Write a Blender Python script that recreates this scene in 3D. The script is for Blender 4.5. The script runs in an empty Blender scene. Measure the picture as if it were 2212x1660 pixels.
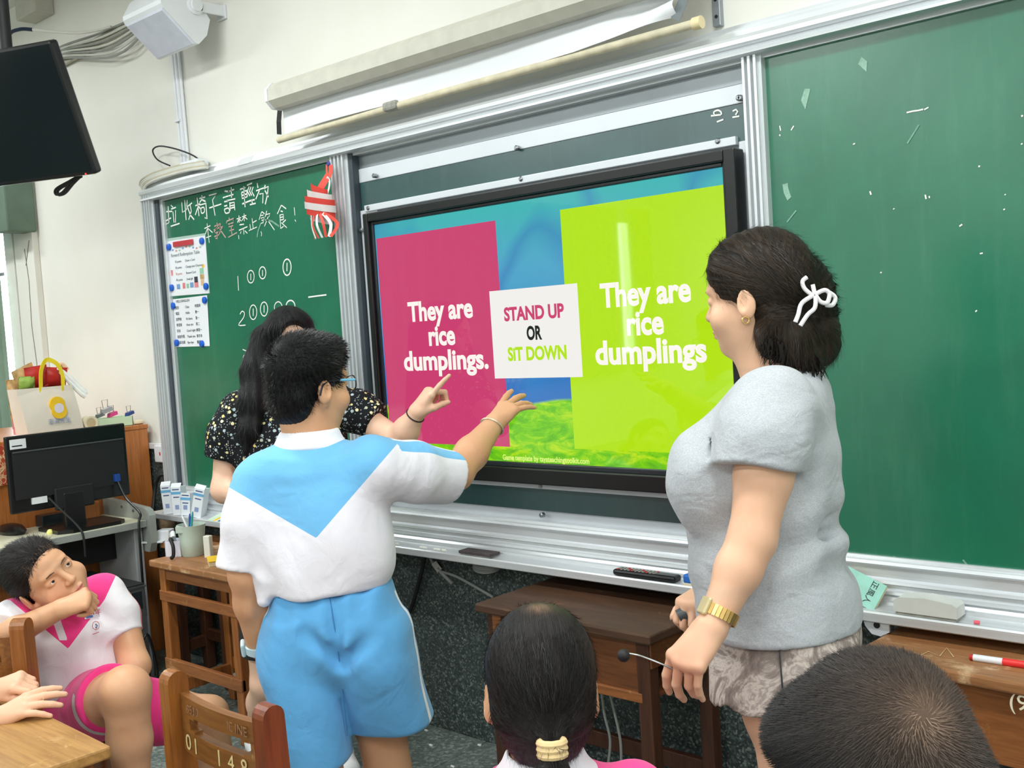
import bpy, bmesh, math, random
import numpy as np
from mathutils import Matrix, Vector
random.seed(7); np.random.seed(7)
scene = bpy.context.scene
COL = scene.collection

# ------------------------------------------------------------------ camera
F_PX, CX, CY = 2300.0, 1106.0, 830.0
CAM_Y, CAM_Z = -2.6, 1.4508
# rows: camera right, down, forward, in (x right, y down, z into the front wall)
RC = np.array([[0.7424568917533846, 0.06441227947598432, 0.6667899385418249],
               [-0.00968554339099515, 0.9962946982349864, -0.08545796930701338],
               [-0.6698238232081061, 0.05699063538481547, 0.7403297328497019]])
def w2b(v): return np.array([v[0], v[2], -v[1]])
CAM_R, CAM_U, CAM_F = w2b(RC[0]), -w2b(RC[1]), w2b(RC[2])
CAM_P = np.array([0.0, CAM_Y, CAM_Z])
cam = bpy.data.cameras.new('camera'); camo = bpy.data.objects.new('camera', cam); COL.objects.link(camo)
cam.sensor_fit = 'HORIZONTAL'; cam.sensor_width = 36.0; cam.lens = F_PX / 2212.0 * 36.0; cam.clip_start = 0.05
camo.matrix_world = Matrix(((CAM_R[0], CAM_U[0], -CAM_F[0], CAM_P[0]), (CAM_R[1], CAM_U[1], -CAM_F[1], CAM_P[1]),
                            (CAM_R[2], CAM_U[2], -CAM_F[2], CAM_P[2]), (0, 0, 0, 1)))
scene.camera = camo
def ray(u, v): return CAM_R * ((u - CX) / F_PX) - CAM_U * ((v - CY) / F_PX) + CAM_F
def ad(u, v, d): return CAM_P + ray(u, v) * d                                   # at a distance along the view axis
def ay(u, v, y): r = ray(u, v); return CAM_P + r * (y - CAM_P[1]) / r[1]        # on a plane parallel to the front wall
def az(u, v, z): r = ray(u, v); return CAM_P + r * (z - CAM_P[2]) / r[2]        # on a level surface
def ax(u, v, x): r = ray(u, v); return CAM_P + r * (x - CAM_P[0]) / r[0]

# ------------------------------------------------------------------ world, view, lights
wd = bpy.data.worlds.new('world'); scene.world = wd; wd.use_nodes = True
wd.node_tree.nodes['Background'].inputs[0].default_value = (0.85, 0.93, 1.0, 1); wd.node_tree.nodes['Background'].inputs[1].default_value = 12.0
vs = scene.view_settings; vs.view_transform = 'Standard'; vs.look = 'None'; vs.exposure = 0.0; vs.gamma = 1.0
try: vs.use_curve_mapping = False
except Exception: pass
CEIL = 3.3
LIGHT_SPOTS = [(x, y) for x in (-5.6, -3.2, -0.8, 1.6) for y in (-1.5, -4.1, -6.7)]
LIGHT_W = 38.0
for x, y in LIGHT_SPOTS:
    l = bpy.data.lights.new('tube_light', 'AREA'); l.shape = 'RECTANGLE'; l.size = 1.2; l.size_y = 0.3; l.energy = LIGHT_W; l.color = (0.96, 1.0, 0.985)
    o = bpy.data.objects.new('tube_light', l); COL.objects.link(o); o.location = (x, y, CEIL - 0.13)

# ------------------------------------------------------------------ helpers
def lin(c):
    c = c / 255.0
    return c / 12.92 if c <= 0.04045 else ((c + 0.055) / 1.055) ** 2.4
def rgb(r, g, b): return (lin(r), lin(g), lin(b), 1.0)
MATS = {}
class NT:
    def __init__(s, m): s.t = m.node_tree; s.n = s.t.nodes; s.l = s.t.links; s.b = s.n['Principled BSDF']
    def add(s, typ, **kw):
        n = s.n.new(typ)
        for k, v in kw.items():
            if k.startswith('i_'): n.inputs[k[2:].replace('_', ' ')].default_value = v
            elif k.startswith('x'): n.inputs[int(k[1:])].default_value = v
            else: setattr(n, k, v)
        return n
    def link(s, a, b): s.l.new(a, b)
    def ramp(s, fac, stops):
        r = s.n.new('ShaderNodeValToRGB'); s.link(fac, r.inputs[0]); e = r.color_ramp.elements
        while len(e) < len(stops): e.new(0.5)
        for q, (p, c) in zip(e, stops): q.position = p; q.color = c
        return r.outputs[0]
    def mix(s, fac, a, b):
        m = s.n.new('ShaderNodeMix'); m.data_type = 'RGBA'
        for i, v in ((0, fac), (6, a), (7, b)):
            if hasattr(v, 'is_linked'): s.link(v, m.inputs[i])
            else: m.inputs[i].default_value = v
        return m.outputs[2]
    def coords(s, scale=(1, 1, 1)):
        t = s.n.new('ShaderNodeTexCoord'); mp = s.n.new('ShaderNodeMapping'); mp.inputs['Scale'].default_value = scale
        s.link(t.outputs['Object'], mp.inputs[0]); return mp.outputs[0]
    def noise(s, vec, scale, detail=3.0, rough=0.5, dist=0.0):
        n = s.add('ShaderNodeTexNoise'); s.link(vec, n.inputs['Vector']); n.inputs['Scale'].default_value = scale
        n.inputs['Detail'].default_value = detail; n.inputs['Roughness'].default_value = rough; n.inputs['Distortion'].default_value = dist
        return n.outputs['Fac']
    def bump(s, h, strength, dist=0.002):
        b = s.add('ShaderNodeBump'); b.inputs['Strength'].default_value = strength; b.inputs['Distance'].default_value = dist
        s.link(h, b.inputs['Height']); s.link(b.outputs[0], s.b.inputs['Normal'])
    def base(s, c):
        if hasattr(c, 'is_linked'): s.link(c, s.b.inputs['Base Color'])
        else: s.b.inputs['Base Color'].default_value = c
def newmat(name, rough=0.5, metal=0.0, spec=0.5):
    m = bpy.data.materials.new(name); m.use_nodes = True; MATS[name] = m; t = NT(m)
    t.b.inputs['Roughness'].default_value = rough; t.b.inputs['Metallic'].default_value = metal; t.b.inputs['Specular IOR Level'].default_value = spec
    return t
def plain(name, c, rough=0.5, metal=0.0, spec=0.5, var=0.08, vs_=12.0, bump=0.0, bscale=200.0):
    if name in MATS: return MATS[name]
    t = newmat(name, rough, metal, spec); v = t.coords()
    n = t.noise(v, vs_, 4.0)
    lo = tuple(x * (1 - var) for x in c[:3]) + (1,); hi = tuple(min(1, x * (1 + var)) for x in c[:3]) + (1,)
    t.base(t.ramp(n, [(0.3, lo), (0.7, hi)]))
    if bump: t.bump(t.noise(v, bscale, 2.0), bump, 0.001)
    return MATS[name]
def wood(name, c1, c2, axis=0, rough=0.4, wear=None, wamt=0.0, scale=1.0):
    if name in MATS: return MATS[name]
    t = newmat(name, rough); sc = [22 * scale] * 3; sc[axis] = 1.6 * scale; v = t.coords(tuple(sc)); v1 = t.coords()
    n = t.noise(v, 1.5, 6.0, 0.65, 0.4); g = t.noise(v, 6.0, 3.0)
    c = t.ramp(n, [(0.25, c1), (0.75, c2)])
    c = t.mix(0.25, c, t.ramp(g, [(0.35, tuple(x * 0.5 for x in c1[:3]) + (1,)), (0.6, c2)]))
    if wear: c = t.mix(t.ramp(t.noise(v1, 9.0, 6.0, 0.7, 0.5), [(0.62 - wamt, (0, 0, 0, 1)), (0.72 - wamt * 0.7, (1, 1, 1, 1))]), c, wear)
    t.base(c); t.bump(n, 0.15, 0.002); return MATS[name]
def emit(name, c, strength, rough=0.03, spec=0.6):
    if name in MATS: return MATS[name]
    t = newmat(name, rough, 0.0, spec); t.base((0.005, 0.005, 0.005, 1))
    t.b.inputs['Emission Color'].default_value = c; t.b.inputs['Emission Strength'].default_value = strength
    return MATS[name]

class MB:
    """collects shapes for one mesh"""
    def __init__(s): s.v = []; s.f = []
    def add(s, vs_, fs):
        o = len(s.v); s.v += [tuple(map(float, p)) for p in vs_]; s.f += [tuple(i + o for i in q) for q in fs]; return s
    def box(s, a, b, bev=0.0):
        (x0, y0, z0), (x1, y1, z1) = a, b
        x0, x1 = min(x0, x1), max(x0, x1); y0, y1 = min(y0, y1), max(y0, y1); z0, z1 = min(z0, z1), max(z0, z1)
        if bev <= 0:
            return s.add([(x0, y0, z0), (x1, y0, z0), (x1, y1, z0), (x0, y1, z0), (x0, y0, z1), (x1, y0, z1), (x1, y1, z1), (x0, y1, z1)],
                         [(3, 2, 1, 0), (4, 5, 6, 7), (0, 1, 5, 4), (1, 2, 6, 5), (2, 3, 7, 6), (3, 0, 4, 7)])
        bm = bmesh.new(); bmesh.ops.create_cube(bm, size=1.0)
        for q in bm.verts: q.co = ((x0 + x1) / 2 + q.co.x * (x1 - x0), (y0 + y1) / 2 + q.co.y * (y1 - y0), (z0 + z1) / 2 + q.co.z * (z1 - z0))
        bev = min(bev, 0.45 * min(x1 - x0, y1 - y0, z1 - z0))
        bmesh.ops.bevel(bm, geom=bm.edges[:], offset=bev, segments=2, profile=0.5, affect='EDGES')
        bm.verts.index_update(); s.add([q.co for q in bm.verts], [[q.index for q in f.verts] for f in bm.faces]); bm.free(); return s
    def tube(s, pts, r, n=8, cap=True):
        P = [Vector(p) for p in pts]; rs = r if hasattr(r, '__len__') else [r] * len(P); rings = []
        t0 = (P[1] - P[0]).normalized(); up = Vector((0, 0, 1)) if abs(t0.z) < 0.9 else Vector((1, 0, 0)); nrm = t0.cross(up).normalized()
        vs_ = []
        for i, p in enumerate(P):
            t = (P[min(i + 1, len(P) - 1)] - P[max(i - 1, 0)])
            t = t.normalized() if t.length > 1e-9 else t0
            nrm = nrm - t * nrm.dot(t); nrm = nrm.normalized() if nrm.length > 1e-6 else t.orthogonal().normalized(); bn = t.cross(nrm)
            for k in range(n):
                a = 2 * math.pi * k / n; vs_.append(p + (nrm * math.cos(a) + bn * math.sin(a)) * rs[i])
        fs = [(i * n + k, i * n + (k + 1) % n, (i + 1) * n + (k + 1) % n, (i + 1) * n + k) for i in range(len(P) - 1) for k in range(n)]
        if cap: fs += [tuple(range(n - 1, -1, -1)), tuple(range((len(P) - 1) * n, len(P) * n))]
        return s.add(vs_, fs)
    def cyl(s, a, b, r, n=16): return s.tube([a, b], r, n)
    def lathe(s, c, prof, n=24, ax='z', sx=1.0, sy=1.0):
        vs_ = []
        for r, h in prof:
            for k in range(n):
                a = 2 * math.pi * k / n; p = (r * math.cos(a) * sx, r * math.sin(a) * sy, h)
                if ax == 'y': p = (p[0], h, p[1])
                if ax == 'x': p = (h, p[0], p[1])
                vs_.append((c[0] + p[0], c[1] + p[1], c[2] + p[2]))
        m = len(prof)
        fs = [(i * n + k, i * n + (k + 1) % n, (i + 1) * n + (k + 1) % n, (i + 1) * n + k) for i in range(m - 1) for k in range(n)]
        fs += [tuple(range(n - 1, -1, -1)), tuple(range((m - 1) * n, m * n))]
        return s.add(vs_, fs)
    def prism(s, poly, a0, a1, ax='x'):
        """poly in the two other axes (in order), extruded along ax"""
        def P(p, h): return {'x': (h, p[0], p[1]), 'y': (p[0], h, p[1]), 'z': (p[0], p[1], h)}[ax]
        n = len(poly)
        return s.add([P(p, a0) for p in poly] + [P(p, a1) for p in poly],
                     [tuple(range(n - 1, -1, -1)), tuple(range(n, 2 * n))] + [(k, (k + 1) % n, n + (k + 1) % n, n + k) for k in range(n)])
    def quad(s, *p): return s.add(p, [tuple(range(len(p)))])
    def strip(s, pts, w, nrm, t=0.0):
        """flat ribbon along pts facing nrm"""
        P = [Vector(p) for p in pts]; nrm = Vector(nrm).normalized(); vs_ = []
        for i, p in enumerate(P):
            d = (P[min(i + 1, len(P) - 1)] - P[max(i - 1, 0)]).normalized(); sd = nrm.cross(d)
            sd = sd.normalized() if sd.length > 1e-6 else nrm.orthogonal()
            vs_ += [p - sd * w / 2, p + sd * w / 2]
        m = len(P); fs = [(2 * i, 2 * i + 1, 2 * i + 3, 2 * i + 2) for i in range(m - 1)]
        if t:
            vs_ += [q + nrm * t for q in vs_]
            o = 2 * m; fs = [tuple(reversed(f)) for f in fs] + [tuple(i + o for i in f) for f in fs]
            fs += [(2 * i, 2 * i + 2, o + 2 * i + 2, o + 2 * i) for i in range(m - 1)] + [(2 * i + 3, 2 * i + 1, o + 2 * i + 1, o + 2 * i + 3) for i in range(m - 1)]
            fs += [(1, 0, o, o + 1), (2 * m - 2, 2 * m - 1, o + 2 * m - 1, o + 2 * m - 2)]
        return s.add(vs_, fs)
    def xf(s, M):
        s.v = [tuple(M @ Vector(p)) for p in s.v]; return s
    def build(s, name, m, parent=None, smooth=False, loc=None, label=None):
        me = bpy.data.meshes.new(name); me.from_pydata(s.v, [], s.f); me.update()
        bm = bmesh.new(); bm.from_mesh(me); bmesh.ops.recalc_face_normals(bm, faces=bm.faces[:]); bm.to_mesh(me); bm.free()
        return link(name, me, m, parent, smooth, label)
def link(name, me, m, parent=None, smooth=False, label=None):
    if m is not None: me.materials.append(m if not isinstance(m, str) else MATS[m])
    if smooth:
        me.polygons.foreach_set('use_smooth', [True] * len(me.polygons))
        try: me.set_sharp_from_angle(angle=math.radians(40 if smooth is True else smooth))
        except Exception: pass
    o = bpy.data.objects.new(name, me); COL.objects.link(o)
    if parent is not None: adopt(o, parent)
    if label: o['label'] = label
    return o
WM = {}
def adopt(o, parent):
    """child keeps world placement"""
    o.parent = parent
    M = WM.get(parent.name)
    if M is not None: o.matrix_parent_inverse = M.inverted()
def thing(name, label, cat, loc=(0, 0, 0), group=None):
    o = bpy.data.objects.new(name, None); COL.objects.link(o); o.location = tuple(map(float, loc)); o.empty_display_size = 0.05
    WM[o.name] = Matrix.Translation(Vector(tuple(map(float, loc)))); return tag(o, label, cat, group)
def tag(o, label, cat, group=None, kind=None):
    if label: o['label'] = label
    if cat: o['category'] = cat
    if group: o['group'] = group
    if kind: o['kind'] = kind
    return o
def struct(o): o['kind'] = 'structure'; return o
def solo(mb, name, m, label, cat, group=None, smooth=False, base=None):
    """a thing that is one mesh, origin at its base"""
    P = np.array(mb.v); b = np.array([P[:, 0].mean(), P[:, 1].mean(), P[:, 2].min()]) if base is None else np.array(base, float)
    mb.v = [tuple(p) for p in (P - b)]
    o = mb.build(name, m, None, smooth); o.location = tuple(b); WM[o.name] = Matrix.Translation(Vector(tuple(b))); return tag(o, label, cat, group)
def text_mesh(body, size, m, M, name='lettering', parent=None, extrude=0.0004, bold=0.0, align='CENTER', sx=1.0, sp=1.0, shear=0.0, label=None):
    cu = bpy.data.curves.new(name, 'FONT'); cu.body = body; cu.size = size; cu.extrude = extrude; cu.bevel_depth = bold; cu.bevel_resolution = 1; cu.align_x = align; cu.align_y = 'CENTER'
    cu.space_character = sp; cu.shear = shear; cu.resolution_u = 4
    o = bpy.data.objects.new(name, cu); COL.objects.link(o); bpy.context.view_layer.update()
    me = bpy.data.meshes.new_from_object(o.evaluated_get(bpy.context.evaluated_depsgraph_get())); bpy.data.objects.remove(o); bpy.data.curves.remove(cu)
    me.transform(Matrix.Diagonal((sx, 1, 0.05 if bold else 1, 1))); me.transform(M); me.materials.clear()
    return link(name, me, m, parent, False, label)
def frame_m(origin, xdir, ydir):
    x = Vector(xdir).normalized(); y = Vector(ydir); y = (y - x * y.dot(x)).normalized(); z = x.cross(y)
    return Matrix(((x.x, y.x, z.x, origin[0]), (x.y, y.y, z.y, origin[1]), (x.z, y.z, z.z, origin[2]), (0, 0, 0, 1)))
def wall_m(x, y, z, rot=0.0): return frame_m((x, y, z), (math.cos(rot), 0, math.sin(rot)), (-math.sin(rot), 0, math.cos(rot)))
def smooth_path(pts, n=6):
    P = [np.array(p, float) for p in pts]; out = []
    for i in range(len(P) - 1):
        p0, p1, p2, p3 = P[max(i - 1, 0)], P[i], P[i + 1], P[min(i + 2, len(P) - 1)]
        for k in range(n):
            t = k / n; out.append(0.5 * ((2 * p1) + (-p0 + p2) * t + (2 * p0 - 5 * p1 + 4 * p2 - p3) * t * t + (-p0 + 3 * p1 - 3 * p2 + p3) * t ** 3))
    return out + [P[-1]]

# ------------------------------------------------------------------ materials of the setting
def mat_wall():
    t = newmat('wall_paint', 0.75, 0, 0.3); v = t.coords()
    c = t.ramp(t.noise(v, 1.3, 5.0, 0.6), [(0.3, rgb(228, 227, 219)), (0.7, rgb(237, 236, 230))])
    c = t.mix(t.ramp(t.noise(v, 30.0, 6.0, 0.75), [(0.7, (0, 0, 0, 1)), (0.8, (0.5, 0.5, 0.5, 1))]), c, rgb(205, 200, 184))
    t.base(c); t.bump(t.noise(v, 60.0, 4.0), 0.12, 0.003)
def mat_terrazzo(name, dark, mid, lite, rough=0.55, amount=0.62, scale=150.0):
    t = newmat(name, rough, 0, 0.4); v = t.coords()
    vo = t.add('ShaderNodeTexVoronoi'); t.link(v, vo.inputs['Vector']); vo.inputs['Scale'].default_value = scale
    sep = t.add('ShaderNodeSeparateColor'); t.link(vo.outputs['Color'], sep.inputs[0])
    c = t.ramp(sep.outputs[0], [(0.0, dark), (0.45, dark), (0.55, mid), (amount + 0.2, mid), (0.9, lite)])
    big = t.noise(v, 3.0, 5.0, 0.65)
    c = t.mix(t.ramp(big, [(0.35, (0, 0, 0, 1)), (0.7, (0.55, 0.55, 0.55, 1))]), c, dark)
    t.base(c); t.bump(vo.outputs['Distance'], 0.3, 0.002)
mat_wall()
mat_terrazzo('wainscot_terrazzo', rgb(50, 60, 60), rgb(78, 90, 88), rgb(125, 134, 128), 0.6, 0.62, 170.0)
mat_terrazzo('floor_terrazzo', rgb(96, 106, 102), rgb(116, 127, 122), rgb(150, 158, 152), 0.4, 0.5, 95.0)
def mat_board(name, c0, c1, haze):
    t = newmat(name, 0.27, 0, 1.0); v = t.coords()
    c = t.ramp(t.noise(v, 2.2, 6.0, 0.6, 0.6), [(0.3, c0), (0.72, c1)])
    v2 = t.coords((9, 1, 1.2)); c = t.mix(t.ramp(t.noise(v2, 2.0, 5.0, 0.7), [(0.52, (0, 0, 0, 1)), (0.85, (0.12, 0.12, 0.12, 1))]), c, haze)
    t.base(c); t.bump(t.noise(v, 250.0, 2.0), 0.05, 0.001)
mat_board('board_green', rgb(8, 96, 70), rgb(16, 112, 82), rgb(120, 160, 140))
mat_board('board_dark', rgb(42, 74, 76), rgb(50, 84, 86), rgb(110, 130, 130))
def mat_alu(name, c, rough, axis):
    t = newmat(name, rough, 0.45, 0.5); sc = [120.0] * 3; sc[axis] = 0.8; v = t.coords(tuple(sc))
    n = t.noise(v, 1.0, 4.0); t.base(t.ramp(n, [(0.3, tuple(q * 0.86 for q in c[:3]) + (1,)), (0.7, c)])); t.bump(n, 0.06, 0.001)
mat_alu('aluminium_x', rgb(222, 226, 230), 0.36, 0); mat_alu('aluminium_z', rgb(222, 226, 230), 0.36, 2)
plain('alu_sheet', rgb(214, 219, 226), 0.45, 0.25, var=0.02, vs_=4.0)
plain('alu_grey_shadow', rgb(160, 166, 172), 0.4, 0.7, var=0.05, vs_=6.0)  # plain grey metal on the slotted rail, painted shade in the upper channel
plain('black_plastic', rgb(14, 16, 18), 0.32, var=0.1); plain('black_matte', rgb(20, 21, 23), 0.6, var=0.1)
plain('white_plastic', rgb(226, 229, 234), 0.4, var=0.02); plain('offwhite_paint', rgb(196, 194, 182), 0.6, var=0.06, vs_=20)
plain('dust_grey', rgb(150, 150, 142), 0.85, var=0.2, vs_=60); plain('screen_cloth', rgb(226, 229, 234), 0.7, var=0.02, vs_=5)
plain('steel', rgb(150, 154, 158), 0.3, 0.9); plain('chalk', rgb(236, 238, 232), 0.9, var=0.1, vs_=150); plain('chalk_pink', rgb(196, 168, 158), 0.9, var=0.15, vs_=150)
plain('chalk_faint', rgb(120, 165, 145), 0.9, var=0.2, vs_=90); plain('curtain_green', rgb(124, 146, 128), 0.85, var=0.1, vs_=8); plain('curtain_dark', rgb(84, 106, 96), 0.85, var=0.1, vs_=8)
plain('frame_white', rgb(226, 225, 218), 0.5, var=0.04); plain('crack_dark', rgb(120, 116, 100), 0.9)
def glass_mat():
    t = newmat('window_glass', 0.02); t.b.inputs['Transmission Weight'].default_value = 1.0; t.b.inputs['IOR'].default_value = 1.1
    t.base((0.9, 0.95, 0.95, 1))
glass_mat()

# ------------------------------------------------------------------ room shell
X0, X1, YB = -7.4, 2.6, -8.4
WAIN = 0.965
floor = struct(MB().box((X0 - 0.2, YB - 0.2, -0.1), (X1 + 0.2, 0.2, -0.006)).build('floor', 'floor_terrazzo'))
tile_me = None
for i in range(13):
    for j in range(7):
        x = -4.55 + i * 0.305; y = -0.163 - j * 0.305
        if tile_me is None:
            o = MB().box((-0.1515, -0.1515, -0.006), (0.1515, 0.1515, 0.0), 0.0015).build('tile', 'floor_terrazzo'); tile_me = o.data
        else:
            o = bpy.data.objects.new('tile', tile_me); COL.objects.link(o)
        o.location = (x, y, 0); o.parent = floor
struct(MB().box((X0 - 0.2, YB - 0.2, CEIL), (X1 + 0.2, 0.2, CEIL + 0.1)).build('ceiling', plain('ceiling_paint', rgb(232, 232, 226), 0.8)))
# front wall with the window at its far left end
WX1, WX0, WZ0, WZ1 = -5.96, -7.2, 0.9, 2.3
w = MB().box((WX1, 0, 0), (X1 + 0.2, 0.18, CEIL)).box((X0 - 0.2, 0, 0), (WX0, 0.18, CEIL)).box((WX0, 0, 0), (WX1, 0.18, WZ0)).box((WX0, 0, WZ1), (WX1, 0.18, CEIL))
wall_f = struct(w.build('wall_front', 'wall_paint'))
struct(MB().box((X0, -0.014, 0), (X1, 0, WAIN), 0.003).build('baseboard_front', 'wainscot_terrazzo'))
o = struct(MB().box((-5.93, -0.035, WAIN), (-5.70, 0, 2.9), 0.004).build('trim_1', 'wall_paint'))
MB().tube([(-5.80, -0.036, 2.02), (-5.78, -0.036, 1.85), (-5.795, -0.036, 1.6), (-5.775, -0.036, 1.4), (-5.79, -0.036, 1.1)], 0.0022, 5).build('crack', 'crack_dark', o)
MB().tube([(-5.735, -0.036, 2.06), (-5.80, -0.036, 1.93)], 0.002, 5).build('crack', 'crack_dark', o)
wn = struct(MB().box((WX0, -0.02, WZ0), (WX0 + 0.07, 0.08, WZ1)).box((WX1 - 0.11, -0.03, WZ0), (WX1, 0.08, WZ1), 0.004).box((WX0, -0.02, WZ1 - 0.07), (WX1, 0.08, WZ1)).box((WX0, -0.03, WZ0), (WX1, 0.08, WZ0 + 0.06)).build('window_1', 'frame_white'))
MB().box((WX0 + 0.05, 0.03, WZ0 + 0.05), (WX1 - 0.09, 0.036, WZ1 - 0.05)).build('pane', 'window_glass', wn)
MB().box((WX1 - 0.135, -0.01, WZ0 + 0.06), (WX1 - 0.11, 0.06, WZ1 - 0.07), 0.003).build('sash', 'frame_white', wn)
def curtain(x0, x1, y, z0, z1, amp, n, ax_='x', segs=10):
    mb = MB(); vs_ = []; k = n * segs
    for i in range(k + 1):
        t = i / k; a = x0 + (x1 - x0) * t; off = amp * math.sin(t * n * 2 * math.pi) + amp * 0.3 * math.sin(t * n * 5.1 + 1)
        for z in (z0, z1): vs_.append((a, y + off, z) if ax_ == 'x' else (y + off, a, z))
    return mb.add(vs_, [(2 * i, 2 * i + 2, 2 * i + 3, 2 * i + 1) for i in range(k)])
c = thing('curtain', 'sage green curtain hanging in the window beside the cabinet', 'curtain', (-6.6, -0.06, 0.6))
curtain(WX0 - 0.1, -6.055, -0.07, 0.7, 1.90, 0.02, 14).build('cloth', 'curtain_green', c, True)
MB().box((WX0 - 0.1, -0.052, 1.895), (-6.06, -0.044, 1.915), 0.002).build('rail', 'steel', c)
v = thing('valance', 'dark green cloth valance under the hanging television', 'valance', (-6.4, -0.1, 2.08))
curtain(WX0 - 0.1, -5.80, -0.17, 2.08, 2.75, 0.012, 9).build('front_cloth', 'curtain_dark', v, True)
MB().box((-5.80, -0.17, 2.10), (-5.68, -0.01, 2.75), 0.01).build('side_cloth', plain('curtain_mid', rgb(102, 122, 108), 0.85), v)
# left wall with a long curtained window (seen as a reflection in the display), right and back walls
pr = ay(1335, 570, -0.09); rr = ray(1335, 570); tt = (X0 - pr[0]) / rr[0]; SLIT = pr[1] - rr[1] * tt
lw = MB().box((X0 - 0.2, YB, 0), (X0, 0, 0.95)).box((X0 - 0.2, YB, 2.6), (X0, 0, CEIL)).box((X0 - 0.2, -0.9, 0.95), (X0, 0, 2.6)).box((X0 - 0.2, YB, 0.95), (X0, YB + 0.3, 2.6))
struct(lw.build('wall_left', 'wall_paint'))
wl = MB()
for y in np.arange(YB + 0.3, -0.85, 1.2): wl.box((X0 - 0.06, y - 0.03, 0.95), (X0, y + 0.03, 2.6))
wl.box((X0 - 0.06, YB + 0.3, 0.95), (X0, -0.9, 1.01)).box((X0 - 0.06, YB + 0.3, 2.54), (X0, -0.9, 2.6))
wlo = struct(wl.build('window_2', 'frame_white'))
MB().box((X0 - 0.045, YB + 0.3, 0.98), (X0 - 0.04, -0.9, 2.57)).build('pane', 'window_glass', wlo)
cl = thing('curtain', 'long pale curtain drawn across the side windows', 'curtain', (X0 + 0.1, -4, 0.8), 'side window curtains')
curtain(-0.7, SLIT + 0.09, X0 + 0.1, 0.8, 2.7, 0.035, 30, 'y', 8).build('cloth', 'curtain_green', cl, True)
cl2 = thing('curtain', 'short pale curtain at the rear of the side windows', 'curtain', (X0 + 0.1, -8, 0.8), 'side window curtains')
curtain(SLIT - 0.09, YB + 0.1, X0 + 0.1, 0.8, 2.7, 0.035, 6, 'y', 8).build('cloth', 'curtain_green', cl2, True)
struct(MB().box((X1, YB, 0), (X1 + 0.2, 0, CEIL)).build('wall_right', 'wall_paint'))
struct(MB().box((X0 - 0.2, YB - 0.2, 0), (X1 + 0.2, YB, CEIL)).build('wall_back', 'wall_paint'))
tube_m = emit('tube_glow', (1.0, 0.985, 0.95, 1), 6.0, 0.4)
for i, (x, y) in enumerate(LIGHT_SPOTS):
    r = thing('ceiling_light', 'white fluorescent ceiling fixture, %s row, %s across the room' % (('front', 'middle', 'rear')[i % 3], ('leftmost', 'second', 'third', 'rightmost')[i // 3]), 'ceiling light', (x, y, CEIL), 'fluorescent ceiling lights')
    MB().box((x - 0.63, y - 0.16, CEIL - 0.05), (x + 0.63, y + 0.16, CEIL), 0.006).build('housing', 'white_plastic', r)
    for s in (-0.07, 0.07): MB().cyl((x - 0.6, y + s, CEIL - 0.085), (x + 0.6, y + s, CEIL - 0.085), 0.014, 10).build('tube', tube_m, r)

# ------------------------------------------------------------------ blackboard frame
BZ0, BZ1 = 0.803, 2.104
FX0, FX1 = -4.445, 0.45
fr = thing('blackboard_frame', 'silver aluminium blackboard frame with ribbed rails and chalk tray', 'blackboard frame', (-2.0, -0.05, 0.67))
top_prof = [(0, 2.20), (-0.03, 2.20), (-0.032, 2.188), (-0.042, 2.188), (-0.044, 2.180), (-0.056, 2.180), (-0.058, 2.172), (-0.07, 2.172), (-0.072, 2.16), (-0.095, 2.152), (-0.103, 2.143), (-0.103, 2.132), (-0.093, 2.126),
            (-0.088, 2.118), (-0.098, 2.112), (-0.101, 2.104), (-0.088, 2.100), (-0.062, 2.100), (-0.062, 2.092), (0, 2.092)]
MB().prism(top_prof, FX0, FX1, 'x').build('top_rail', 'aluminium_x', fr)
bot_prof = [(0, 0.812), (-0.060, 0.812), (-0.062, 0.805), (-0.074, 0.803), (-0.078, 0.796), (-0.07, 0.790), (-0.068, 0.762), (-0.080, 0.757), (-0.082, 0.750), (-0.074, 0.746), (-0.076, 0.736), (-0.086, 0.733), (-0.088, 0.726), (-0.082, 0.722),
            (-0.090, 0.712), (-0.098, 0.709), (-0.100, 0.702), (-0.150, 0.697), (-0.160, 0.700), (-0.164, 0.696), (-0.164, 0.676), (-0.158, 0.672), (-0.150, 0.676), (-0.02, 0.678), (0, 0.70)]
MB().prism(bot_prof, FX0 + 0.02, FX1, 'x').build('chalk_tray', 'aluminium_x', fr)
def post_prof(x0, x1, n, yb=-0.085):
    """ribbed vertical profile"""
    p = [(x0, 0)]; k = n * 2
    for i in range(k):
        a = x0 + (x1 - x0) * i / k; b = x0 + (x1 - x0) * (i + 1) / k; y = yb + (0.0 if i % 2 == 0 else 0.014)
        p += [(a, y), (b - 0.001, y)]
    return p + [(x1, 0)]
MB().prism(post_prof(-4.445, -4.365, 4, -0.095), 0.70, 2.15, 'z').build('left_post', 'aluminium_z', fr)
MB().box((-4.365, -0.075, 0.80), (-4.340, 0, 2.10), 0.002).build('left_lip', plain('frame_dark_grey', rgb(60, 70, 78), 0.6), fr)  # dark blue-grey strip beside the left post
MB().box((-4.340, -0.066, 0.80), (-4.318, 0, 2.10), 0.002).build('inner_lip', 'aluminium_z', fr)
MB().prism(post_prof(-3.105, -3.020, 4), 0.80, 2.10, 'z').build('post', 'aluminium_z', fr)
MB().box((-3.020, -0.068, 0.80), (-3.000, 0, 2.10), 0.002).build('post_channel', 'frame_dark_grey', fr)
MB().prism(post_prof(-1.402, -1.352, 3), 0.80, 2.10, 'z').build('post', 'aluminium_z', fr)
MB().prism(post_prof(FX1 - 0.08, FX1, 4), 0.70, 2.15, 'z').build('right_post', 'aluminium_z', fr)
MB().box((-4.33, -0.058, 2.092), (-3.09, -0.03, 2.106), 0.002).build('head_strip', 'alu_sheet', fr)
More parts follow.
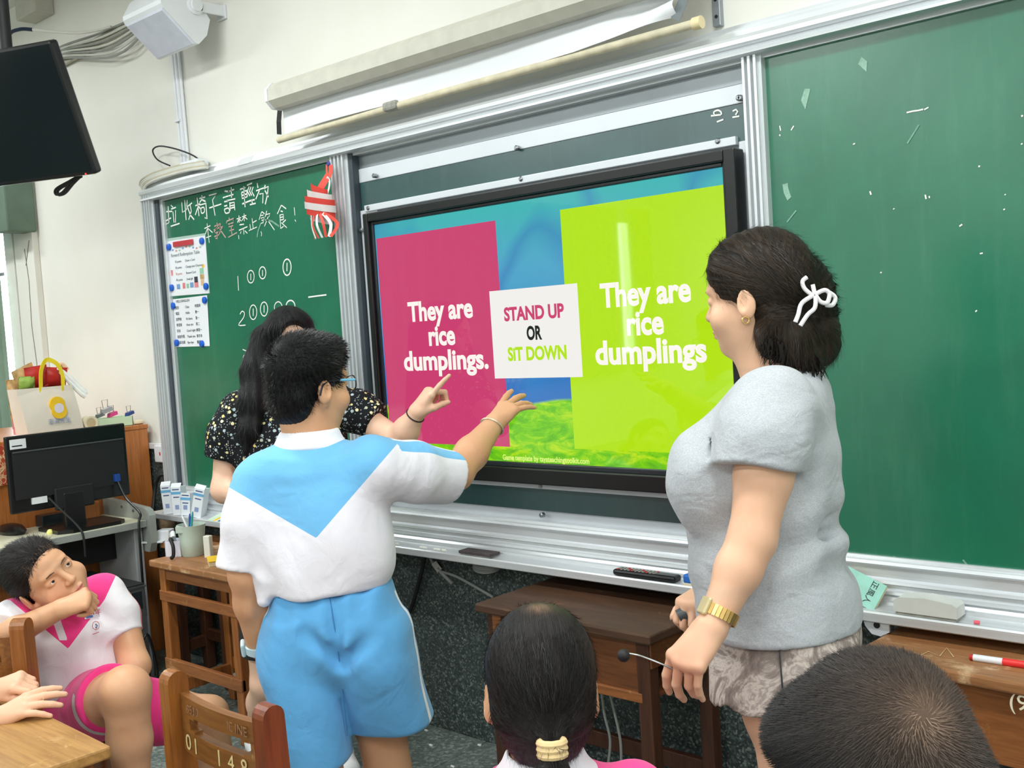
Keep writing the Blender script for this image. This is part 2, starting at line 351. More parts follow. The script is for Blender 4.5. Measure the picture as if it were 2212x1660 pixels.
MB().box((-4.452, -0.165, 0.668), (-4.422, -0.05, 0.705), 0.006).build('tray_end_cap', 'offwhite_paint', fr)
for u, v_ in ((1893, 1345),):
    p = ay(u, v_, -0.15)
    x, z = p[0], p[2]
    prof = [(x - 0.032, 0.676), (x + 0.032, 0.676), (x + 0.032, z - 0.02), (x + 0.01, z - 0.033), (x - 0.012, z - 0.03), (x - 0.028, z - 0.012)]
    b = MB().prism(prof, -0.152, -0.146, 'y').build('bracket', 'alu_sheet', fr)
    MB().cyl((x + 0.002, -0.154, z - 0.006), (x + 0.002, -0.15, z - 0.006), 0.008, 12).build('bolt_hole', 'black_matte', b)

# chalkboards
def on_board(u, v, y=-0.0515): return ay(u, v, y)
cbL = solo(MB().box((-4.325, -0.05, BZ0), (-3.10, -0.02, BZ1)), 'chalkboard', 'board_green', 'green chalkboard with white chinese handwriting and two posted papers', 'chalkboard')
cbR = solo(MB().box((-1.355, -0.05, BZ0), (FX1 - 0.07, -0.02, BZ1)), 'chalkboard', 'board_green', 'large green chalkboard with tape scraps behind the woman in grey', 'chalkboard')
def strokes(name, data, sc, off, wd, m, parent, y=-0.0513):
    mb = MB()
    for pl in data:
        if len(pl) > 2: pl = [tuple(q) for q in smooth_path([np.array(q, float) for q in pl], 3)] if len(pl) > 4 else pl
        mb.strip([on_board(off[0] + a / sc, off[1] + b / sc, y) for a, b in pl], wd * random.uniform(0.85, 1.15), (0, -1, 0), 0.0003)
    o = mb.build(name, m, parent); o['kind'] = 'stuff'; return o
row1 = [[(60,490),(140,485)],[(85,415),(95,640),(60,660)],[(55,615),(125,575)],[(120,400),(150,430)],[(125,455),(190,430)],[(150,490),(165,640)],[(185,470),(185,640)],[(120,690),(240,650)],
 [(270,360),(280,500),(310,480)],[(310,330),(330,605)],[(345,330),(335,470)],[(335,430),(410,370)],[(385,400),(400,480),(365,600)],[(350,430),(390,540),(440,600)],
 [(455,410),(520,380)],[(480,300),(505,550)],[(490,430),(455,535)],[(500,420),(525,450)],[(510,310),(590,290)],[(545,265),(545,320),(515,365)],[(550,330),(595,350)],[(510,400),(605,375)],[(600,380),(615,590),(585,570)],[(530,440),(540,510),(580,490),(570,430),(530,445)],
 [(640,270),(750,240),(690,330)],[(690,330),(725,545)],[(645,440),(810,385)],
 [(855,210),(920,215)],[(830,300),(905,275)],[(850,355),(900,345)],[(850,415),(890,405)],[(850,460),(870,510),(920,495),(905,440),(850,460)],[(900,220),(985,185)],[(910,275),(975,255)],[(945,155),(950,300)],[(880,340),(1000,315)],[(925,360),(930,480)],[(930,375),(985,360),(995,470)],[(930,410),(985,400)],[(930,445),(985,430)],
 [(1065,185),(1140,160)],[(1085,235),(1095,310),(1165,285)],[(1085,230),(1155,200),(1165,285)],[(1090,270),(1160,245)],[(1115,140),(1135,430)],[(1095,385),(1190,345)],[(1160,130),(1230,100)],[(1190,145),(1165,215),(1200,275)],[(1215,150),(1195,210),(1225,270)],[(1245,150),(1225,215),(1260,280)],[(1190,345),(1265,325)],[(1225,330),(1235,385)],[(1200,395),(1280,375)],
 [(1300,100),(1310,165)],[(1285,205),(1390,165)],[(1330,200),(1280,320)],[(1330,250),(1380,240),(1375,375)],[(1410,125),(1395,180)],[(1400,170),(1450,145),(1440,260),(1410,390)],[(1405,200),(1455,290)]]
strokes('chalk_writing', row1, 6.32, (350, 380), 0.0060, 'chalk', cbL)
row2 = [[(580,720),(660,680)],[(615,650),(645,915)],[(620,720),(590,800)],[(630,720),(690,775)],[(605,845),(670,820)],
 [(1020,590),(1080,570)],[(1050,540),(1055,640)],[(1050,590),(1030,640)],[(1055,590),(1085,620)],[(1095,560),(1150,540)],[(1120,515),(1125,620)],[(1120,560),(1095,610)],[(1125,560),(1165,595)],[(1060,670),(1120,660)],[(1050,745),(1165,695)],[(1110,715),(1120,800)],[(1080,760),(1070,790)],[(1130,750),(1165,785)],
 [(1230,580),(1245,720)],[(1240,640),(1290,610)],[(1200,660),(1210,740)],[(1185,750),(1295,700)],
 [(1360,490),(1325,600)],[(1365,490),(1400,520)],[(1350,545),(1385,535)],[(1350,580),(1395,565),(1380,640),(1350,650)],[(1360,610),(1390,600)],[(1430,480),(1410,560)],[(1420,530),(1475,515),(1460,560)],[(1450,560),(1400,690)],[(1440,600),(1535,740)],
 [(1630,400),(1575,520)],[(1635,405),(1695,450)],[(1620,480),(1650,490)],[(1610,530),(1620,720)],[(1615,535),(1655,525),(1660,600)],[(1615,570),(1655,560)],[(1615,605),(1660,595)],[(1690,600),(1650,640)],[(1620,720),(1660,690)],[(1630,640),(1705,710)],
 [(1805,430),(1815,540)],[(1815,600),(1828,625)],[(1985,215),(2000,300)],[(2030,215),(2010,240),(2015,270),(2040,265),(2045,230)],[(1045,810),(1050,865)],[(1350,760),(1362,790),(1355,825)]]
strokes('chalk_writing', row2, 6.32, (350, 380), 0.0042, 'chalk', cbL)
row2p = [[(715,690),(790,655)],[(750,640),(755,720)],[(705,740),(800,700)],[(780,660),(710,770)],[(730,780),(775,765),(745,800)],[(750,800),(755,860),(730,850)],[(715,830),(775,805)],[(800,650),(785,720)],[(790,710),(830,690)],[(820,700),(780,800)],[(790,730),(870,845)],
 [(915,570),(920,595)],[(880,650),(885,620),(985,580),(970,620)],[(905,660),(975,640)],[(935,650),(905,700),(970,680)],[(920,750),(985,730)],[(945,700),(955,800)],[(905,840),(1025,775)]]
strokes('pink_chalk_writing', row2p, 6.32, (350, 380), 0.0048, 'chalk_pink', cbL)
strokes('chalk_smear', [[(1350,650),(1310,760),(1300,840)],[(1400,600),(1500,620),(1600,690)]], 6.32, (350, 380), 0.008, 'chalk_faint', cbL)
def ell(cx_, cy_, rx, ry, a0=0.3, n=14): return [(cx_ + rx * math.cos(a0 + 2 * math.pi * i / n), cy_ + ry * math.sin(a0 + 2 * math.pi * i / n)) for i in range(n + 1)]
nums = [[(710,885),(715,990)], [(725,1160),(740,1138),(757,1150),(750,1185),(715,1237),(765,1237)], [(745,1412),(775,1430),(747,1468),(778,1495),(765,1522),(740,1520)], [(762,1670),(745,1715),(765,1712)],
        ell(803,890,24,45), [(803,868),(803,915)], ell(887,862,24,43), [(887,842),(887,885)], ell(1063,822,29,58), [(1063,790),(1062,850)],
        ell(820,1145,26,52), [(820,1118),(820,1172)], ell(898,1122,26,50), [(898,1095),(898,1148)], ell(1000,1112,28,42), ell(1088,1104,32,44), [(1215,1037),(1280,1028),(1345,1020)]]
strokes('chalk_tally', nums, 3.32, (300, 330), 0.0048, 'chalk', cbL)
# scraps and chalk specks of the right board (pixel outlines in a 2.371x crop)
def rb(a, b): return (1600 + a / 2.371, b / 2.371)
tape_m = plain('old_tape', rgb(140, 178, 160), 0.6, var=0.2, vs_=120)
for poly in ([(620,292),(648,315),(645,368),(602,328)], [(328,455),(358,455),(345,510),(332,562),(310,515)], [(215,945),(242,938),(245,965),(252,990),(260,1010),(240,1028),(222,990)]):
    P = [on_board(*rb(a, b), -0.0502) for a, b in poly]
    MB().prism([(p[0], p[2]) for p in P], -0.0512, -0.0502, 'y').build('tape_scrap', tape_m, cbR)
specks = [[(705,152),(725,146),(745,150)],[(850,577),(880,570),(910,566),(935,560)],[(940,562),(962,550)],[(200,645),(205,670)],[(258,668),(272,645)],[(575,740),(586,735)],[(132,815),(138,825)],[(140,830),(140,858)],[(120,878),(130,868)],[(662,980),(668,998)],[(945,998),(950,1020)],[(965,1005),(967,1015)],[(1120,1160),(1135,1150)],[(1202,1598),(1210,1590)],[(1222,848),(1221,857)],[(1348,1070),(1351,1076)],[(1440,590),(1443,598)],[(1438,735),(1441,740)],[(1353,995),(1356,1000)],[(715,1398),(722,1395)],[(1225,1300),(1240,1297)],[(783,1068),(786,1072)],[(198,690),(203,696)]]
strokes('chalk_specks', [[(1600 + a / 2.371, b / 2.371) for a, b in pl] for pl in specks], 1.0, (0, 0), 0.0035, 'chalk', cbR)
strokes('chalk_smear', [[(2080,1210),(2090,1222),(2098,1232)],[(1700,480),(1720,455)],[(1960,310),(1985,270)],[(1930,1204),(1975,1214),(2035,1220)]], 1.0, (0, 0), 0.004, 'chalk_faint', cbR)

# centre bay: aluminium sheet, dark panels, strips and rivets round the display
cen = thing('display_surround', 'silver sheet surround with dark green panels around the big display', 'display surround', (-2.2, -0.03, 0.8))
MB().box((-3.0, -0.030, BZ0), (-1.40, -0.01, BZ1)).build('backing_sheet', 'alu_sheet', cen)
MB().box((-3.0, -0.034, 2.046), (-1.40, -0.03, 2.10)).build('upper_channel', 'alu_grey_shadow', cen)  # shade of the recess under the top rail, put into the colour
MB().box((-3.0, -0.040, 1.994), (-1.402, -0.03, 2.044), 0.002).build('upper_sheet', 'alu_sheet', cen)
MB().box((-2.993, -0.042, 1.893), (-1.425, -0.03, 1.992)).build('dark_panel', 'board_dark', cen)
MB().box((-2.993, -0.042, 0.845), (-1.425, -0.03, 0.935)).build('dark_panel', 'board_dark', cen)
MB().box((-2.965, -0.056, 1.885), (-1.447, -0.03, 1.908), 0.002).build('strip', 'alu_sheet', cen)
MB().box((-2.965, -0.056, 0.918), (-1.447, -0.03, 0.938), 0.002).build('strip', 'alu_sheet', cen)
MB().box((-2.998, -0.048, 0.935), (-2.905, -0.03, 1.893), 0.002).build('side_sheet', 'alu_sheet', cen)
MB().box((-1.443, -0.048, 0.935), (-1.402, -0.03, 1.893), 0.002).build('side_sheet', 'alu_sheet', cen)
for k, (u, v_) in enumerate(((768,390),(810,380),(1118,320),(798,450),(1128,387),(1553,305),(1602,212),(1598,212),(776,497),(783,497),(1602,400),(1172,1113),(1170,1050),(1597,700),(835,1075))):
    p = ay(u, v_, -0.05); MB().lathe((p[0], 0, p[2]), [(0.008, -0.045), (0.008, -0.058), (0.005, -0.061)], 10, 'y').build('rivet', 'steel', cen, True)
def drow(pl): return [(560 + a / 1.94, b / 1.94) for a, b in pl]
strokes('chalk_marks', [drow(p) for p in ([(1893,486),(1935,481)],[(1908,482),(1905,470),(1922,462),(1935,470),(1937,481)],[(1918,511),(1945,501)],[(1984,466),(1998,459),(2005,468),(1996,482)],[(1983,492),(2012,487)])], 1.0, (0, 0), 0.004, 'chalk', cen, -0.0435)

# ------------------------------------------------------------------ interactive display
TX0, TX1, TZ0, TZ1 = -2.877, -1.468, 1.008, 1.827
tv = thing('interactive_display', 'large black framed display showing pink and lime quiz panels', 'display', (-2.17, -0.08, 0.94))
MB().box((-2.912, -0.085, 0.945), (-1.424, -0.05, 1.868), 0.008).build('back_case', 'black_plastic', tv)
bz = MB(); O = (-2.914, -1.422, 0.942, 1.870)
def ringframe(mb, o, i, y0, y1):
    for a, b in (((o[0], o[2]), (i[0], o[3])), ((i[1], o[2]), (o[1], o[3])), ((i[0], o[2]), (i[1], i[2])), ((i[0], i[3]), (i[1], o[3]))):
        mb.box((a[0], y0, a[1]), (b[0], y1, b[1]), 0.004)
ringframe(bz, O, (TX0 - 0.012, TX1 + 0.012, TZ0 - 0.016, TZ1 + 0.012), -0.112, -0.06); bz.build('bezel', 'black_plastic', tv)
ib = MB(); ringframe(ib, (TX0 - 0.014, TX1 + 0.014, TZ0 - 0.018, TZ1 + 0.014), (TX0, TX1, TZ0, TZ1), -0.098, -0.07); ib.build('inner_bezel', plain('bezel_grey', rgb(34, 40, 46), 0.25), tv)
ES = 1.0
def mat_picture():
    t = newmat('screen_picture', 0.03, 0, 0.6); t.base((0.004, 0.004, 0.004, 1)); v = t.coords(); sp = t.add('ShaderNodeSeparateXYZ'); t.link(v, sp.inputs[0])
    z = t.add('ShaderNodeMapRange'); t.link(sp.outputs[2], z.inputs[0]); z.inputs[1].default_value = TZ0; z.inputs[2].default_value = TZ1
    sky = t.ramp(z.outputs[0], [(0.0, rgb(40, 110, 190)), (0.35, rgb(52, 128, 196)), (0.75, rgb(80, 165, 200)), (1.0, rgb(64, 180, 178))])
    # soft generic swirls of darker blue
    wv = t.add('ShaderNodeTexNoise'); t.link(v, wv.inputs['Vector']); wv.inputs['Scale'].default_value = 2.4; wv.inputs['Detail'].default_value = 1.0
    sky = t.mix(t.ramp(wv.outputs['Fac'], [(0.44, (0, 0, 0, 1)), (0.5, (0.45, 0.45, 0.45, 1)), (0.56, (0, 0, 0, 1))]), sky, rgb(45, 100, 180))
    vg = t.coords((3.0, 1, 9.0)); gn = t.noise(vg, 3.0, 6.0, 0.7, 0.8)
    grass = t.ramp(gn, [(0.3, rgb(70, 165, 30)), (0.5, rgb(120, 205, 20)), (0.65, rgb(190, 228, 30))])
    zz = t.add('ShaderNodeMath', operation='ADD'); t.link(z.outputs[0], zz.inputs[0])
    nn = t.add('ShaderNodeMath', operation='MULTIPLY', x1=0.10); t.link(t.noise(v, 3.0, 1.0), nn.inputs[0]); t.link(nn.outputs[0], zz.inputs[1])
    col = t.mix(t.ramp(zz.outputs[0], [(0.278, (0, 0, 0, 1)), (0.288, (1, 1, 1, 1))]), grass, sky)
    t.link(col, t.b.inputs['Emission Color']); t.b.inputs['Emission Strength'].default_value = ES
mat_picture()
MB().box((TX0, -0.090, TZ0), (TX1, -0.07, TZ1)).build('picture', 'screen_picture', tv)
def panel(name, u0v0u1v1, y, m, lab=None):
    P = [ay(u, v_, y) for u, v_ in u0v0u1v1]
    x0 = max((P[0][0] + P[3][0]) / 2, TX0 + 0.0005); x1 = min((P[1][0] + P[2][0]) / 2, TX1 - 0.0005); z1 = (P[0][2] + P[1][2]) / 2; z0 = (P[2][2] + P[3][2]) / 2
    MB().box((x0, y, z0), (x1, y + 0.0006, z1)).build(name, m, tv, label=lab); return x0, x1, z0, z1
em_pink, em_lime = emit('em_pink', rgb(202, 62, 112), ES), emit('em_lime', rgb(178, 226, 12), ES)
em_white, em_card, em_black = emit('em_white', rgb(245, 240, 232), ES * 1.05), emit('em_card', rgb(240, 238, 234), ES), emit('em_black', rgb(12, 12, 14), ES)
pk = panel('pink_panel', ((812,515),(1068,478),(1103,963),(845,958)), -0.0912, em_pink, 'pink quiz panel')
lm_ = panel('lime_panel', ((1208,455),(1563,398),(1600,985),(1243,970)), -0.0912, em_lime, 'lime green quiz panel')
cd = panel('card', ((1056,630),(1247,612),(1258,814),(1070,819)), -0.0920, em_card, 'white card')
def sline(body, u, v_, wpx, size, m, bold, y, name='lettering', sp=1.0):
    p = ay(u, v_, y); a, b = ay(u - wpx / 2, v_, y), ay(u + wpx / 2, v_, y)
    o = text_mesh(body, size, m, Matrix(), name, None, 0.0002, bold, 'CENTER', 1.0, sp)
    xs = [q.co.x for q in o.data.vertices]; k = (b[0] - a[0]) / (max(xs) - min(xs)); cxm = (max(xs) + min(xs)) / 2
    o.data.transform(wall_m(p[0], y, p[2]) @ Matrix.Diagonal((k, 1, 1, 1)) @ Matrix.Translation((-cxm, 0, 0))); adopt(o, tv); return o
YT = -0.0922
for body, u, v_, wp in (('They are', 949, 672, 140), ('rice', 954, 727, 57), ('dumplings.', 960, 780, 182)): sline(body, u, v_, wp, 0.092, em_white, 0.0031, YT)
for body, u, v_, wp in (('They are', 1391, 635, 196), ('rice', 1393, 700, 80), ('dumplings', 1401, 762, 240)): sline(body, u, v_, wp, 0.096, em_white, 0.0033, YT)
YC = -0.0928
sline('STAND UP', 1152, 677, 130, 0.058, em_pink, 0.0024, YC); sline('OR', 1154, 721, 33, 0.058, em_black, 0.0024, YC); sline('SiT DOWN', 1159, 765, 127, 0.058, em_lime, 0.0024, YC)
sline('Game template by tayateachingtoolkit.com', 1176, 993, 186, 0.024, emit('em_pale', rgb(226, 248, 130), ES), 0.0006, -0.0912)

# ------------------------------------------------------------------ projector screen above the board
psr = thing('projector_screen', 'partly lowered white projector screen in a beige housing above the board', 'projector screen', (-2.4, -0.12, 2.19))
A, B = ay(600, 218, -0.16), ay(1475, -12, -0.16)
zc = 2.335; hx = [(-0.095, zc - 0.02), (-0.095, zc + 0.035), (-0.12, zc + 0.055), (-0.18, zc + 0.055), (-0.205, zc + 0.03), (-0.205, zc - 0.01), (-0.18, zc - 0.035), (-0.12, zc - 0.035)]
MB().prism(hx, A[0], -1.50, 'x').build('housing', 'offwhite_paint', psr)
MB().prism([((y + 0.15) * 1.06 - 0.15, (z - zc) * 1.06 + zc) for y, z in hx], A[0] - 0.012, A[0] + 0.002, 'x').build('end_cap', 'white_plastic', psr)
MB().prism([((y + 0.15) * 1.06 - 0.15, (z - zc) * 1.06 + zc) for y, z in hx], -1.502, -1.488, 'x').build('end_cap', 'white_plastic', psr)
d = MB()
for i in range(40):
    x = A[0] + random.random() * (abs(A[0] + 1.5)); d.box((x, -0.12 - random.random() * 0.05, zc + 0.054), (x + random.uniform(0.01, 0.05), -0.115, zc + 0.054 + random.uniform(0.001, 0.006)))
d.build('dust', 'dust_grey', psr); psr.children[-1]['kind'] = 'stuff'
fb = ay(630, 296, -0.13); fx0, fx1, nx, nz = -3.295, -1.555, 60, 8; vs_ = []
for i in range(nx + 1):
    for j in range(nz + 1):
        t, q = i / nx, j / nz; x = fx0 + (fx1 - fx0) * t; z = zc - 0.03 - q * (zc - 0.03 - 2.213); k = max(0, (t - 0.8) / 0.2)
        vs_.append((x, -0.135 - 0.012 * math.sin(t * 9) * q - 0.02 * k * k * math.sin(q * 5 + t * 30), z + 0.02 * k * q))
fo = MB().add(vs_, [(i * (nz + 1) + j, (i + 1) * (nz + 1) + j, (i + 1) * (nz + 1) + j + 1, i * (nz + 1) + j + 1) for i in range(nx) for j in range(nz)]).build('cloth', 'screen_cloth', psr, 80)
MB().strip([(-3.31, -0.137, zc - 0.03), (-3.315, -0.142, 2.26), (-3.325, -0.137, 2.215)], 0.028, (0, -1, 0), 0.001).build('edge_strap', 'black_matte', psr)
MB().strip([(-1.535, -0.137, zc - 0.03), (-1.53, -0.14, 2.27), (-1.56, -0.14, 2.225)], 0.03, (0, -1, 0), 0.001).build('edge_strap', plain('grey_strap', rgb(110, 118, 122), 0.6), psr)
MB().tube([(-3.34, -0.13, 2.197), (-2.4, -0.13, 2.205), (-1.50, -0.13, 2.203)], 0.0125, 12).build('bottom_rod', plain('rod_beige', rgb(206, 198, 172), 0.6, var=0.12, vs_=30), psr, True)
MB().cyl((-1.51, -0.13, 2.203), (-1.485, -0.13, 2.203), 0.017, 14).build('rod_knob', plain('knob_cream', rgb(222, 206, 164), 0.5), psr, True)
MB().box((-2.73, -0.15, 2.19), (-2.66, -0.115, 2.222), 0.01).build('pull_handle', 'dust_grey', psr)
p = ay(1555, 30, 0); MB_ = MB().box((p[0] - 0.012, -0.02, 2.215), (p[0] + 0.012, 0, 3.0), 0.002)
rl = solo(MB_, 'slotted_rail', 'alu_grey_shadow', 'slotted metal rail rising up the wall right of the projector screen', 'rail')
for k in range(8):
    z = 2.24 + k * 0.045; MB().cyl((p[0], -0.0212, z), (p[0], -0.018, z), 0.005, 10).build('slot', 'black_matte', rl)

# ------------------------------------------------------------------ loudspeaker
def pwall(lst, y): return [ay(u, v_, y) for u, v_ in lst]
sp = thing('loudspeaker', 'white wall loudspeaker tilted downward on a bracket', 'loudspeaker', tuple(ay(400, 70, -0.02)))
SXR, SXL = -3.815, -4.115
side = [(-0.292, 2.795), (-0.285, 2.780), (-0.150, 2.660), (-0.135, 2.660), (-0.095, 2.700), (-0.075, 2.765), (-0.150, 2.880), (-0.215, 2.905), (-0.255, 2.875), (-0.292, 2.812)]
MB().prism(side, SXL, SXR, 'x').build('cabinet', 'white_plastic', sp)
gd = np.array([0, 0.135, -0.12]); gn = np.array([0, -0.665, -0.747])
g0 = np.array([0, -0.285, 2.780])
def gp(x, t, h): q = g0 + gd * t + gn * h; return (x, q[1], q[2])
MB().add([gp(SXL + 0.012, 0.04, 0.006), gp(SXR - 0.012, 0.04, 0.006), gp(SXR - 0.012, 0.97, 0.006), gp(SXL + 0.012, 0.97, 0.006), gp(SXL + 0.006, 0.0, 0.0), gp(SXR - 0.006, 0.0, 0.0), gp(SXR - 0.006, 1.0, 0.0), gp(SXL + 0.006, 1.0, 0.0)],
         [(0, 1, 2, 3), (4, 5, 1, 0), (5, 6, 2, 1), (6, 7, 3, 2), (7, 4, 0, 3)]).build('grille', plain('grille_cloth', rgb(214, 218, 232), 0.6, bump=0.3, bscale=900), sp)
q = ax(421, 13, SXR); MB().lathe((SXR, q[1], q[2]), [(0.036, 0.0), (0.036, 0.008), (0.030, 0.012), (0.026, 0.012), (0.024, 0.020)], 24, 'x').build('pivot_knob', 'white_plastic', sp, True)
MB().box((SXR + 0.002, q[1] - 0.005, q[2] - 0.022), (SXR + 0.012, 0, q[2] + 0.022), 0.004).box((SXR - 0.05, -0.012, q[2] - 0.03), (SXR + 0.014, 0, q[2] + 0.03), 0.003).build('bracket', 'white_plastic', sp)

# small junction box, trunking rail and cable bundle at the upper left
jb = ay(95, 5, -0.05); jo = solo(MB().box((jb[0] - 0.22, -0.10, jb[2] - 0.05), (jb[0], 0, jb[2] + 0.12), 0.006), 'junction_box', 'offwhite_paint', 'beige wall box above the hanging television', 'wall box')
tr0, tr1 = ay(390, 0, 0), ay(120, 100, 0)
tro = solo(MB().strip([tuple(tr1 + [-0.6, -0.012, -0.12]), tuple(tr0 + [0.3, -0.012, 0.0])], 0.045, (0, -1, 0), 0.02), 'trunking', plain('trunk_beige', rgb(188, 184, 170), 0.6), 'beige cable trunking strip running behind the loudspeaker', 'trunking')
cm = [plain('cable_white', rgb(208, 208, 200), 0.5), plain('cable_grey', rgb(150, 152, 148), 0.5)]
cbund = thing('cable_bundle', 'bundle of sagging grey and white cables behind the hanging television', 'cables', tuple(ay(200, 80, -0.02)))
for k in range(7):
    a = ay(330, 22 + k * 4, -0.03); m_ = ay(215 + 6 * k, 72 + 8 * k, -0.04 - 0.004 * k); b = ay(125, 104 + k * 4, -0.05)
    MB().tube(smooth_path([tuple(a), tuple(m_), tuple(b), tuple(b + [-0.25, -0.05, -0.06])], 6), 0.0055, 6).build('cable', cm[(k + 1) % 2], cbund, True)
hc_ = thing('cable', 'white cable with taped blue end reaching the television pole', 'cable', tuple(ay(100, 68, -0.2)))
MB().tube(smooth_path([tuple(ay(240, 58, -0.05)), tuple(ay(170, 71, -0.12)), tuple(ay(70, 64, -0.22))], 6), 0.007, 8).build('sheath', 'cable_white', hc_, True)
MB().tube(smooth_path([tuple(ay(70, 64, -0.22)), tuple(ay(45, 63, -0.26)), tuple(ay(22, 72, -0.30)), tuple(ay(20, 95, -0.34))], 6), 0.009, 8).build('tape', plain('tape_navy', rgb(30, 44, 70), 0.4), hc_, True)

# ------------------------------------------------------------------ television hanging from the ceiling
EW = np.array([0.92, 0.39, 0.0]); EW /= np.linalg.norm(EW)
BR = ay(207, 377, -0.45); r_ = ray(107, 87); TR = CAM_P + r_ * (((BR - CAM_P) @ EW) / (r_ @ EW))
ht = thing('hanging_television', 'flat black television hanging from a ceiling pole, tilted down', 'television', tuple(ay(60, 240, -0.5)))
upv = (TR - BR); hgt = np.linalg.norm(upv); upv /= hgt; nv = np.cross(EW, upv); nv = nv if nv[1] < 0 else -nv
TW = hgt * 16 / 9
M = Matrix(((EW[0], nv[0], upv[0], BR[0]), (EW[1], nv[1], upv[1], BR[1]), (EW[2], nv[2], upv[2], BR[2]), (0, 0, 0, 1)))
def tvb(a, b, bev, name, m, par=ht, sm=False): o = MB().box(a, b, bev); o.xf(M); return o.build(name, m, par, sm)
tvb((-TW, -0.05, 0), (0, 0.0, hgt), 0.012, 'case', 'black_plastic'); tvb((-TW + 0.012, 0.0, 0.018), (-0.012, 0.002, hgt - 0.012), 0.0005, 'panel', plain('tv_glass', rgb(4, 14, 20), 0.12, var=0.0))
tvb((-TW / 2 - 0.2, -0.10, 0.10), (-TW / 2 + 0.2, -0.05, hgt - 0.12), 0.02, 'rear_bulge', 'black_matte')
tvb((-0.05, 0.0, 0.004), (-0.043, 0.003, 0.011), 0.001, 'standby_light', emit('led_red', (1.0, 0.08, 0.05, 1), 1.5))
r_ = ray(9, 60); bk = BR - nv * 0.13; pp = CAM_P + r_ * (((bk - CAM_P) @ nv) / (r_ @ nv)); px_ = pp[0]; py_ = pp[1]
MB().cyl((px_, py_, pp[2] - 0.15), (px_, py_, CEIL), 0.025, 14).build('pole', 'black_matte', ht, True)
MB().cyl((px_, py_, pp[2] - 0.12), tuple(np.array([px_, py_, pp[2] - 0.12]) + nv * 0.035), 0.02, 10).build('arm', 'black_matte', ht)
lp = [ay(170, 380, -0.46), ay(150, 392, -0.47), ay(122, 408, -0.47), ay(121, 420, -0.47), ay(135, 416, -0.47), ay(152, 396, -0.47), ay(165, 383, -0.46)]
MB().tube(smooth_path(lp, 6), 0.006, 7).tube(smooth_path([q + [0.015, 0.004, -0.004] for q in lp], 6), 0.006, 7).build('coiled_cord', 'black_matte', ht, True)

# cables resting on top of the blackboard frame and conduit below the loudspeaker
cd_ = thing('conduit', 'two thin white conduits running down the wall below the loudspeaker', 'conduit', (-4.2, -0.01, 2.2))
for dx, r in ((-0.022, 0.008), (0.004, 0.010), (0.028, 0.007)): MB().cyl((-4.19 + dx, -0.012, 2.2), (-4.20 + dx, -0.012, 2.80), r, 8).build('pipe', 'white_plastic', cd_, True)
MB().box((-4.225, -0.028, 2.425), (-4.185, 0, 2.437), 0.002).build('clip', 'white_plastic', cd_)
bl = [ay(*q, -0.05) for q in ((367, 358), (340, 345), (330, 325), (345, 316), (380, 322), (415, 335), (436, 350))]
ck = solo(MB().tube(smooth_path(bl, 6), 0.0035, 7), 'cable', 'black_matte', 'thin black cable looped above the corner of the left chalkboard', 'cable', smooth=True)
wc = thing('cable_cluster', 'cluster of white cables and junction block lying on the board frame corner', 'cables', tuple(ay(380, 368, -0.06)))
for k in range(5):
    pts = [ay(q[0] + 2 * k, q[1] + 3 * k - 6, -0.07 - 0.004 * k) for q in ((440, 356), (400, 362), (360, 372), (325, 384), (306, 396), (303, 408))]
    MB().tube(smooth_path(pts, 5), 0.0065, 7).build('cable', cm[0] if k % 3 else plain('cable_cream', rgb(188, 180, 158), 0.6), wc, True)
b = ay(420, 352, -0.04); MB().box((b[0] - 0.07, -0.075, 2.198), (b[0] + 0.07, -0.01, 2.235), 0.012).build('junction_block', 'white_plastic', wc)
p = ay(530, 348, -0.1); solo(MB().prism([(p[0] - 0.06, p[2] - 0.012), (p[0] + 0.03, p[2] - 0.012), (p[0] + 0.07, p[2] + 0.014), (p[0] - 0.02, p[2] + 0.012)], -0.1045, -0.1035, 'y'), 'tape_piece', plain('tape_white', rgb(226, 230, 232), 0.5), 'piece of white tape stuck on the top rail', 'tape')

# ------------------------------------------------------------------ furniture
wood('desk_wood', rgb(116, 66, 32), rgb(160, 100, 54), 0, 0.45, rgb(176, 128, 82), 0.03)
wood('desk_wood_v', rgb(124, 68, 28), rgb(168, 104, 50), 2, 0.4)
wood('desk_top_worn', rgb(132, 84, 48), rgb(176, 124, 80), 0, 0.5, rgb(206, 170, 132), 0.08)
wood('desk_top_dark', rgb(58, 38, 28), rgb(92, 62, 42), 0, 0.5, rgb(140, 100, 68), 0.0)
wood('desk_dark_v', rgb(56, 30, 20), rgb(88, 52, 32), 2, 0.45); wood('desk_dark', rgb(84, 48, 26), rgb(126, 76, 40), 0, 0.45)
wood('desk_top_tan', rgb(150, 106, 56), rgb(190, 146, 86), 0, 0.4, rgb(212, 176, 122), 0.03)
wood('chair_wood_v', rgb(112, 62, 22), rgb(160, 98, 42), 2, 0.35, rgb(206, 160, 104), -0.02); wood('chair_wood_red', rgb(100, 46, 26), rgb(134, 66, 36), 2, 0.35)
wood('chair_wood', rgb(104, 62, 26), rgb(148, 96, 46), 0, 0.35, rgb(200, 156, 98), 0.0)
wood('cabinet_wood', rgb(168, 98, 46), rgb(196, 122, 62), 2, 0.35)
def placed(x, y, z=0.0, a=0.0): return Matrix.Translation((x, y, z)) @ Matrix.Rotation(a, 4, 'Z')
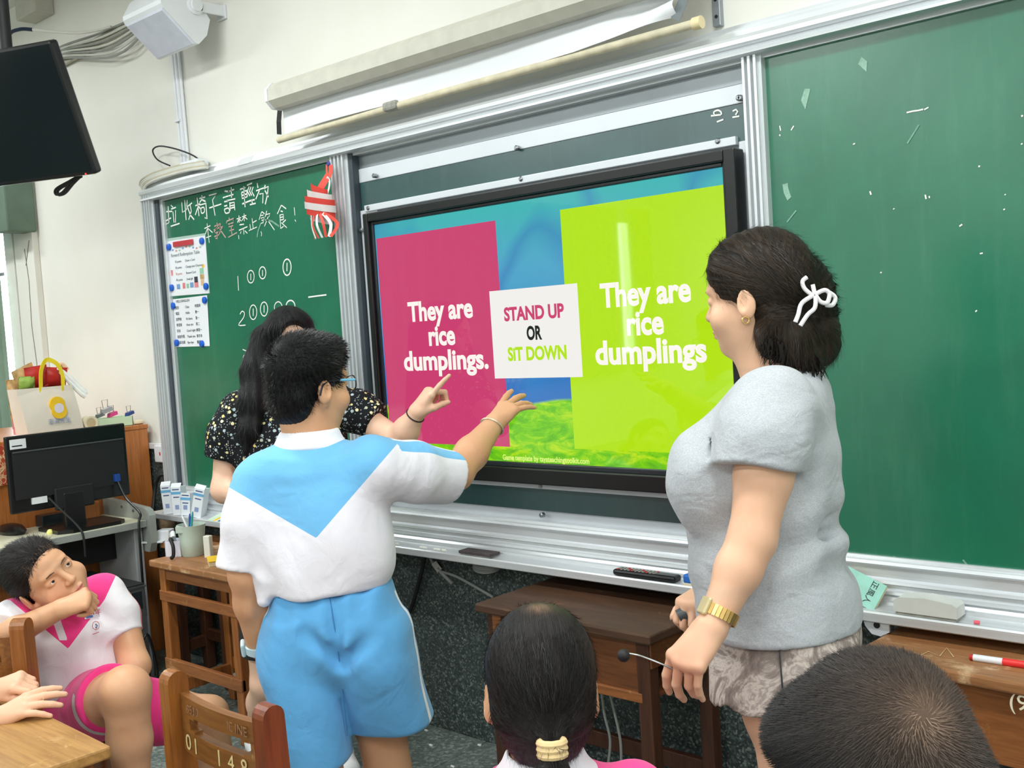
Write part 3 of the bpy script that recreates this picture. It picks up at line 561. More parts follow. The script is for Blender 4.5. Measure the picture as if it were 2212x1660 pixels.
def desk(label, x0, x1, y0, y1, z, top='desk_top_worn', body='desk_wood', leg='desk_wood_v', rot=0.0, drawer=True, apron=0.13, oh=0.03):
    cx_, cy_ = (x0 + x1) / 2, (y0 + y1) / 2; w, d = (x1 - x0) / 2, (y1 - y0) / 2
    r = thing('school_desk', label, 'desk', (cx_, cy_, 0)); M = placed(cx_, cy_, 0, rot)
    def P(name, mb, m, sm=False): mb.xf(M); return mb.build(name, m, r, sm)
    P('tabletop', MB().box((-w, -d, z - 0.026), (w, d, z), 0.005), top)
    P('apron', MB().box((-w + oh, -d + oh, z - 0.026 - apron), (w - oh, -d + oh + 0.018, z - 0.026), 0.002), body)
    P('apron', MB().box((-w + oh, d - oh - 0.018, z - 0.10), (w - oh, d - oh, z - 0.026), 0.002), body)
    for s in (-1, 1): P('side_rail', MB().box((s * (w - oh) - 0.01, -d + oh, z - 0.10), (s * (w - oh) + 0.01, d - oh, z - 0.026), 0.002), body)
    if drawer: P('shelf', MB().box((-w + oh, -d + oh, z - 0.036 - apron), (w - oh, d - oh, z - 0.024 - apron), 0.002), body)
    for sx in (-1, 1):
        for sy in (-1, 1):
            x, y = sx * (w - oh - 0.016), sy * (d - oh - 0.016)
            P('leg', MB().box((x - 0.021, y - 0.021, 0.0), (x + 0.021, y + 0.021, z - 0.026), 0.004), leg)
    for sx in (-1, 1): P('stretcher', MB().box((sx * (w - oh - 0.016) - 0.012, -d + oh, 0.10), (sx * (w - oh - 0.016) + 0.012, d - oh, 0.15), 0.003), leg)
    P('stretcher', MB().box((-w + oh, d - oh - 0.03, 0.13), (w - oh, d - oh - 0.008, 0.18), 0.003), leg)
    return r, M
dL, _ = desk('small orange-brown wooden desk carrying the pen cups beside the computer desk', -3.80, -3.235, -0.552, -0.20, 0.63, apron=0.05, drawer=False)
MB().box((-3.78, -0.530, 0.47), (-3.26, -0.51, 0.51), 0.003).build('front_rail', 'desk_wood', dL)
MB().box((-3.78, -0.530, 0.20), (-3.26, -0.51, 0.245), 0.003).build('front_stretcher', 'desk_wood', dL)
dB, _ = desk('dark brown desk tucked under the chalk tray behind the pen cup desk', -4.27, -3.82, -0.24, -0.025, 0.595, 'desk_top_worn', 'desk_dark', 'desk_dark_v', apron=0.08)
dM, _ = desk('worn wooden desk under the chalk tray below the display', -2.20, -1.565, -0.40, -0.03, 0.63, 'desk_top_dark', 'desk_dark', 'desk_dark_v', rot=-0.02, apron=0.15)
for sx in (-2.150, -1.63): MB().box((sx, -0.378, 0.545), (sx + 0.035, -0.366, 0.607), 0.002).build('corner_block', 'desk_wood', dM)
MB().box((-2.14, -0.382, 0.435), (-1.62, -0.362, 0.462), 0.003).build('lower_lip', 'desk_wood', dM)
dR, MR = desk('wooden desk at the lower right with a painted number, behind the dark-haired boy', -1.06, -0.42, -0.335, 0.03 - 0.06, 0.645, 'desk_top_worn', 'desk_wood', 'desk_dark_v', rot=-0.06, apron=0.16)
t_ = ay(2200, 1512, -0.31)
text_mesh('(91', 0.048, plain('paint_white', rgb(232, 222, 196), 0.8), Matrix.Rotation(-0.06, 4, 'Z') @ Matrix(), 'number', None)
o = bpy.data.objects['number']; o.data.transform(frame_m((t_[0] + 0.018, t_[1] - 0.0225, t_[2]), (1, -0.06, 0), (0, 0, 1))); adopt(o, dR)
dN, _ = desk('tan wooden desk at the lower left corner with resting hands on it', -2.62, -2.046, -2.0, -1.605, 0.655, 'desk_top_tan', 'desk_wood', 'desk_wood_v', rot=-0.03, apron=0.13)

def chair(label, ax_, ay_, ang, width, h, seat_sign=1, texts=False, wood_l='chair_wood_v', wood_r='chair_wood_red'):
    """origin at the left post, backrest along local +x, seat towards local +y"""
    r = thing('wooden_chair', label, 'chair', (ax_, ay_, 0)); M = placed(ax_, ay_, 0, ang)
    def P(name, mb, m, par=r, sm=False): mb.xf(M); return mb.build(name, m, par, sm)
    sh = 0.39; dpt = 0.045; s = seat_sign
    def post(x0, x1, m):
        prof = []
        for k in range(9):
            a = math.pi * k / 8; prof.append((-dpt / 2 - 0.01 + dpt / 2 * math.cos(a), h - dpt / 2 + dpt / 2 * math.sin(a)))
        prof = prof + [(-dpt * 0.5 - 0.032, h - 0.2), (-0.03 - dpt / 2, sh), (-0.035, 0.0), (0.012, 0.0), (0.014, sh), (-0.004, h - 0.2)]
        P('back_post', MB().prism([(s * y, z) for y, z in prof], x0, x1, 'x'), m)
    post(-0.018, 0.018, wood_l); post(width - 0.018, width + 0.018, wood_r)
    n = 14; mb = MB()
    def yb(t): return s * (-0.030 - 0.014 * 4 * t * (1 - t))
    for i in range(n):
        t0, t1 = i / n, (i + 1) / n; x0 = 0.016 + (width - 0.032) * t0; x1 = 0.016 + (width - 0.032) * t1
        sl = 0.0
        q = (i + 0.5) / n
        if 0.12 < q < 0.88: sl = 0.022 if (q < 0.19 or q > 0.81) else 0.032
        mid = h - 0.098
        for za, zb in (((h - 0.160, mid - sl / 2), (mid + sl / 2, h - 0.045)) if sl else ((h - 0.160, h - 0.045),)):
            a, b = yb(t0), yb(t1); th = s * 0.018
            mb.add([(x0, a, za), (x1, b, za), (x1, b + th, za), (x0, a + th, za), (x0, a, zb), (x1, b, zb), (x1, b + th, zb), (x0, a + th, zb)],
                   [(3, 2, 1, 0), (4, 5, 6, 7), (0, 1, 5, 4), (1, 2, 6, 5), (2, 3, 7, 6), (3, 0, 4, 7)])
    br = P('back_rail', mb, 'chair_wood')
    for k in range(6):
        y = s * (0.02 + k * 0.055); P('seat_slat', MB().box((-0.01, y, sh - 0.018), (width + 0.01, y + s * 0.045, sh), 0.003), 'chair_wood')
    P('front_rail', MB().box((-0.005, s * 0.30, sh - 0.065), (width + 0.005, s * 0.325, sh - 0.018), 0.003), 'chair_wood')
    for x in (0.005, width - 0.005):
        P('front_leg', MB().box((x - 0.018, s * 0.295, 0), (x + 0.018, s * 0.333, sh - 0.018), 0.004), 'chair_wood_v')
        P('side_rail', MB().box((x - 0.01, 0, sh - 0.06), (x + 0.01, s * 0.30, sh - 0.018), 0.002), 'chair_wood')
        P('stretcher', MB().box((x - 0.009, 0, 0.12), (x + 0.009, s * 0.30, 0.155), 0.002), 'chair_wood')
    if texts:
        pm = plain('paint_yellow', rgb(206, 182, 128), 0.8, var=0.2, vs_=150)
        for body, fx_, z, sz in (('0', 0.15, h - 0.137, 0.045), ('1', 0.25, h - 0.137, 0.045), ('1', 0.52, h - 0.137, 0.045), ('4', 0.64, h - 0.137, 0.045), ('8', 0.76, h - 0.137, 0.045)):
            yy = yb(fx_) - s * 0.0008
            text_mesh(body, sz, pm, M @ frame_m((width * fx_, yy, z), (1, -0.09 * (0.5 - fx_), 0), (0, 0, 1)), 'painted_number', br)
        text_mesh('8530', 0.024, plain('paint_faded', rgb(138, 96, 62), 0.8, var=0.3, vs_=200), M @ frame_m((width * 0.24, yb(0.24) - s * 0.0008, h - 0.066), (1, -0.02, 0), (0, 0, 1)), 'faded_number', br)
        text_mesh('IE INE', 0.026, MATS['paint_faded'], M @ frame_m((width * 0.72, yb(0.72) - s * 0.0008, h - 0.066), (1, 0.02, 0), (0, 0, 1)), 'faded_number', br)
    return r
chair('wooden school chair numbered 148, backrest towards us behind the boy', -1.945, -1.487, -0.03, 0.338, 0.80, 1, True)
chair('wooden school chair the girl in pink leans on', -2.815, -1.715, math.atan2(0.61, 0.79), 0.30, 0.83, 1, False, 'chair_wood_v', 'chair_wood_v')

# computer desk
plain('desk_grey', rgb(150, 154, 148), 0.5); plain('desk_laminate', rgb(205, 202, 178), 0.5, var=0.05)
DX, DZ = -4.287, 0.70
cdk = thing('computer_desk', 'grey computer desk with pale laminate top holding the monitor', 'computer desk', (-4.56, -0.8, 0))
MB().box((-4.664, -1.30, DZ - 0.02), (DX, -0.285, DZ), 0.004).build('tabletop', 'desk_laminate', cdk)
MB().box((DX - 0.004, -1.30, DZ - 0.03), (DX + 0.004, -0.285, DZ - 0.001), 0.002).build('edge_band', 'desk_grey', cdk)
pl = [(-4.88, 0.0), (DX + 0.02, 0.0), (DX + 0.02, 0.70), (DX + 0.012, 0.725), (DX - 0.01, 0.738), (-4.7, 0.775), (-4.88, 0.78)]
pl = [(-4.664, 0.56), (DX + 0.01, 0.56), (DX + 0.03, 0.60), (DX + 0.03, 0.72), (DX + 0.015, 0.742), (DX - 0.01, 0.752), (-4.664, 0.775)]
MB().prism(pl, -0.285, -0.255, 'y').build('end_guard', 'desk_grey', cdk)
for y in (-0.31, -1.27): MB().box((-4.66, y - 0.02, 0.0), (DX - 0.03, y + 0.02, DZ - 0.02), 0.003).build('side_panel', plain('desk_panel', rgb(158, 162, 164), 0.5), cdk)
MB().box((DX - 0.22, -1.25, 0.52), (DX - 0.20, -0.33, 0.68), 0.002).build('keyboard_rail', 'black_matte', cdk)
for s in (0.0, 0.1): MB().lathe((DX - 0.10 - s, -0.287, 0.735 + s * 0.1), [(0.006, 0.0), (0.006, -0.003)], 8, 'y').build('screw', 'steel', cdk)
# monitor
mo = thing('computer_monitor', 'black computer monitor seen from behind on the grey desk', 'monitor', (-4.43, -0.53, DZ))
MX = -4.42
MB().box((MX - 0.02, -0.795, 0.803), (MX, -0.275, 1.122), 0.006).build('frame', 'black_plastic', mo)
MB().prism([(-0.775, 0.86), (-0.295, 0.86), (-0.295, 1.055), (-0.775, 1.055)], MX, MX + 0.012, 'x').build('rear_cover', 'black_matte', mo)
MB().box((MX + 0.010, -0.775, 1.052), (MX + 0.0155, -0.295, 1.058), 0.001).build('ridge', plain('ridge_grey', rgb(72, 76, 80), 0.4), mo)
MB().box((MX + 0.002, -0.62, 0.79), (MX + 0.020, -0.45, 0.885), 0.006).build('port_cover', 'black_matte', mo)
MB().box((MX - 0.005, -0.585, DZ + 0.01), (MX + 0.022, -0.495, 0.86), 0.006).build('stand_neck', 'black_plastic', mo)
MB().prism([(MX - 0.10, -0.65), (MX + 0.08, -0.65), (MX + 0.115, -0.60), (MX + 0.115, -0.39), (MX + 0.09, -0.36), (MX - 0.10, -0.36)], DZ, DZ + 0.016, 'z').build('stand_base', 'black_plastic', mo)
lb = plain('label_white', rgb(226, 228, 230), 0.6)
q = MB().box((MX - 0.001, -0.778, 1.068), (MX + 0.001, -0.712, 1.108)).build('sticker', lb, mo)
MB().box((MX + 0.001, -0.770, 1.078), (MX + 0.0014, -0.728, 1.083)).build('printed_line', 'bezel_grey', q)
MB().box((MX + 0.0006, -0.712, 0.833), (MX + 0.0125, -0.65, 0.86)).build('sticker', lb, mo)
MB().box((MX + 0.004, -0.355, 0.872), (MX + 0.03, -0.33, 0.905), 0.003).build('video_plug', plain('plug_blue', rgb(24, 70, 150), 0.45), mo)
MB().tube(smooth_path([(MX + 0.022, -0.342, 0.875), (MX + 0.06, -0.33, 0.80), (DX + 0.0, -0.31, 0.735), (DX + 0.02, -0.33, 0.69), (DX + 0.03, -0.34, 0.5), (DX + 0.05, -0.35, 0.3)], 6), 0.0055, 8).build('video_cable', 'black_plastic', mo, True)
MB().tube(smooth_path([(MX + 0.015, -0.645, 0.85), (MX + 0.06, -0.62, 0.80), (DX - 0.02, -0.585, 0.735), (DX + 0.012, -0.575, 0.69), (DX + 0.014, -0.575, 0.6)], 6), 0.0045, 8).build('power_cable', 'black_matte', mo, True)
solo(MB().lathe((-4.40, -0.655, DZ), [(0.012, 0), (0.014, 0.008), (0.008, 0.018), (0.002, 0.02)], 10), 'chalk_stub', plain('chalk_yellow', rgb(238, 236, 140), 0.8), 'yellow stub beside the monitor stand', 'stub', smooth=True)
q = az(10, 1150, DZ); solo(MB().lathe((-4.59, q[1], DZ), [(0.050, 0), (0.06, 0.015), (0.045, 0.035), (0.02, 0.042)], 16, 'z', 1.6, 0.8), 'computer_mouse', 'black_plastic', 'black mouse-like lump at the left edge of the desk', 'mouse', smooth=True)
# tower
tw = thing('computer_tower', 'grey computer tower with cables under the desk', 'computer', (-4.2, -0.55, 0.0))
MB().box((-4.45, -0.655, 0.03), (-4.0, -0.47, 0.50), 0.004).build('case', 'black_matte', tw)
MB().box((-4.0, -0.650, 0.04), (-3.992, -0.475, 0.485), 0.002).build('rear_plate', plain('plate_steel', rgb(120, 124, 126), 0.4, 0.7, var=0.2, vs_=25), tw)
MB().box((-3.993, -0.64, 0.40), (-3.990, -0.49, 0.47)).build('supply_vent', 'bezel_grey', tw)
MB().lathe((-3.992, -0.555, 0.30), [(0.046, 0.0), (0.046, 0.003), (0.04, 0.004)], 20, 'x').build('fan_grille', 'ridge_grey', tw)
for k in range(5): MB().box((-3.992, -0.64, 0.07 + k * 0.03), (-3.989, -0.50, 0.085 + k * 0.03)).build('slot_cover', 'steel', tw)
MB().box((-4.01, -0.655, 0.485), (-3.988, -0.47, 0.492)).build('top_lip', 'steel', tw)
for k in range(4):
    y = -0.63 + 0.035 * k
    MB().tube(smooth_path([(-3.99, y, 0.44 - 0.05 * k), (-3.95, y - 0.01, 0.42 - 0.05 * k), (-3.94, y + 0.02, 0.30), (-3.95, y + 0.05, 0.12), (-3.97, y, 0.01)], 6), 0.006, 7).build('cable', 'black_plastic', tw, True)
cf = thing('cable', 'thick black cable running across the floor from the computer tower', 'cable', (-3.8, -0.6, 0))
MB().tube(smooth_path([(-3.97, -0.60, 0.12), (-3.85, -0.66, 0.10), (-3.6, -0.68, 0.02), (-3.3, -0.66, 0.012), (-3.0, -0.60, 0.012)], 8), 0.009, 8).build('sheath', 'black_matte', cf, True)
uc = thing('cable_tangle', 'loops of grey cable hanging under the pen cup desk', 'cables', (-3.55, -0.25, 0))
for pts in ([(-3.70, -0.22, 0.58), (-3.66, -0.24, 0.42), (-3.55, -0.25, 0.36), (-3.42, -0.24, 0.34)], [(-3.74, -0.24, 0.30), (-3.62, -0.26, 0.34), (-3.5, -0.26, 0.30), (-3.46, -0.27, 0.18), (-3.52, -0.30, 0.05)], [(-3.40, -0.2, 0.55), (-3.42, -0.22, 0.30), (-3.50, -0.24, 0.16)], [(-3.7, -0.28, 0.12), (-3.6, -0.3, 0.08), (-3.5, -0.28, 0.10)]):
    MB().tube(smooth_path(pts, 8), 0.006, 7).build('cable', 'cable_grey', uc, True)

# cabinet with its load
CBX, CBZ = -4.672, 1.085
cab = thing('cabinet', 'orange-brown wooden cabinet in the corner under the tote bag', 'cabinet', (-5.1, -0.5, 0))
MB().box((-5.55, -0.95, 0.0), (CBX, -0.03, CBZ - 0.02), 0.003).build('body', 'cabinet_wood', cab)
MB().box((-5.57, -0.97, CBZ - 0.02), (CBX + 0.004, -0.028, CBZ), 0.003).build('top', 'cabinet_wood', cab)
for s in (-5.54, -5.11): MB().box((s, -0.972, 0.05), (s + 0.42, -0.955, 1.03), 0.004).build('door', 'cabinet_wood', cab)
def floral_mat():
    t = newmat('floral_red', 0.8); v = t.coords(); n = t.noise(v, 26.0, 3.0, 0.6, 1.5)
    t.base(t.ramp(n, [(0.42, rgb(168, 58, 30)), (0.48, rgb(190, 84, 48)), (0.52, rgb(232, 206, 160)), (0.6, rgb(176, 66, 36))]))
floral_mat()
solo(MB().box((CBX + 0.004, -0.97, 0.90), (CBX + 0.012, -0.66, CBZ - 0.012), 0.003), 'patterned_cloth', 'floral_red', 'red floral cloth draped over the side of the cabinet', 'cloth')
bx = thing('wire_rack', 'dark metal rack standing left of the monitor', 'rack', (-4.9, -1.0, 0.70))
for y in (-0.86, -0.90): MB().cyl((-4.60, y, 0.70), (-4.61, y - 0.01, 0.93), 0.008, 8).build('upright', 'bezel_grey', bx)
MB().box((-4.66, -0.98, 0.925), (-4.55, -0.80, 0.942), 0.003).build('shelf', 'black_matte', bx)
for nm, (a, b), col, lab in (('storage_box', ((-4.66, -0.47, DZ), (-4.60, -0.33, DZ + 0.07)), 'cabinet_wood', 'small wooden box on the desk behind the monitor stand'), ('storage_box', ((-4.66, -0.60, DZ), (-4.59, -0.50, DZ + 0.05)), 'bezel_grey', 'small dark box on the desk under the left of the monitor')):
    solo(MB().box(a, b, 0.004), nm, col, lab, 'box')

# tote bag
plain('tote_canvas', rgb(228, 218, 204), 0.85, var=0.04, vs_=9, bump=0.3, bscale=700); plain('tote_yellow', rgb(240, 214, 30), 0.6)
TB = CBZ
BL, BR2, TRt, TLt = ax(68, 938, -4.70), ax(180, 921, -4.70), ax(170, 832, -4.72), ax(50, 842, -4.72)
tb = thing('tote_bag', 'cream canvas tote bag with yellow handles and round yellow print', 'bag', (-4.78, (BL[1] + BR2[1]) / 2, TB))
y0, y1 = BL[1] - 0.012, BR2[1] + 0.003; ty0, ty1 = y0 - 0.03, y1 - 0.03; th_ = 0.215; bw = 0.13
vs_ = []
for k in range(9):
    t = k / 8; z = TB + th_ * t; a = y0 + (ty0 - y0) * t; b = y1 + (ty1 - y1) * t; xf_ = -4.70 - 0.02 * t + 0.008 * math.sin(t * 3.1); xb = -4.70 - bw + 0.02 * t
    for (x, y) in ((xf_, a), (xf_ + 0.004, a * 0.66 + b * 0.34), (xf_ + 0.004, a * 0.34 + b * 0.66), (xf_, b), ((xf_ + xb) / 2, b + 0.004), (xb, b), (xb, a), ((xf_ + xb) / 2, a + 0.01)): vs_.append((x, y, z))
fs = [(k * 8 + i, k * 8 + (i + 1) % 8, (k + 1) * 8 + (i + 1) % 8, (k + 1) * 8 + i) for k in range(8) for i in range(8)] + [tuple(range(7, -1, -1))]
MB().add(vs_, fs).build('body', 'tote_canvas', tb, 70)
MB().strip([(-4.7155, ty0, TB + th_ - 0.012), (-4.7155, ty1, TB + th_ - 0.012)], 0.026, (1, 0, 0), 0.002).build('hem', 'tote_canvas', tb)
ha, hb = ax(88, 834, -4.715), ax(136, 830, -4.715); hm = ax(100, 778, -4.71); hm2 = ax(122, 786, -4.71)
MB().strip(smooth_path([tuple(ha + [0, 0, -0.03]), tuple(ha), tuple(ax(89, 800, -4.71)), tuple(hm), tuple(hm2), tuple(ax(134, 808, -4.715)), tuple(hb), tuple(hb + [0, 0, -0.03])], 6), 0.019, (1, 0.25, 0), 0.002).build('handle', 'tote_yellow', tb)
MB().strip(smooth_path([(-4.80, ha[1] + 0.01, TB + th_ - 0.02), (-4.82, ha[1] + 0.03, TB + th_ + 0.07), (-4.82, hb[1] - 0.02, TB + th_ + 0.075), (-4.80, hb[1], TB + th_ - 0.02)], 6), 0.019, (1, 0.2, 0), 0.002).build('handle', 'tote_yellow', tb)
pc = ax(126, 881, -4.695); mb = MB()
yl = plain('print_yellow', rgb(244, 196, 36), 0.7)
MB().lathe((pc[0] + 0.005, pc[1] - 0.005, pc[2] + 0.016), [(0.034, -0.012), (0.034, 0.002)], 24, 'x').build('round_print', yl, tb)
MB().lathe((pc[0] + 0.005, pc[1] + 0.002, pc[2] - 0.016), [(0.034, -0.012), (0.034, 0.0021)], 24, 'x').build('round_print', yl, tb)
MB().lathe((pc[0] + 0.005, pc[1], pc[2] - 0.002), [(0.022, 0.0), (0.022, 0.0032)], 20, 'x').build('pale_print', plain('print_lilac', rgb(226, 216, 226), 0.7), tb)
tp = ax(128, 910, -4.693); text_mesh('澎湃先生', 0.026, plain('print_blue', rgb(128, 150, 186), 0.7), frame_m((tp[0] + 0.006, tp[1], tp[2]), (0, 1, 0), (0, 0, 1)), 'lettering', tb)
# things poking out of the tote and the snack bag behind it
plain('snack_red', rgb(190, 40, 36), 0.4); plain('snack_brown', rgb(196, 158, 104), 0.5, var=0.3, vs_=40); plain('plastic_white', rgb(232, 232, 228), 0.4); plain('snack_green', rgb(150, 180, 80), 0.5)
def packet(name, lab, c, size, col, rz, tilt=0.2, cat='packet'):
    mb = MB(); n = 8; sx, sz = size; vs_ = []
    for i in range(n + 1):
        for j in range(n + 1):
            a, b = i / n * 2 - 1, j / n * 2 - 1; e = (1 - a * a) * (1 - b * b); vs_.append((0.022 * e + random.uniform(-1, 1) * 0.004, a * sx / 2, b * sz / 2))
    for i in range(n + 1):
        for j in range(n + 1):
            a, b = i / n * 2 - 1, j / n * 2 - 1; e = (1 - a * a) * (1 - b * b); vs_.append((-0.022 * e, a * sx / 2, b * sz / 2))
    m = (n + 1) ** 2; fs = []
    for i in range(n):
        for j in range(n):
            q = (i * (n + 1) + j, (i + 1) * (n + 1) + j, (i + 1) * (n + 1) + j + 1, i * (n + 1) + j + 1); fs.append(q); fs.append(tuple(k + m for k in reversed(q)))
    rim = [j for j in range(n + 1)] + [(i) * (n + 1) + n for i in range(1, n + 1)] + [n * (n + 1) + j for j in range(n - 1, -1, -1)] + [i * (n + 1) for i in range(n - 1, 0, -1)]
    fs += [(rim[k], rim[(k + 1) % len(rim)], rim[(k + 1) % len(rim)] + m, rim[k] + m) for k in range(len(rim))]
    mb.add(vs_, fs); mb.xf(Matrix.Translation(tuple(c)) @ Matrix.Rotation(rz, 4, 'X') @ Matrix.Rotation(tilt, 4, 'Y')); return solo(mb, name, col, lab, cat, smooth=70)
packet('snack_packet', 'red snack packet poking out of the tote bag', ax(78, 815, -4.76), (0.10, 0.10), 'snack_red', 0.1)
packet('snack_packet', 'red and white snack packet behind the right handle of the tote', ax(118, 815, -4.77), (0.11, 0.09), 'snack_red', -0.1)
packet('snack_packet', 'brown crumpled snack packet at the left of the tote opening', ax(55, 815, -4.78), (0.10, 0.10), 'snack_brown', 0.4)
packet('snack_packet', 'green snack packet just inside the tote opening', ax(58, 828, -4.75), (0.07, 0.06), 'snack_green', 0.0)
packet('snack_packet', 'tall brown and pink snack packet standing left of the tote bag', ax(38, 872, -4.85), (0.075, 0.22), 'snack_brown', 0.05, 0.0)
packet('snack_packet', 'small pink packet at the foot of the tote bag', ax(40, 915, -4.83), (0.05, 0.10), plain('snack_pink', rgb(214, 130, 136), 0.5, var=0.3, vs_=40), 0.0, 0.0)
wb = thing('plastic_bag', 'white plastic bag handle hanging over the right side of the tote', 'plastic bag', tuple(ax(160, 835, -4.76)))
for dk in (0, 1):
    pts = [ax(102 + 8 * dk, 800 + 4 * dk, -4.78), ax(128, 800 + 6 * dk, -4.76), ax(152, 818 + 8 * dk, -4.74), ax(172, 838 + 8 * dk, -4.72), ax(186, 850 + 6 * dk, -4.71)]
    MB().tube(smooth_path(pts, 6), [0.010] * 12 + [0.013] * 8 + [0.015] * 5, 8).build('twisted_handle', 'plastic_white', wb, True)
MB().tube(smooth_path([ax(126, 806, -4.78), ax(126, 792, -4.78), ax(134, 788, -4.78), ax(146, 800, -4.77)], 6), 0.010, 8).build('knot', plain('plastic_peach', rgb(228, 190, 150), 0.5), wb, True)
# tape roll, green tray with clips
rp = ax(195, 910, -4.71); tr_ = thing('tape_roll', 'roll of cream tape standing beside the tote bag', 'tape roll', (-4.72, rp[1], CBZ))
MB().lathe((-4.745, rp[1], CBZ + 0.033), [(0.024, 0), (0.033, 0), (0.033, 0.045), (0.024, 0.045), (0.022, 0.044), (0.022, 0.001)], 24, 'x').build('tape', plain('tape_cream', rgb(230, 220, 190), 0.6), tr_, True)
MB().lathe((-4.745, rp[1], CBZ + 0.033), [(0.014, 0.002), (0.0225, 0.002), (0.0225, 0.043), (0.014, 0.043)], 24, 'x').build('core', plain('core_tan', rgb(200, 180, 140), 0.7), tr_, True)
ga, gb = ax(207, 918, -4.71), ax(288, 912, -4.71); gt = thing('paper_tray', 'pale green paper tray full of clips on the cabinet', 'tray', (-4.76, (ga[1] + gb[1]) / 2, CBZ))
gm = plain('paper_green', rgb(206, 232, 198), 0.7); gy0, gy1 = ga[1], gb[1]
for a, b in (((-4.715, gy0, CBZ), (-4.712, gy1, CBZ + 0.045)), ((-4.80, gy0, CBZ), (-4.797, gy1, CBZ + 0.045)), ((-4.80, gy0, CBZ), (-4.712, gy0 + 0.003, CBZ + 0.045)), ((-4.80, gy1 - 0.003, CBZ), (-4.712, gy1, CBZ + 0.045)), ((-4.80, gy0, CBZ), (-4.712, gy1, CBZ + 0.002))): MB().box(a, b).build('side', gm, gt)
def clip(lab, u, v_, col, s=1.0):
    c = ax(u, v_, -4.74); r = thing('binder_clip', lab, 'clip', tuple(c))
    MB().prism([(c[1] - 0.02 * s, c[2] - 0.008 * s), (c[1] + 0.02 * s, c[2] + 0.004 * s), (c[1] + 0.017 * s, c[2] + 0.02 * s), (c[1] - 0.016 * s, c[2] + 0.010 * s)], c[0] - 0.016 * s, c[0] + 0.016 * s, 'x').build('body', col, r)
    MB().tube([(c[0], c[1] - 0.012 * s, c[2] + 0.014 * s), (c[0], c[1] - 0.016 * s, c[2] + 0.045 * s), (c[0], c[1] + 0.008 * s, c[2] + 0.047 * s), (c[0], c[1] + 0.006 * s, c[2] + 0.018 * s)], 0.0016, 6).build('wire_arm', 'steel', r)
clip('bright pink binder clip in the green tray', 243, 898, plain('clip_pink', rgb(226, 70, 140), 0.4)); clip('navy blue clip at the right end of the green tray', 280, 896, plain('clip_navy', rgb(40, 66, 130), 0.4), 0.9)
clip('grey metal clip at the left end of the green tray', 216, 900, 'steel', 0.9); clip('pale silver clip in the middle of the green tray', 230, 890, plain('clip_silver', rgb(190, 190, 194), 0.35, 0.5), 1.2)
q = ax(300, 921, -4.72); solo(MB().lathe((q[0], q[1], CBZ), [(0.012, 0), (0.02, 0.006), (0.02, 0.016), (0.01, 0.022)], 14, 'z', 1.0, 1.5), 'cream_pouch', 'tape_cream', 'small cream pouch at the right end of the cabinet top', 'pouch', smooth=True)
# outlet and wall strip beside the cabinet
oc = thing('wall_outlet', 'white wall outlet on trunking between cabinet and blackboard', 'outlet', (-4.58, -0.02, 0.95))
MB().box((-4.72, -0.025, 0.965), (-4.46, 0, 0.992), 0.003).build('trunking', 'white_plastic', oc)
MB().box((-4.62, -0.036, 0.905), (-4.50, 0, 0.985), 0.005).build('plate', 'white_plastic', oc); MB().box((-4.57, -0.038, 0.94), (-4.563, -0.035, 0.955)).build('switch_light', 'snack_red', oc)
ow = thing('cable', 'black cable drooping from the wall outlet behind the computer desk', 'cable', (-4.5, -0.05, 0.5))
MB().tube(smooth_path([ay(358, 1027, -0.06), ay(345, 1028, -0.08), ay(335, 1055, -0.09), ay(330, 1100, -0.12), ay(320, 1130, -0.16)], 6), 0.008, 8).build('sheath', 'black_matte', ow, True)

# ------------------------------------------------------------------ small things on the pen cup desk
LZ = 0.63
pb = az(385, 1200, LZ); wbx = thing('pen_box', 'small white square box holding a black and white charger', 'box', (pb[0], pb[1], LZ))
a = 0.034
for s in (((-a, -a, 0), (a, -a + 0.003, 0.062)), ((-a, a - 0.003, 0), (a, a, 0.062)), ((-a, -a, 0), (-a + 0.003, a, 0.062)), ((a - 0.003, -a, 0), (a, a, 0.062)), ((-a, -a, 0), (a, a, 0.003))):
    mb = MB().box(*s); mb.xf(placed(pb[0], pb[1], LZ, 0.5)); mb.build('side', plain('white_card', rgb(224, 224, 236), 0.5), wbx)
ch = thing('charger', 'black and white charger lead hanging out of the white box', 'charger', (pb[0], pb[1], LZ + 0.04))
MB().tube(smooth_path([(pb[0] - 0.02, pb[1], LZ + 0.045), (pb[0] - 0.01, pb[1] - 0.01, LZ + 0.09), (pb[0] + 0.01, pb[1] - 0.02, LZ + 0.075)], 5), 0.009, 8).build('white_plug', 'white_plastic', ch, True)
MB().tube(smooth_path([(pb[0] + 0.0, pb[1] - 0.02, LZ + 0.06), (pb[0] + 0.03, pb[1] - 0.045, LZ + 0.075), (pb[0] + 0.055, pb[1] - 0.05, LZ + 0.05), (pb[0] + 0.06, pb[1] - 0.055, LZ + 0.015), (pb[0] + 0.05, pb[1] - 0.06, LZ + 0.006)], 5), 0.007, 8).build('black_lead', 'black_matte', ch, True)
pcup = az(418, 1200, LZ); cupr = thing('pen_cup', 'pale green plastic pitcher used as a pen cup', 'cup', (pcup[0], pcup[1], LZ))
cup_m = plain('cup_green', rgb(188, 204, 192), 0.45)
MB().lathe((pcup[0], pcup[1], LZ), [(0.040, 0), (0.043, 0.004), (0.047, 0.06), (0.052, 0.105), (0.056, 0.122), (0.053, 0.122), (0.048, 0.10), (0.042, 0.01)], 28).build('body', cup_m, cupr, True)
MB().prism([(pcup[0] - 0.018, pcup[1] - 0.048), (pcup[0] + 0.018, pcup[1] - 0.048), (pcup[0], pcup[1] - 0.068)], LZ + 0.098, LZ + 0.123, 'z').build('spout', cup_m, cupr)
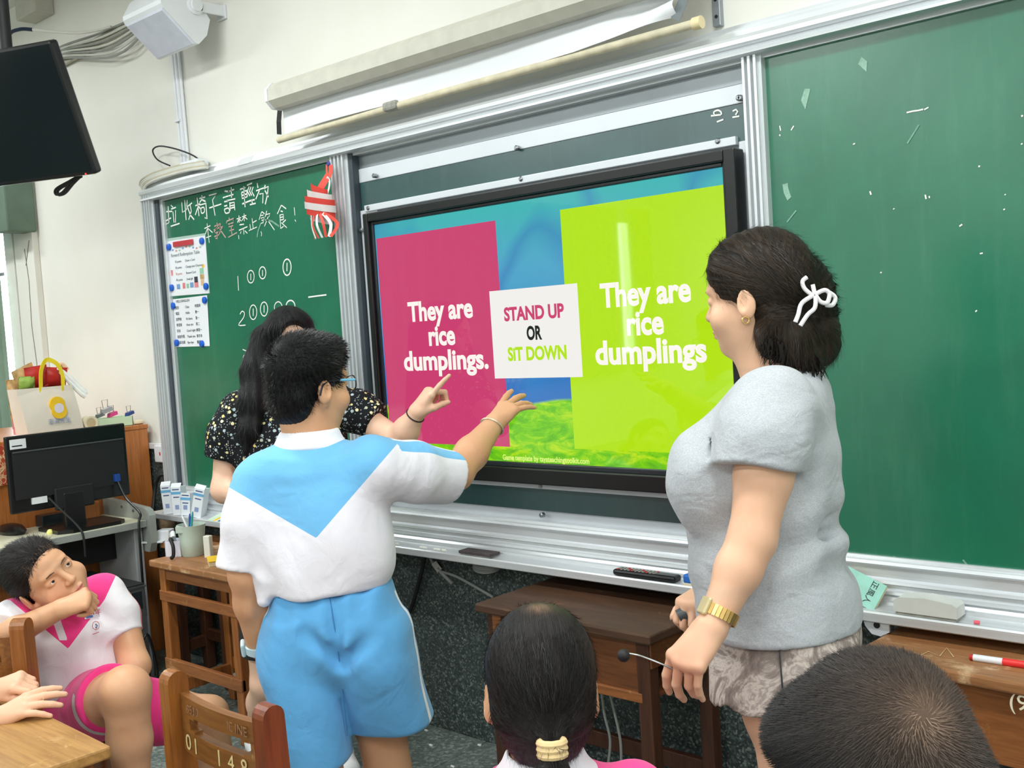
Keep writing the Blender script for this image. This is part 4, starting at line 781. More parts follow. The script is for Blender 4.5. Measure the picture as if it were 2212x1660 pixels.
for k, (dx, dy, L, col, lab) in enumerate(((-0.045, -0.01, 0.155, 'white_plastic', 'white pen leaning left in the green cup'), (-0.02, 0.02, 0.16, 'plug_blue', 'blue pen in the green cup'), (0.0, 0.02, 0.17, plain('pen_teal', rgb(50, 150, 150), 0.4), 'teal pen in the green cup'), (-0.045, 0.0, 0.11, 'clip_pink', 'pink topped pen in the green cup'))):
    pn = thing('pen', lab, 'pen', (pcup[0], pcup[1], LZ + 0.01))
    b0 = np.array([pcup[0] - dx * 0.4, pcup[1] - dy, LZ + 0.012]); b1 = np.array([pcup[0] + dx * 1.15, pcup[1] + dy * 0.6, LZ + L])
    MB().tube([b0, b0 * 0.1 + b1 * 0.9], 0.0045, 8).build('barrel', col, pn, True); MB().tube([b0 * 0.1 + b1 * 0.9, b1], [0.005, 0.002], 8).build('tip', col, pn, True)
p = az(452, 1205, LZ); o = MB().box((-0.014, -0.012, 0), (0.014, 0.012, 0.085), 0.003); o.xf(placed(p[0], p[1], LZ, 0.4)); solo(o, 'small_carton', plain('carton_white', rgb(226, 226, 216), 0.6), 'narrow white carton standing right of the pen cup', 'carton')
p = az(478, 1215, LZ); nb = thing('notebook', 'thick notebook with a yellow cover on the pen cup desk', 'notebook', (p[0], p[1], LZ))
o = MB().box((-0.05, -0.035, 0), (0.05, 0.035, 0.018), 0.002); o.xf(placed(p[0] + 0.01, p[1] - 0.02, LZ, -0.5)); o.build('pages', plain('pages', rgb(216, 200, 160), 0.8), nb)
o = MB().box((-0.052, -0.037, 0.018), (0.052, 0.037, 0.022), 0.001); o.xf(placed(p[0] + 0.01, p[1] - 0.02, LZ, -0.5)); o.build('cover', plain('cover_yellow', rgb(240, 196, 30), 0.5), nb)
p = az(338, 1165, 0.595) + [0.08, 0, 0]; ps = thing('power_strip', 'white power adapter block on the dark brown desk', 'adapter', (p[0], p[1], 0.595))
o = MB().box((-0.03, -0.03, 0), (0.03, 0.03, 0.05), 0.004); o.xf(placed(p[0], p[1], 0.595, 0.6)); o.build('block', 'white_plastic', ps); o = MB().box((-0.09, -0.025, 0), (0.03, 0.025, 0.008), 0.002); o.xf(placed(p[0], p[1] - 0.035, 0.595, 0.6)); o.build('base', 'white_plastic', ps)
MB().tube(smooth_path([(p[0] + 0.03, p[1] + 0.01, 0.625), (p[0] + 0.08, p[1] - 0.02, 0.63), (p[0] + 0.12, p[1] - 0.04, 0.603)], 5), 0.006, 8).build('lead', 'cable_white', ps, True)
p = az(365, 1142, 0.595); solo(MB().lathe((p[0], p[1], 0.595), [(0.038, 0), (0.044, 0.01), (0.042, 0.055), (0.03, 0.056), (0.028, 0.05)], 22), 'twine_roll', plain('twine', rgb(176, 150, 120), 0.9, var=0.3, vs_=60), 'beige roll standing under the left end of the chalk tray', 'roll', smooth=True)

# ------------------------------------------------------------------ on the chalk tray
TZ = 0.699
plain('carton_print', rgb(226, 230, 236), 0.5, var=0.02); plain('print_navy', rgb(70, 84, 130), 0.6); plain('band_blue', rgb(104, 168, 210), 0.6)
def chalk_box(lab, u, tilt, h, dy=0.0, opened=False):
    b = ay(u, 1114, -0.128 + dy); r = thing('chalk_box', lab, 'box', (b[0], b[1], TZ)); M = placed(b[0], b[1], TZ, 0.5) @ Matrix.Rotation(tilt, 4, 'Y'); w = 0.024
    def P(name, mb, m, par=r): mb.xf(M); return mb.build(name, m, par)
    bd = P('carton', MB().box((-w, -w, 0), (w, w, h), 0.001) if not opened else MB().box((-w, -w, 0), (w, -w + 0.002, h)).box((-w, w - 0.002, 0), (w, w, h)).box((-w, -w, 0), (-w + 0.002, w, h)).box((w - 0.002, -w, 0), (w, w, h)).box((-w, -w, 0), (w, w, 0.002)), 'carton_print')
    P('blue_band', MB().box((-w - 0.0004, -w - 0.0004, h - 0.032), (w + 0.0004, -w + 0.001, h - 0.020)), 'band_blue', bd)
    for z, s in ((h - 0.013, 0.7), (h - 0.047, 0.6)): P('printed_line', MB().box((-w * s, -w - 0.0005, z), (w * s, -w + 0.001, z + 0.005)), 'print_navy', bd)
    P('printed_mark', MB().box((-w * 0.4, -w - 0.0005, 0.026), (w * 0.4, -w + 0.001, 0.046)), plain('mark_blue', rgb(140, 156, 196), 0.6), bd)
    if not opened: P('flap', MB().add([(-w, -w, h), (w, -w, h), (w, -w + 0.014, h + 0.017), (-w, -w + 0.014, h + 0.017), (-w, -w + 0.0015, h), (w, -w + 0.0015, h), (w, -w + 0.0155, h + 0.017), (-w, -w + 0.0155, h + 0.017)], [(0, 1, 2, 3), (4, 5, 6, 7), (0, 1, 5, 4), (2, 3, 7, 6), (1, 2, 6, 5), (3, 0, 4, 7)]), 'carton_print')
    return r, M
chalk_box('white chalk carton standing leftmost on the chalk tray', 371, -0.06, 0.128); chalk_box('white chalk carton second from the left on the tray', 391, -0.02, 0.125)
r, M = chalk_box('open chalk carton with chalk sticks showing inside', 407, 0.08, 0.100, 0.012, True)
chalk_box('white chalk carton tilted to the right beside the booklet', 428, 0.24, 0.128)
for k in range(5):
    ck_ = MB().tube([(-0.012 + 0.006 * k, 0.005, 0.01), (-0.014 + 0.007 * k, -0.004 + 0.003 * k, 0.088 + 0.006 * (k % 3))], 0.005, 8); ck_.xf(M); solo(ck_, 'chalk_stick', 'chalk', 'white chalk stick in the open carton', 'chalk', 'chalk in the open carton', True)
bk0, bk1 = ay(448, 1118, -0.158), ay(512, 1122, -0.12)
bo = thing('booklet', 'pale striped booklet lying on the tray beside the chalk cartons', 'booklet', (bk0[0] + 0.06, -0.13, TZ))
o = MB().box((0, -0.045, 0), (0.16, 0.045, 0.008), 0.001); o.xf(placed(bk0[0], -0.118, TZ + 0.004, 0.0) @ Matrix.Rotation(0.25, 4, 'X')); o.build('pages', plain('booklet_cover', rgb(206, 226, 214), 0.6), bo)
for k, c_ in enumerate(('paper_green', 'print_yellow', 'print_navy', 'band_blue')):
    o = MB().box((0.01 + 0.035 * k, -0.043, 0.008), (0.028 + 0.035 * k, 0.043, 0.0086)); o.xf(placed(bk0[0], -0.118, TZ + 0.004, 0.0) @ Matrix.Rotation(0.25, 4, 'X')); o.build('cover_stripe', c_, bo)
a, b = ay(1328, 1240, -0.14), ay(1466, 1252, -0.13); rm = thing('remote_control', 'long black remote control lying on the chalk tray', 'remote', (a[0], -0.13, TZ))
MB().box((a[0], -0.152, TZ), (b[0], -0.112, TZ + 0.018), 0.007).build('body', 'black_plastic', rm)
for i in range(11):
    for j in range(3):
        x = a[0] + 0.012 + i * 0.0125; y = -0.146 + j * 0.0105; MB().box((x, y, TZ + 0.017), (x + 0.007, y + 0.006, TZ + 0.0195), 0.001).build('button', 'dust_grey' if (i + j) % 4 else 'snack_red', rm)
a, b = ay(998, 1190, -0.14), ay(1066, 1200, -0.14); er = thing('felt_eraser', 'flat dark felt eraser lying on the chalk tray', 'eraser', (a[0], -0.14, TZ))
MB().box((a[0], -0.157, TZ + 0.004), (b[0], -0.108, TZ + 0.014), 0.002).build('felt', plain('felt_dark', rgb(78, 70, 72), 0.95, var=0.2, vs_=40), er); MB().box((a[0] + 0.004, -0.154, TZ), (b[0] - 0.004, -0.112, TZ + 0.005), 0.001).build('base', 'dust_grey', er)
a = ay(1483, 1252, -0.14); be = thing('board_eraser', 'blue sponge eraser on the tray beside the woman in grey', 'eraser', (a[0], -0.14, TZ))
MB().box((a[0], -0.16, TZ + 0.006), (a[0] + 0.10, -0.11, TZ + 0.032), 0.006).build('handle', plain('eraser_blue', rgb(40, 110, 200), 0.5), be); MB().box((a[0], -0.16, TZ), (a[0] + 0.10, -0.11, TZ + 0.008), 0.001).build('sponge', 'tape_cream', be)
a, b = ay(1930, 1318, -0.16), ay(2068, 1338, -0.155); we = thing('board_eraser', 'large pale grey box eraser on the tray at the right', 'eraser', ((a[0] + b[0]) / 2, -0.135, TZ))
x0, x1 = a[0], b[0]; xm = (x0 + x1) / 2
MB().prism([(x0, TZ + 0.008), (x1, TZ + 0.008), (x1, TZ + 0.035), (x1 - 0.01, TZ + 0.041), (xm, TZ + 0.048), (x0 + 0.012, TZ + 0.043), (x0, TZ + 0.035)], -0.158, -0.104, 'y').build('shell', plain('eraser_grey', rgb(206, 208, 204), 0.5), we)
MB().box((x0 + 0.003, -0.156, TZ), (x1 - 0.003, -0.106, TZ + 0.008), 0.001).build('felt', 'dust_grey', we)
a = ay(1885, 1312, -0.15); tk = thing('book', 'worn teal booklet leaning on the tray behind the woman in grey', 'book', (a[0], -0.13, TZ))
Mb = placed(a[0] - 0.07, -0.135, TZ, 0.0) @ Matrix.Rotation(-0.5, 4, 'X') @ Matrix.Rotation(0.35, 4, 'Y')
for nm, bb, m_ in (('pages', ((-0.05, 0.001, 0.018), (0.062, 0.012, 0.085)), 'pages'), ('cover', ((-0.052, -0.001, 0.016), (0.064, 0.001, 0.087)), plain('cover_teal', rgb(150, 206, 190), 0.6, var=0.1, vs_=30))):
    o = MB().box(*bb); o.xf(Mb); o.build(nm, m_, tk)
text_mesh('正風人', 0.020, 'bezel_grey', Mb @ frame_m((0.035, -0.0014, 0.055), (0, 0, -1), (1, 0, 0)), 'lettering', tk)
for k, (u, v_, L, col, lab) in enumerate(((858, 1181, 0.02, 'chalk', 'short chalk stub at the left of the tray under the boy'), (915, 1189, 0.03, 'chalk', 'thin chalk stub on the tray beside the boy'), (945, 1192, 0.03, 'chalk', 'chalk stub close to a pair on the tray'), (960, 1195, 0.018, 'chalk', 'smallest chalk stub left of the felt eraser'), (2110, 1352, 0.012, plain('chalk_rose', rgb(232, 100, 116), 0.9), 'pink chalk stub on the tray right of the box eraser'))):
    p = ay(u, v_, -0.145); solo(MB().cyl((p[0] - L / 2, -0.145, TZ + 0.004), (p[0] + L / 2, -0.143, TZ + 0.004), 0.0045, 8), 'chalk_stub', col, lab, 'chalk', smooth=True)
# marker on the right desk
a, b = az(2095, 1420, 0.652), az(2235, 1440, 0.652); d = (b - a); mk = thing('marker_pen', 'white and red marker pen on the right desk', 'marker', tuple((a + b) / 2))
for nm, t0, t1, r, m_ in (('tail_cap', 0.0, 0.06, 0.0065, 'snack_red'), ('barrel', 0.06, 0.52, 0.0078, 'white_plastic'), ('cap', 0.52, 1.0, 0.0085, plain('cap_red', rgb(226, 48, 46), 0.35))): MB().cyl(a + d * t0, a + d * t1, r, 12).build(nm, m_, mk, True)
strokes_p = [az(*q, 0.6462) for q in ((1975, 1410), (1990, 1416), (2005, 1408), (2030, 1418), (2045, 1400), (2060, 1420))]
MB().strip([tuple(q) for q in strokes_p], 0.003, (0, 0, 1), 0.0002).build('scratch', 'paint_yellow', dR)
# cables on the wall below the tray
wl_ = thing('cable', 'black cable hanging down the wall behind the boy', 'cable', tuple(ay(905, 1250, -0.03)))
MB().tube(smooth_path([ay(918, 1195, -0.06), ay(912, 1230, -0.04), ay(893, 1300, -0.03), ay(880, 1330, -0.03)], 6), 0.008, 8).build('sheath', 'black_matte', wl_, True)
wl2 = thing('cable', 'grey cable with a connector sloping across the wall under the tray', 'cable', tuple(ay(980, 1250, -0.02)))
MB().tube(smooth_path([ay(925, 1197, -0.05), ay(945, 1230, -0.025), ay(990, 1248, -0.02), ay(1066, 1291, -0.02)], 6), 0.005, 8).tube(smooth_path([ay(945, 1228, -0.03), ay(962, 1246, -0.02), ay(978, 1262, -0.02)], 6), 0.007, 8).build('sheath', 'cable_grey', wl2, True)
c0_, c1_ = ay(937, 1217, -0.03), ay(950, 1234, -0.025); MB().tube([c0_, c1_], 0.013, 4).build('connector', 'cable_white', wl2)
cl_ = thing('cable_coil', 'small coil of grey cable tucked under the chalk tray', 'cable', tuple(ay(1050, 1225, -0.05)))
for k in range(4):
    c = ay(1052, 1214 + 4 * k, -0.06); MB().tube([(c[0] + 0.055 * math.cos(t), -0.06 + 0.03 * math.sin(t), c[2] + 0.012 * math.sin(t)) for t in np.linspace(0, 2 * math.pi, 20)], 0.004, 6).build('loop', 'cable_grey', cl_, True)
hg = thing('cable', 'two thin grey cords hanging below the worn desk', 'cable', tuple(ad(1310, 1600, 2.5)))
for pts in (((1295, 1455), (1305, 1540), (1318, 1600), (1312, 1662)), ((1305, 1450), (1325, 1530), (1340, 1600), (1342, 1662))): MB().tube(smooth_path([ay(*q, -0.2) for q in pts], 6), 0.004, 7).build('cord', 'cable_grey', hg, True)

# ------------------------------------------------------------------ papers, magnets and the paper lantern on the left board
def sheet(lab, corners, y, name='paper_sheet', m='paper_white'):
    P = [ay(u, v_, y) for u, v_ in corners]; mb = MB()
    mb.add([tuple(p) for p in P] + [tuple(p + [0, 0.0008, 0]) for p in P], [(0, 1, 2, 3), (7, 6, 5, 4), (0, 4, 5, 1), (1, 5, 6, 2), (2, 6, 7, 3), (3, 7, 4, 0)])
    return solo(mb, name, m, lab, 'paper'), P
plain('paper_white', rgb(236, 238, 244), 0.6, var=0.01); plain('paper_clear', rgb(176, 200, 192), 0.3)
s1, P1 = sheet('laminated reward table poster held by blue magnets', ((361, 522), (443, 509), (451, 634), (370, 640)), -0.0525)
sl, _ = sheet('clear plastic sleeve edge around the reward table poster', ((359, 516), (443, 504), (453, 634), (369, 641)), -0.0515, 'plastic_sleeve', 'paper_clear')
s2, P2 = sheet('white printed class list below the reward poster', ((373, 647), (447, 638), (453, 748), (381, 750)), -0.0525)
ink = plain('ink_grey', rgb(96, 102, 122), 0.7); ink2 = plain('ink_rose', rgb(206, 150, 140), 0.7); ink_d = plain('ink_dark', rgb(60, 64, 76), 0.7)
def on_sheet(P, a, b): return (P[0] * (1 - a) + P[1] * a) * (1 - b) + (P[3] * (1 - a) + P[2] * a) * b
def tline(par, P, body, a, b, size, m=ink, align='LEFT'):
    p = on_sheet(P, a, b); dx = P[1] - P[0]; text_mesh(body, size, m, frame_m((p[0], p[1] - 0.0009, p[2]), tuple(dx), (0, 0, 1)), 'printed_line', par, 0.0001, 0.0, align)
tline(s1, P1, 'Reward Redemption Table', 0.08, 0.27, 0.0215, plain('ink_slate', rgb(110, 124, 132), 0.7))
for k, (l, r_) in enumerate((('10 points', 'Draw a Card'), ('30 points', 'Change your Character'), ('20 points', 'Reward Card'), ('40 points', 'Small gift'))):
    tline(s1, P1, l, 0.17, 0.39 + 0.11 * k, 0.0145, ink2 if k == 2 else ink); tline(s1, P1, r_, 0.45, 0.39 + 0.11 * k, 0.0145, ink)
def dotq(par, P, a, b, wa, wb, m, nm='printed_mark'):
    c = [on_sheet(P, a + s * wa, b + t * wb) + [0, -0.0009, 0] for s, t in ((-1, -1), (1, -1), (1, 1), (-1, 1))]; MB().quad(*[tuple(q) for q in c]).build(nm, m, par)
for k in range(9): dotq(s1, P1, 0.14 + 0.09 * k, 0.17 + 0.025 * math.sin(k * 1.1), 0.022, 0.014, (plain('ink_sky', rgb(120, 160, 210), 0.7), ink2, plain('ink_mint', rgb(150, 200, 170), 0.7))[k % 3])
for a, b, wa, wb, m in ((0.22, 0.84, 0.045, 0.045, MATS['ink_sky']), (0.37, 0.83, 0.035, 0.05, MATS['snack_pink']), (0.47, 0.84, 0.03, 0.04, MATS['ink_mint']), (0.58, 0.83, 0.045, 0.045, MATS['ink_sky']), (0.70, 0.74, 0.045, 0.05, ink_d), (0.70, 0.83, 0.05, 0.05, MATS['snack_pink']), (0.86, 0.70, 0.05, 0.04, MATS['snack_brown']), (0.86, 0.80, 0.04, 0.055, MATS['plastic_peach']), (0.86, 0.60, 0.05, 0.05, MATS['ink_mint']), (0.07, 0.58, 0.025, 0.05, MATS['snack_pink']), (0.90, 0.52, 0.03, 0.025, yl)): dotq(s1, P1, a, b, wa, wb, m)
tline(s2, P2, 'HELLOENGLISH', 0.10, 0.06, 0.016, ink_d)
for k in range(7):
    for a, body in ((0.06, ('班別', '電話', '放學後', '學習單', '早安', '家庭作業', '回家功課')[k]), (0.36, ('Class', 'Hello', 'Hi there', 'How are', 'Good night', 'Thank you', 'Bye bye')[k]), (0.64, ('時間表', '數一', '第一', '第二', '練習一', '單字本', '聽讀')[k])):
        tline(s2, P2, body, a, 0.19 + 0.121 * k, 0.0155, ink_d)
mg = plain('magnet_blue', rgb(18, 92, 200), 0.35)
for u, v_, w_ in ((365, 534, 'at the upper left of the reward poster'), (436, 521, 'at the upper right of the reward poster'), (371, 622, 'at the lower left of the reward poster'), (445, 619, 'at the lower right of the reward poster'), (374, 661, 'at the upper left of the class list'), (442, 649, 'at the upper right of the class list'), (382, 741, 'at the lower left of the class list'), (436, 743, 'at the lower right of the class list')):
    p = ay(u, v_, -0.056); solo(MB().lathe((p[0], 0, p[2]), [(0.0145, -0.052), (0.0155, -0.056), (0.0145, -0.061), (0.009, -0.0635), (0.002, -0.064)], 18, 'y'), 'magnet', mg, 'blue round magnet ' + w_, 'magnet', 'blue board magnets', True, (p[0], -0.052, p[2]))
pa, pb2 = ay(376, 529, -0.056), ay(417, 523, -0.056); o = MB().add([tuple(pa + [0, 0, 0.013]), tuple(pb2 + [0, 0, 0.013]), tuple(pb2 - [0, 0, 0.012]), tuple(pa - [0, 0, 0.012])] + [tuple(q + [0, -0.006, 0]) for q in (pa + [0, 0, 0.011], pb2 + [0, 0, 0.011], pb2 - [0, 0, 0.010], pa - [0, 0, 0.010])], [(0, 1, 2, 3), (4, 5, 6, 7), (0, 1, 5, 4), (1, 2, 6, 5), (2, 3, 7, 6), (3, 0, 4, 7)])
solo(o, 'magnet_bar', plain('magnet_red', rgb(196, 60, 70), 0.35), 'red magnetic bar across the top of the reward poster', 'magnet')
# paper lantern ornament
lt = thing('paper_ornament', 'red and white woven paper ornament hanging from the board frame', 'ornament', tuple(ay(700, 440, -0.10)))
red_p, wht_p = plain('paper_red', rgb(236, 84, 72), 0.7), plain('paper_pale', rgb(240, 236, 236), 0.7)
def orn(u, v_, y=-0.115): return tuple(ay(640 + u / 10.375, 340 + v_ / 10.375, y))
MB().strip(smooth_path([orn(685, 160), orn(685, 300), orn(700, 420)], 4), 0.010, (0, -1, 0.2), 0.001).strip(smooth_path([orn(770, 170), orn(770, 330), orn(735, 440)], 4), 0.022, (0, -1, 0.1), 0.001).build('ribbon', red_p, lt)
MB().strip(smooth_path([orn(700, 440), orn(620, 570), orn(520, 740), orn(480, 880)], 5), 0.034, (0, -1, 0.1), 0.001).build('ribbon', red_p, lt)
MB().strip(smooth_path([orn(690, 440), orn(745, 520), orn(735, 680), orn(690, 830)], 5), 0.007, (0.3, -1, 0), 0.001).build('ribbon', wht_p, lt)
MB().lathe(tuple(np.array(orn(720, 145))), [(0.006, -0.004), (0.011, 0.0), (0.006, 0.006)], 10, 'y').build('pin', plain('pin_navy', rgb(60, 60, 130), 0.4), lt)
c1 = np.array(orn(600, 1050, -0.12))
for k in range(6):
    z = c1[2] + 0.052 - 0.021 * k; r = 0.085 * math.sin(0.55 + k * 0.36); mb = MB()
    pts = [(c1[0] + r * math.cos(t), c1[1] - 0.010 - 0.035 * abs(math.sin(t)) * (r / 0.085), z - 0.018 * math.cos(t)) for t in np.linspace(0, 2 * math.pi, 22)]
    vs_ = []
    for q in pts: vs_ += [(q[0], q[1], q[2] - 0.0125), (q[0], q[1], q[2] + 0.0125)]
    mb.add(vs_, [(2 * i, 2 * i + 1, 2 * i + 3, 2 * i + 2) for i in range(len(pts) - 1)]); mb.build('woven_band', wht_p if k % 2 else red_p, lt, 70)
for k in range(7):
    a = math.pi * (k + 0.5) / 7; x = c1[0] + 0.02 + 0.07 * math.cos(a)
    pts = smooth_path([(x * 0.6 + (c1[0] + 0.0) * 0.4, c1[1] - 0.04, c1[2] - 0.04), (x, c1[1] - 0.05 * math.sin(a), c1[2] - 0.08), (x * 0.7 + c1[0] * 0.3 + 0.006, c1[1] - 0.03, c1[2] - 0.125)], 5)
    MB().strip(pts, 0.012, (math.cos(a) * 0.6, -1, 0), 0.0008).build('paper_strip', red_p if k % 2 == 0 else wht_p, lt)
MB().strip(smooth_path([orn(300, 960), orn(340, 1120), orn(380, 1230)], 4), 0.045, (-0.3, -1, 0.1), 0.001).build('ribbon_end', red_p, lt)
MB().strip([orn(330, 1085, -0.118), orn(445, 1045, -0.122)], 0.012, (0, -1, 0), 0.001).build('ribbon_end', wht_p, lt)
# chalk crumbs on the floor
for k, (u, v_) in enumerate(((931, 1612), (1036, 1612), (978, 1658), (484, 1467), (921, 1580))):
    p = az(u, v_, 0.0); solo(MB().box((p[0] - 0.008, p[1] - 0.003, 0.0), (p[0] + 0.008, p[1] + 0.003, 0.005), 0.001), 'chalk_crumb', 'chalk', 'white chalk crumb on the floor by the wall', 'chalk', 'chalk crumbs on the floor')

# ------------------------------------------------------------------ implicit-surface figures
UP = np.array([0.0, 0.0, 1.0])
def unit(v): v = np.asarray(v, float); return v / np.linalg.norm(v)
CRH = unit(CAM_R * [1, 1, 0]); CFH = unit(CAM_F * [1, 1, 0])
def smin(a, b, k):
    if k <= 0: return np.minimum(a, b)
    h = np.maximum(k - np.abs(a - b), 0.0) / k; return np.minimum(a, b) - h * h * k * 0.25
class Sdf:
    CAP = 0.09
    def __init__(s): s.p = []; s.disp = None
    def _add(s, fn, c, r, k, op): s.p.append((fn, np.asarray(c, float), float(r), k, op)); return s
    def cone(s, a, b, ra, rb=None, k=0.015, op='u'):
        a = np.asarray(a, float); b = np.asarray(b, float); rb = ra if rb is None else rb; ba = b - a; L2 = max(ba @ ba, 1e-12)
        def fn(P): t = np.clip(((P - a) @ ba) / L2, 0, 1); return np.linalg.norm(P - a - t[:, None] * ba, axis=1) - (ra + t * (rb - ra))
        return s._add(fn, (a + b) / 2, math.sqrt(L2) / 2 + max(ra, rb), k, op)
    def chain(s, pts, rs, k=0.015):
        for i in range(len(pts) - 1): s.cone(pts[i], pts[i + 1], rs[i], rs[i + 1], k)
        return s
    def ell(s, c, r, fr=None, k=0.015, op='u'):
        c = np.asarray(c, float); r = np.asarray(r, float); fr = np.eye(3) if fr is None else np.asarray(fr, float)
        def fn(P):
            q = (P - c) @ fr.T; k0 = np.linalg.norm(q / r, axis=1); k1 = np.linalg.norm(q / (r * r), axis=1) + 1e-9; return np.where(k0 < 0.2, -r.min() * 0.8, k0 * (k0 - 1) / k1)
        return s._add(fn, c, r.max(), k, op)
    def loft(s, secs, u, v, k=0.02, n=2.3, op='u', rnd=0.012, w=None):
        """secs: (centre, half-width along u, half-width along v); stacked along w (default z)"""
        w = UP if w is None else unit(w); u = unit(u); v = unit(v)
        C = np.array([q[0] for q in secs], float); A = np.array([q[1] for q in secs], float); B = np.array([q[2] for q in secs], float); T = C @ w
        o = np.argsort(T); T, C, A, B = T[o], C[o], A[o], B[o]; m = 60; ts = np.linspace(T[0], T[-1], m)
        def herm(Y):
            d = np.gradient(Y, T) if len(T) > 2 else np.full(len(T), (Y[-1] - Y[0]) / (T[-1] - T[0])); i = np.clip(np.searchsorted(T, ts) - 1, 0, len(T) - 2); h = T[i + 1] - T[i]; x = (ts - T[i]) / h
            return (2 * x**3 - 3 * x**2 + 1) * Y[i] + (x**3 - 2 * x**2 + x) * h * d[i] + (-2 * x**3 + 3 * x**2) * Y[i + 1] + (x**3 - x**2) * h * d[i + 1]
        cu, cv, aa, bb = herm(C @ u), herm(C @ v), herm(A), herm(B)
        def fn(P):
            t = P @ w; x = P @ u - np.interp(t, ts, cu); y = P @ v - np.interp(t, ts, cv); a = np.interp(t, ts, aa); b = np.interp(t, ts, bb)
            q = (np.abs(x / a) ** n + np.abs(y / b) ** n) ** (1.0 / n) + 1e-6; r = np.hypot(x, y)
            d = np.where(q < 0.3, -np.minimum(a, b) * 0.7, r * (1 - 1 / q)) * 0.85
            e = np.maximum(T[0] - t, t - T[-1])
            return -smin(-d, -e, rnd)
        c = C.mean(0); return s._add(fn, c, np.linalg.norm(C - c, axis=1).max() + max(A.max(), B.max()) + 0.02, k, op)
    def half(s, pt, nrm, op='s', k=0.0):
        """removes the side nrm points to"""
        pt = np.asarray(pt, float); nrm = unit(nrm); return s._add(lambda P: -((P - pt) @ nrm), pt, 99.0, k, op)
    def sub(s, o, k=0.02, op='u'):
        lo, hi = o.bounds(); return s._add(lambda P: o(P), (lo + hi) / 2, np.linalg.norm(hi - lo) / 2, k, op)
    def fnop(s, fn, c, r, k=0.0, op='s'): return s._add(fn, c, r, k, op)
    def __call__(s, P):
        d = np.full(len(P), s.CAP)
        for fn, c, r, k, op in s.p:
            if r < 50:
                lb = np.linalg.norm(P - c, axis=1) - r; m = lb < (np.minimum(d, s.CAP) + k if op == 'u' else 0.03 + k)
                if not m.any(): continue
            else: m = slice(None)
            e = fn(P[m])
            if op == 'u': d[m] = smin(d[m], e, k)
            elif op == 's': d[m] = -smin(-d[m], e, k)
            else: d[m] = -smin(-d[m], -e, k)
        if s.disp is not None: d = d + s.disp(P)
        return d
    def bounds(s):
        lo = np.min([c - r for fn, c, r, k, op in s.p if op == 'u'], axis=0); hi = np.max([c + r for fn, c, r, k, op in s.p if op == 'u'], axis=0); return lo - 0.01, hi + 0.01
def nets(f, lo, hi, h):
    B = 6; lo = np.asarray(lo, float); n = np.ceil((np.asarray(hi) - lo) / h).astype(int) + 2; nb = np.ceil(n / B).astype(int)
    bi = np.stack(np.meshgrid(*[np.arange(q) for q in nb], indexing='ij'), -1).reshape(-1, 3)
    cv = f(lo + (bi * B + (B - 1) / 2) * h); act = np.abs(cv) < B * h * 0.95 + 0.006
    V = np.where(cv < 0, -1.0, 1.0).astype(np.float32); V = np.repeat(V[:, None], B**3, 1)
    loc = np.stack(np.meshgrid(*[np.arange(B)] * 3, indexing='ij'), -1).reshape(-1, 3)
    ab = bi[act]
    for i in range(0, len(ab), 1500):
        q = ab[i:i + 1500]; P = lo + (q[:, None, :] * B + loc[None]) * h; V[np.nonzero(act)[0][i:i + 1500]] = f(P.reshape(-1, 3)).reshape(len(q), -1)
    V = V.reshape(*nb, B, B, B).transpose(0, 3, 1, 4, 2, 5).reshape(*(nb * B))
    S = V < 0; cnt = np.zeros([q - 1 for q in S.shape], np.uint8)
    sl = [slice(0, -1), slice(1, None)]
    for a in (0, 1):
        for b in (0, 1):
            for c in (0, 1): cnt += S[sl[a], sl[b], sl[c]]
    cells = np.argwhere((cnt > 0) & (cnt < 8))
    if len(cells) == 0: return np.zeros((0, 3)), np.zeros((0, 4), int)
    idx = -np.ones(cnt.shape, np.int32); idx[tuple(cells.T)] = np.arange(len(cells))
    acc = np.zeros((len(cells), 3)); num = np.zeros(len(cells)); offs = np.array([[a, b, c] for a in (0, 1) for b in (0, 1) for c in (0, 1)])
    for i in range(8):
        for ax_ in range(3):
            if offs[i][ax_] == 0:
                o0 = offs[i]; o1 = o0.copy(); o1[ax_] = 1
                v0 = V[tuple((cells + o0).T)]; v1 = V[tuple((cells + o1).T)]; m = (v0 < 0) != (v1 < 0); t = np.where(m, v0 / np.where(m, v0 - v1, 1), 0)
                p = o0 + t[:, None] * (o1 - o0); acc[m] += p[m]; num[m] += 1
    verts = lo + (cells + acc / num[:, None]) * h; faces = []
    for ax_ in range(3):
        s0 = [slice(None)] * 3; s1 = [slice(None)] * 3; s0[ax_] = slice(0, -1); s1[ax_] = slice(1, None)
        a, b = S[tuple(s0)], S[tuple(s1)]; E = np.argwhere(a != b); o1, o2 = [q for q in range(3) if q != ax_]
        E = E[(E[:, o1] > 0) & (E[:, o2] > 0) & (E[:, o1] < cnt.shape[o1]) & (E[:, o2] < cnt.shape[o2])]
        ins = a[tuple(E.T)]; q = []
        for d1, d2 in ((-1, -1), (0, -1), (0, 0), (-1, 0)):
            e = E.copy(); e[:, o1] += d1; e[:, o2] += d2; q.append(idx[tuple(e.T)])
        q = np.stack(q, 1); flip = ins if ax_ != 1 else ~ins; q[~flip] = q[~flip][:, ::-1]; faces.append(q[(q >= 0).all(1)])
    return verts, np.concatenate(faces)
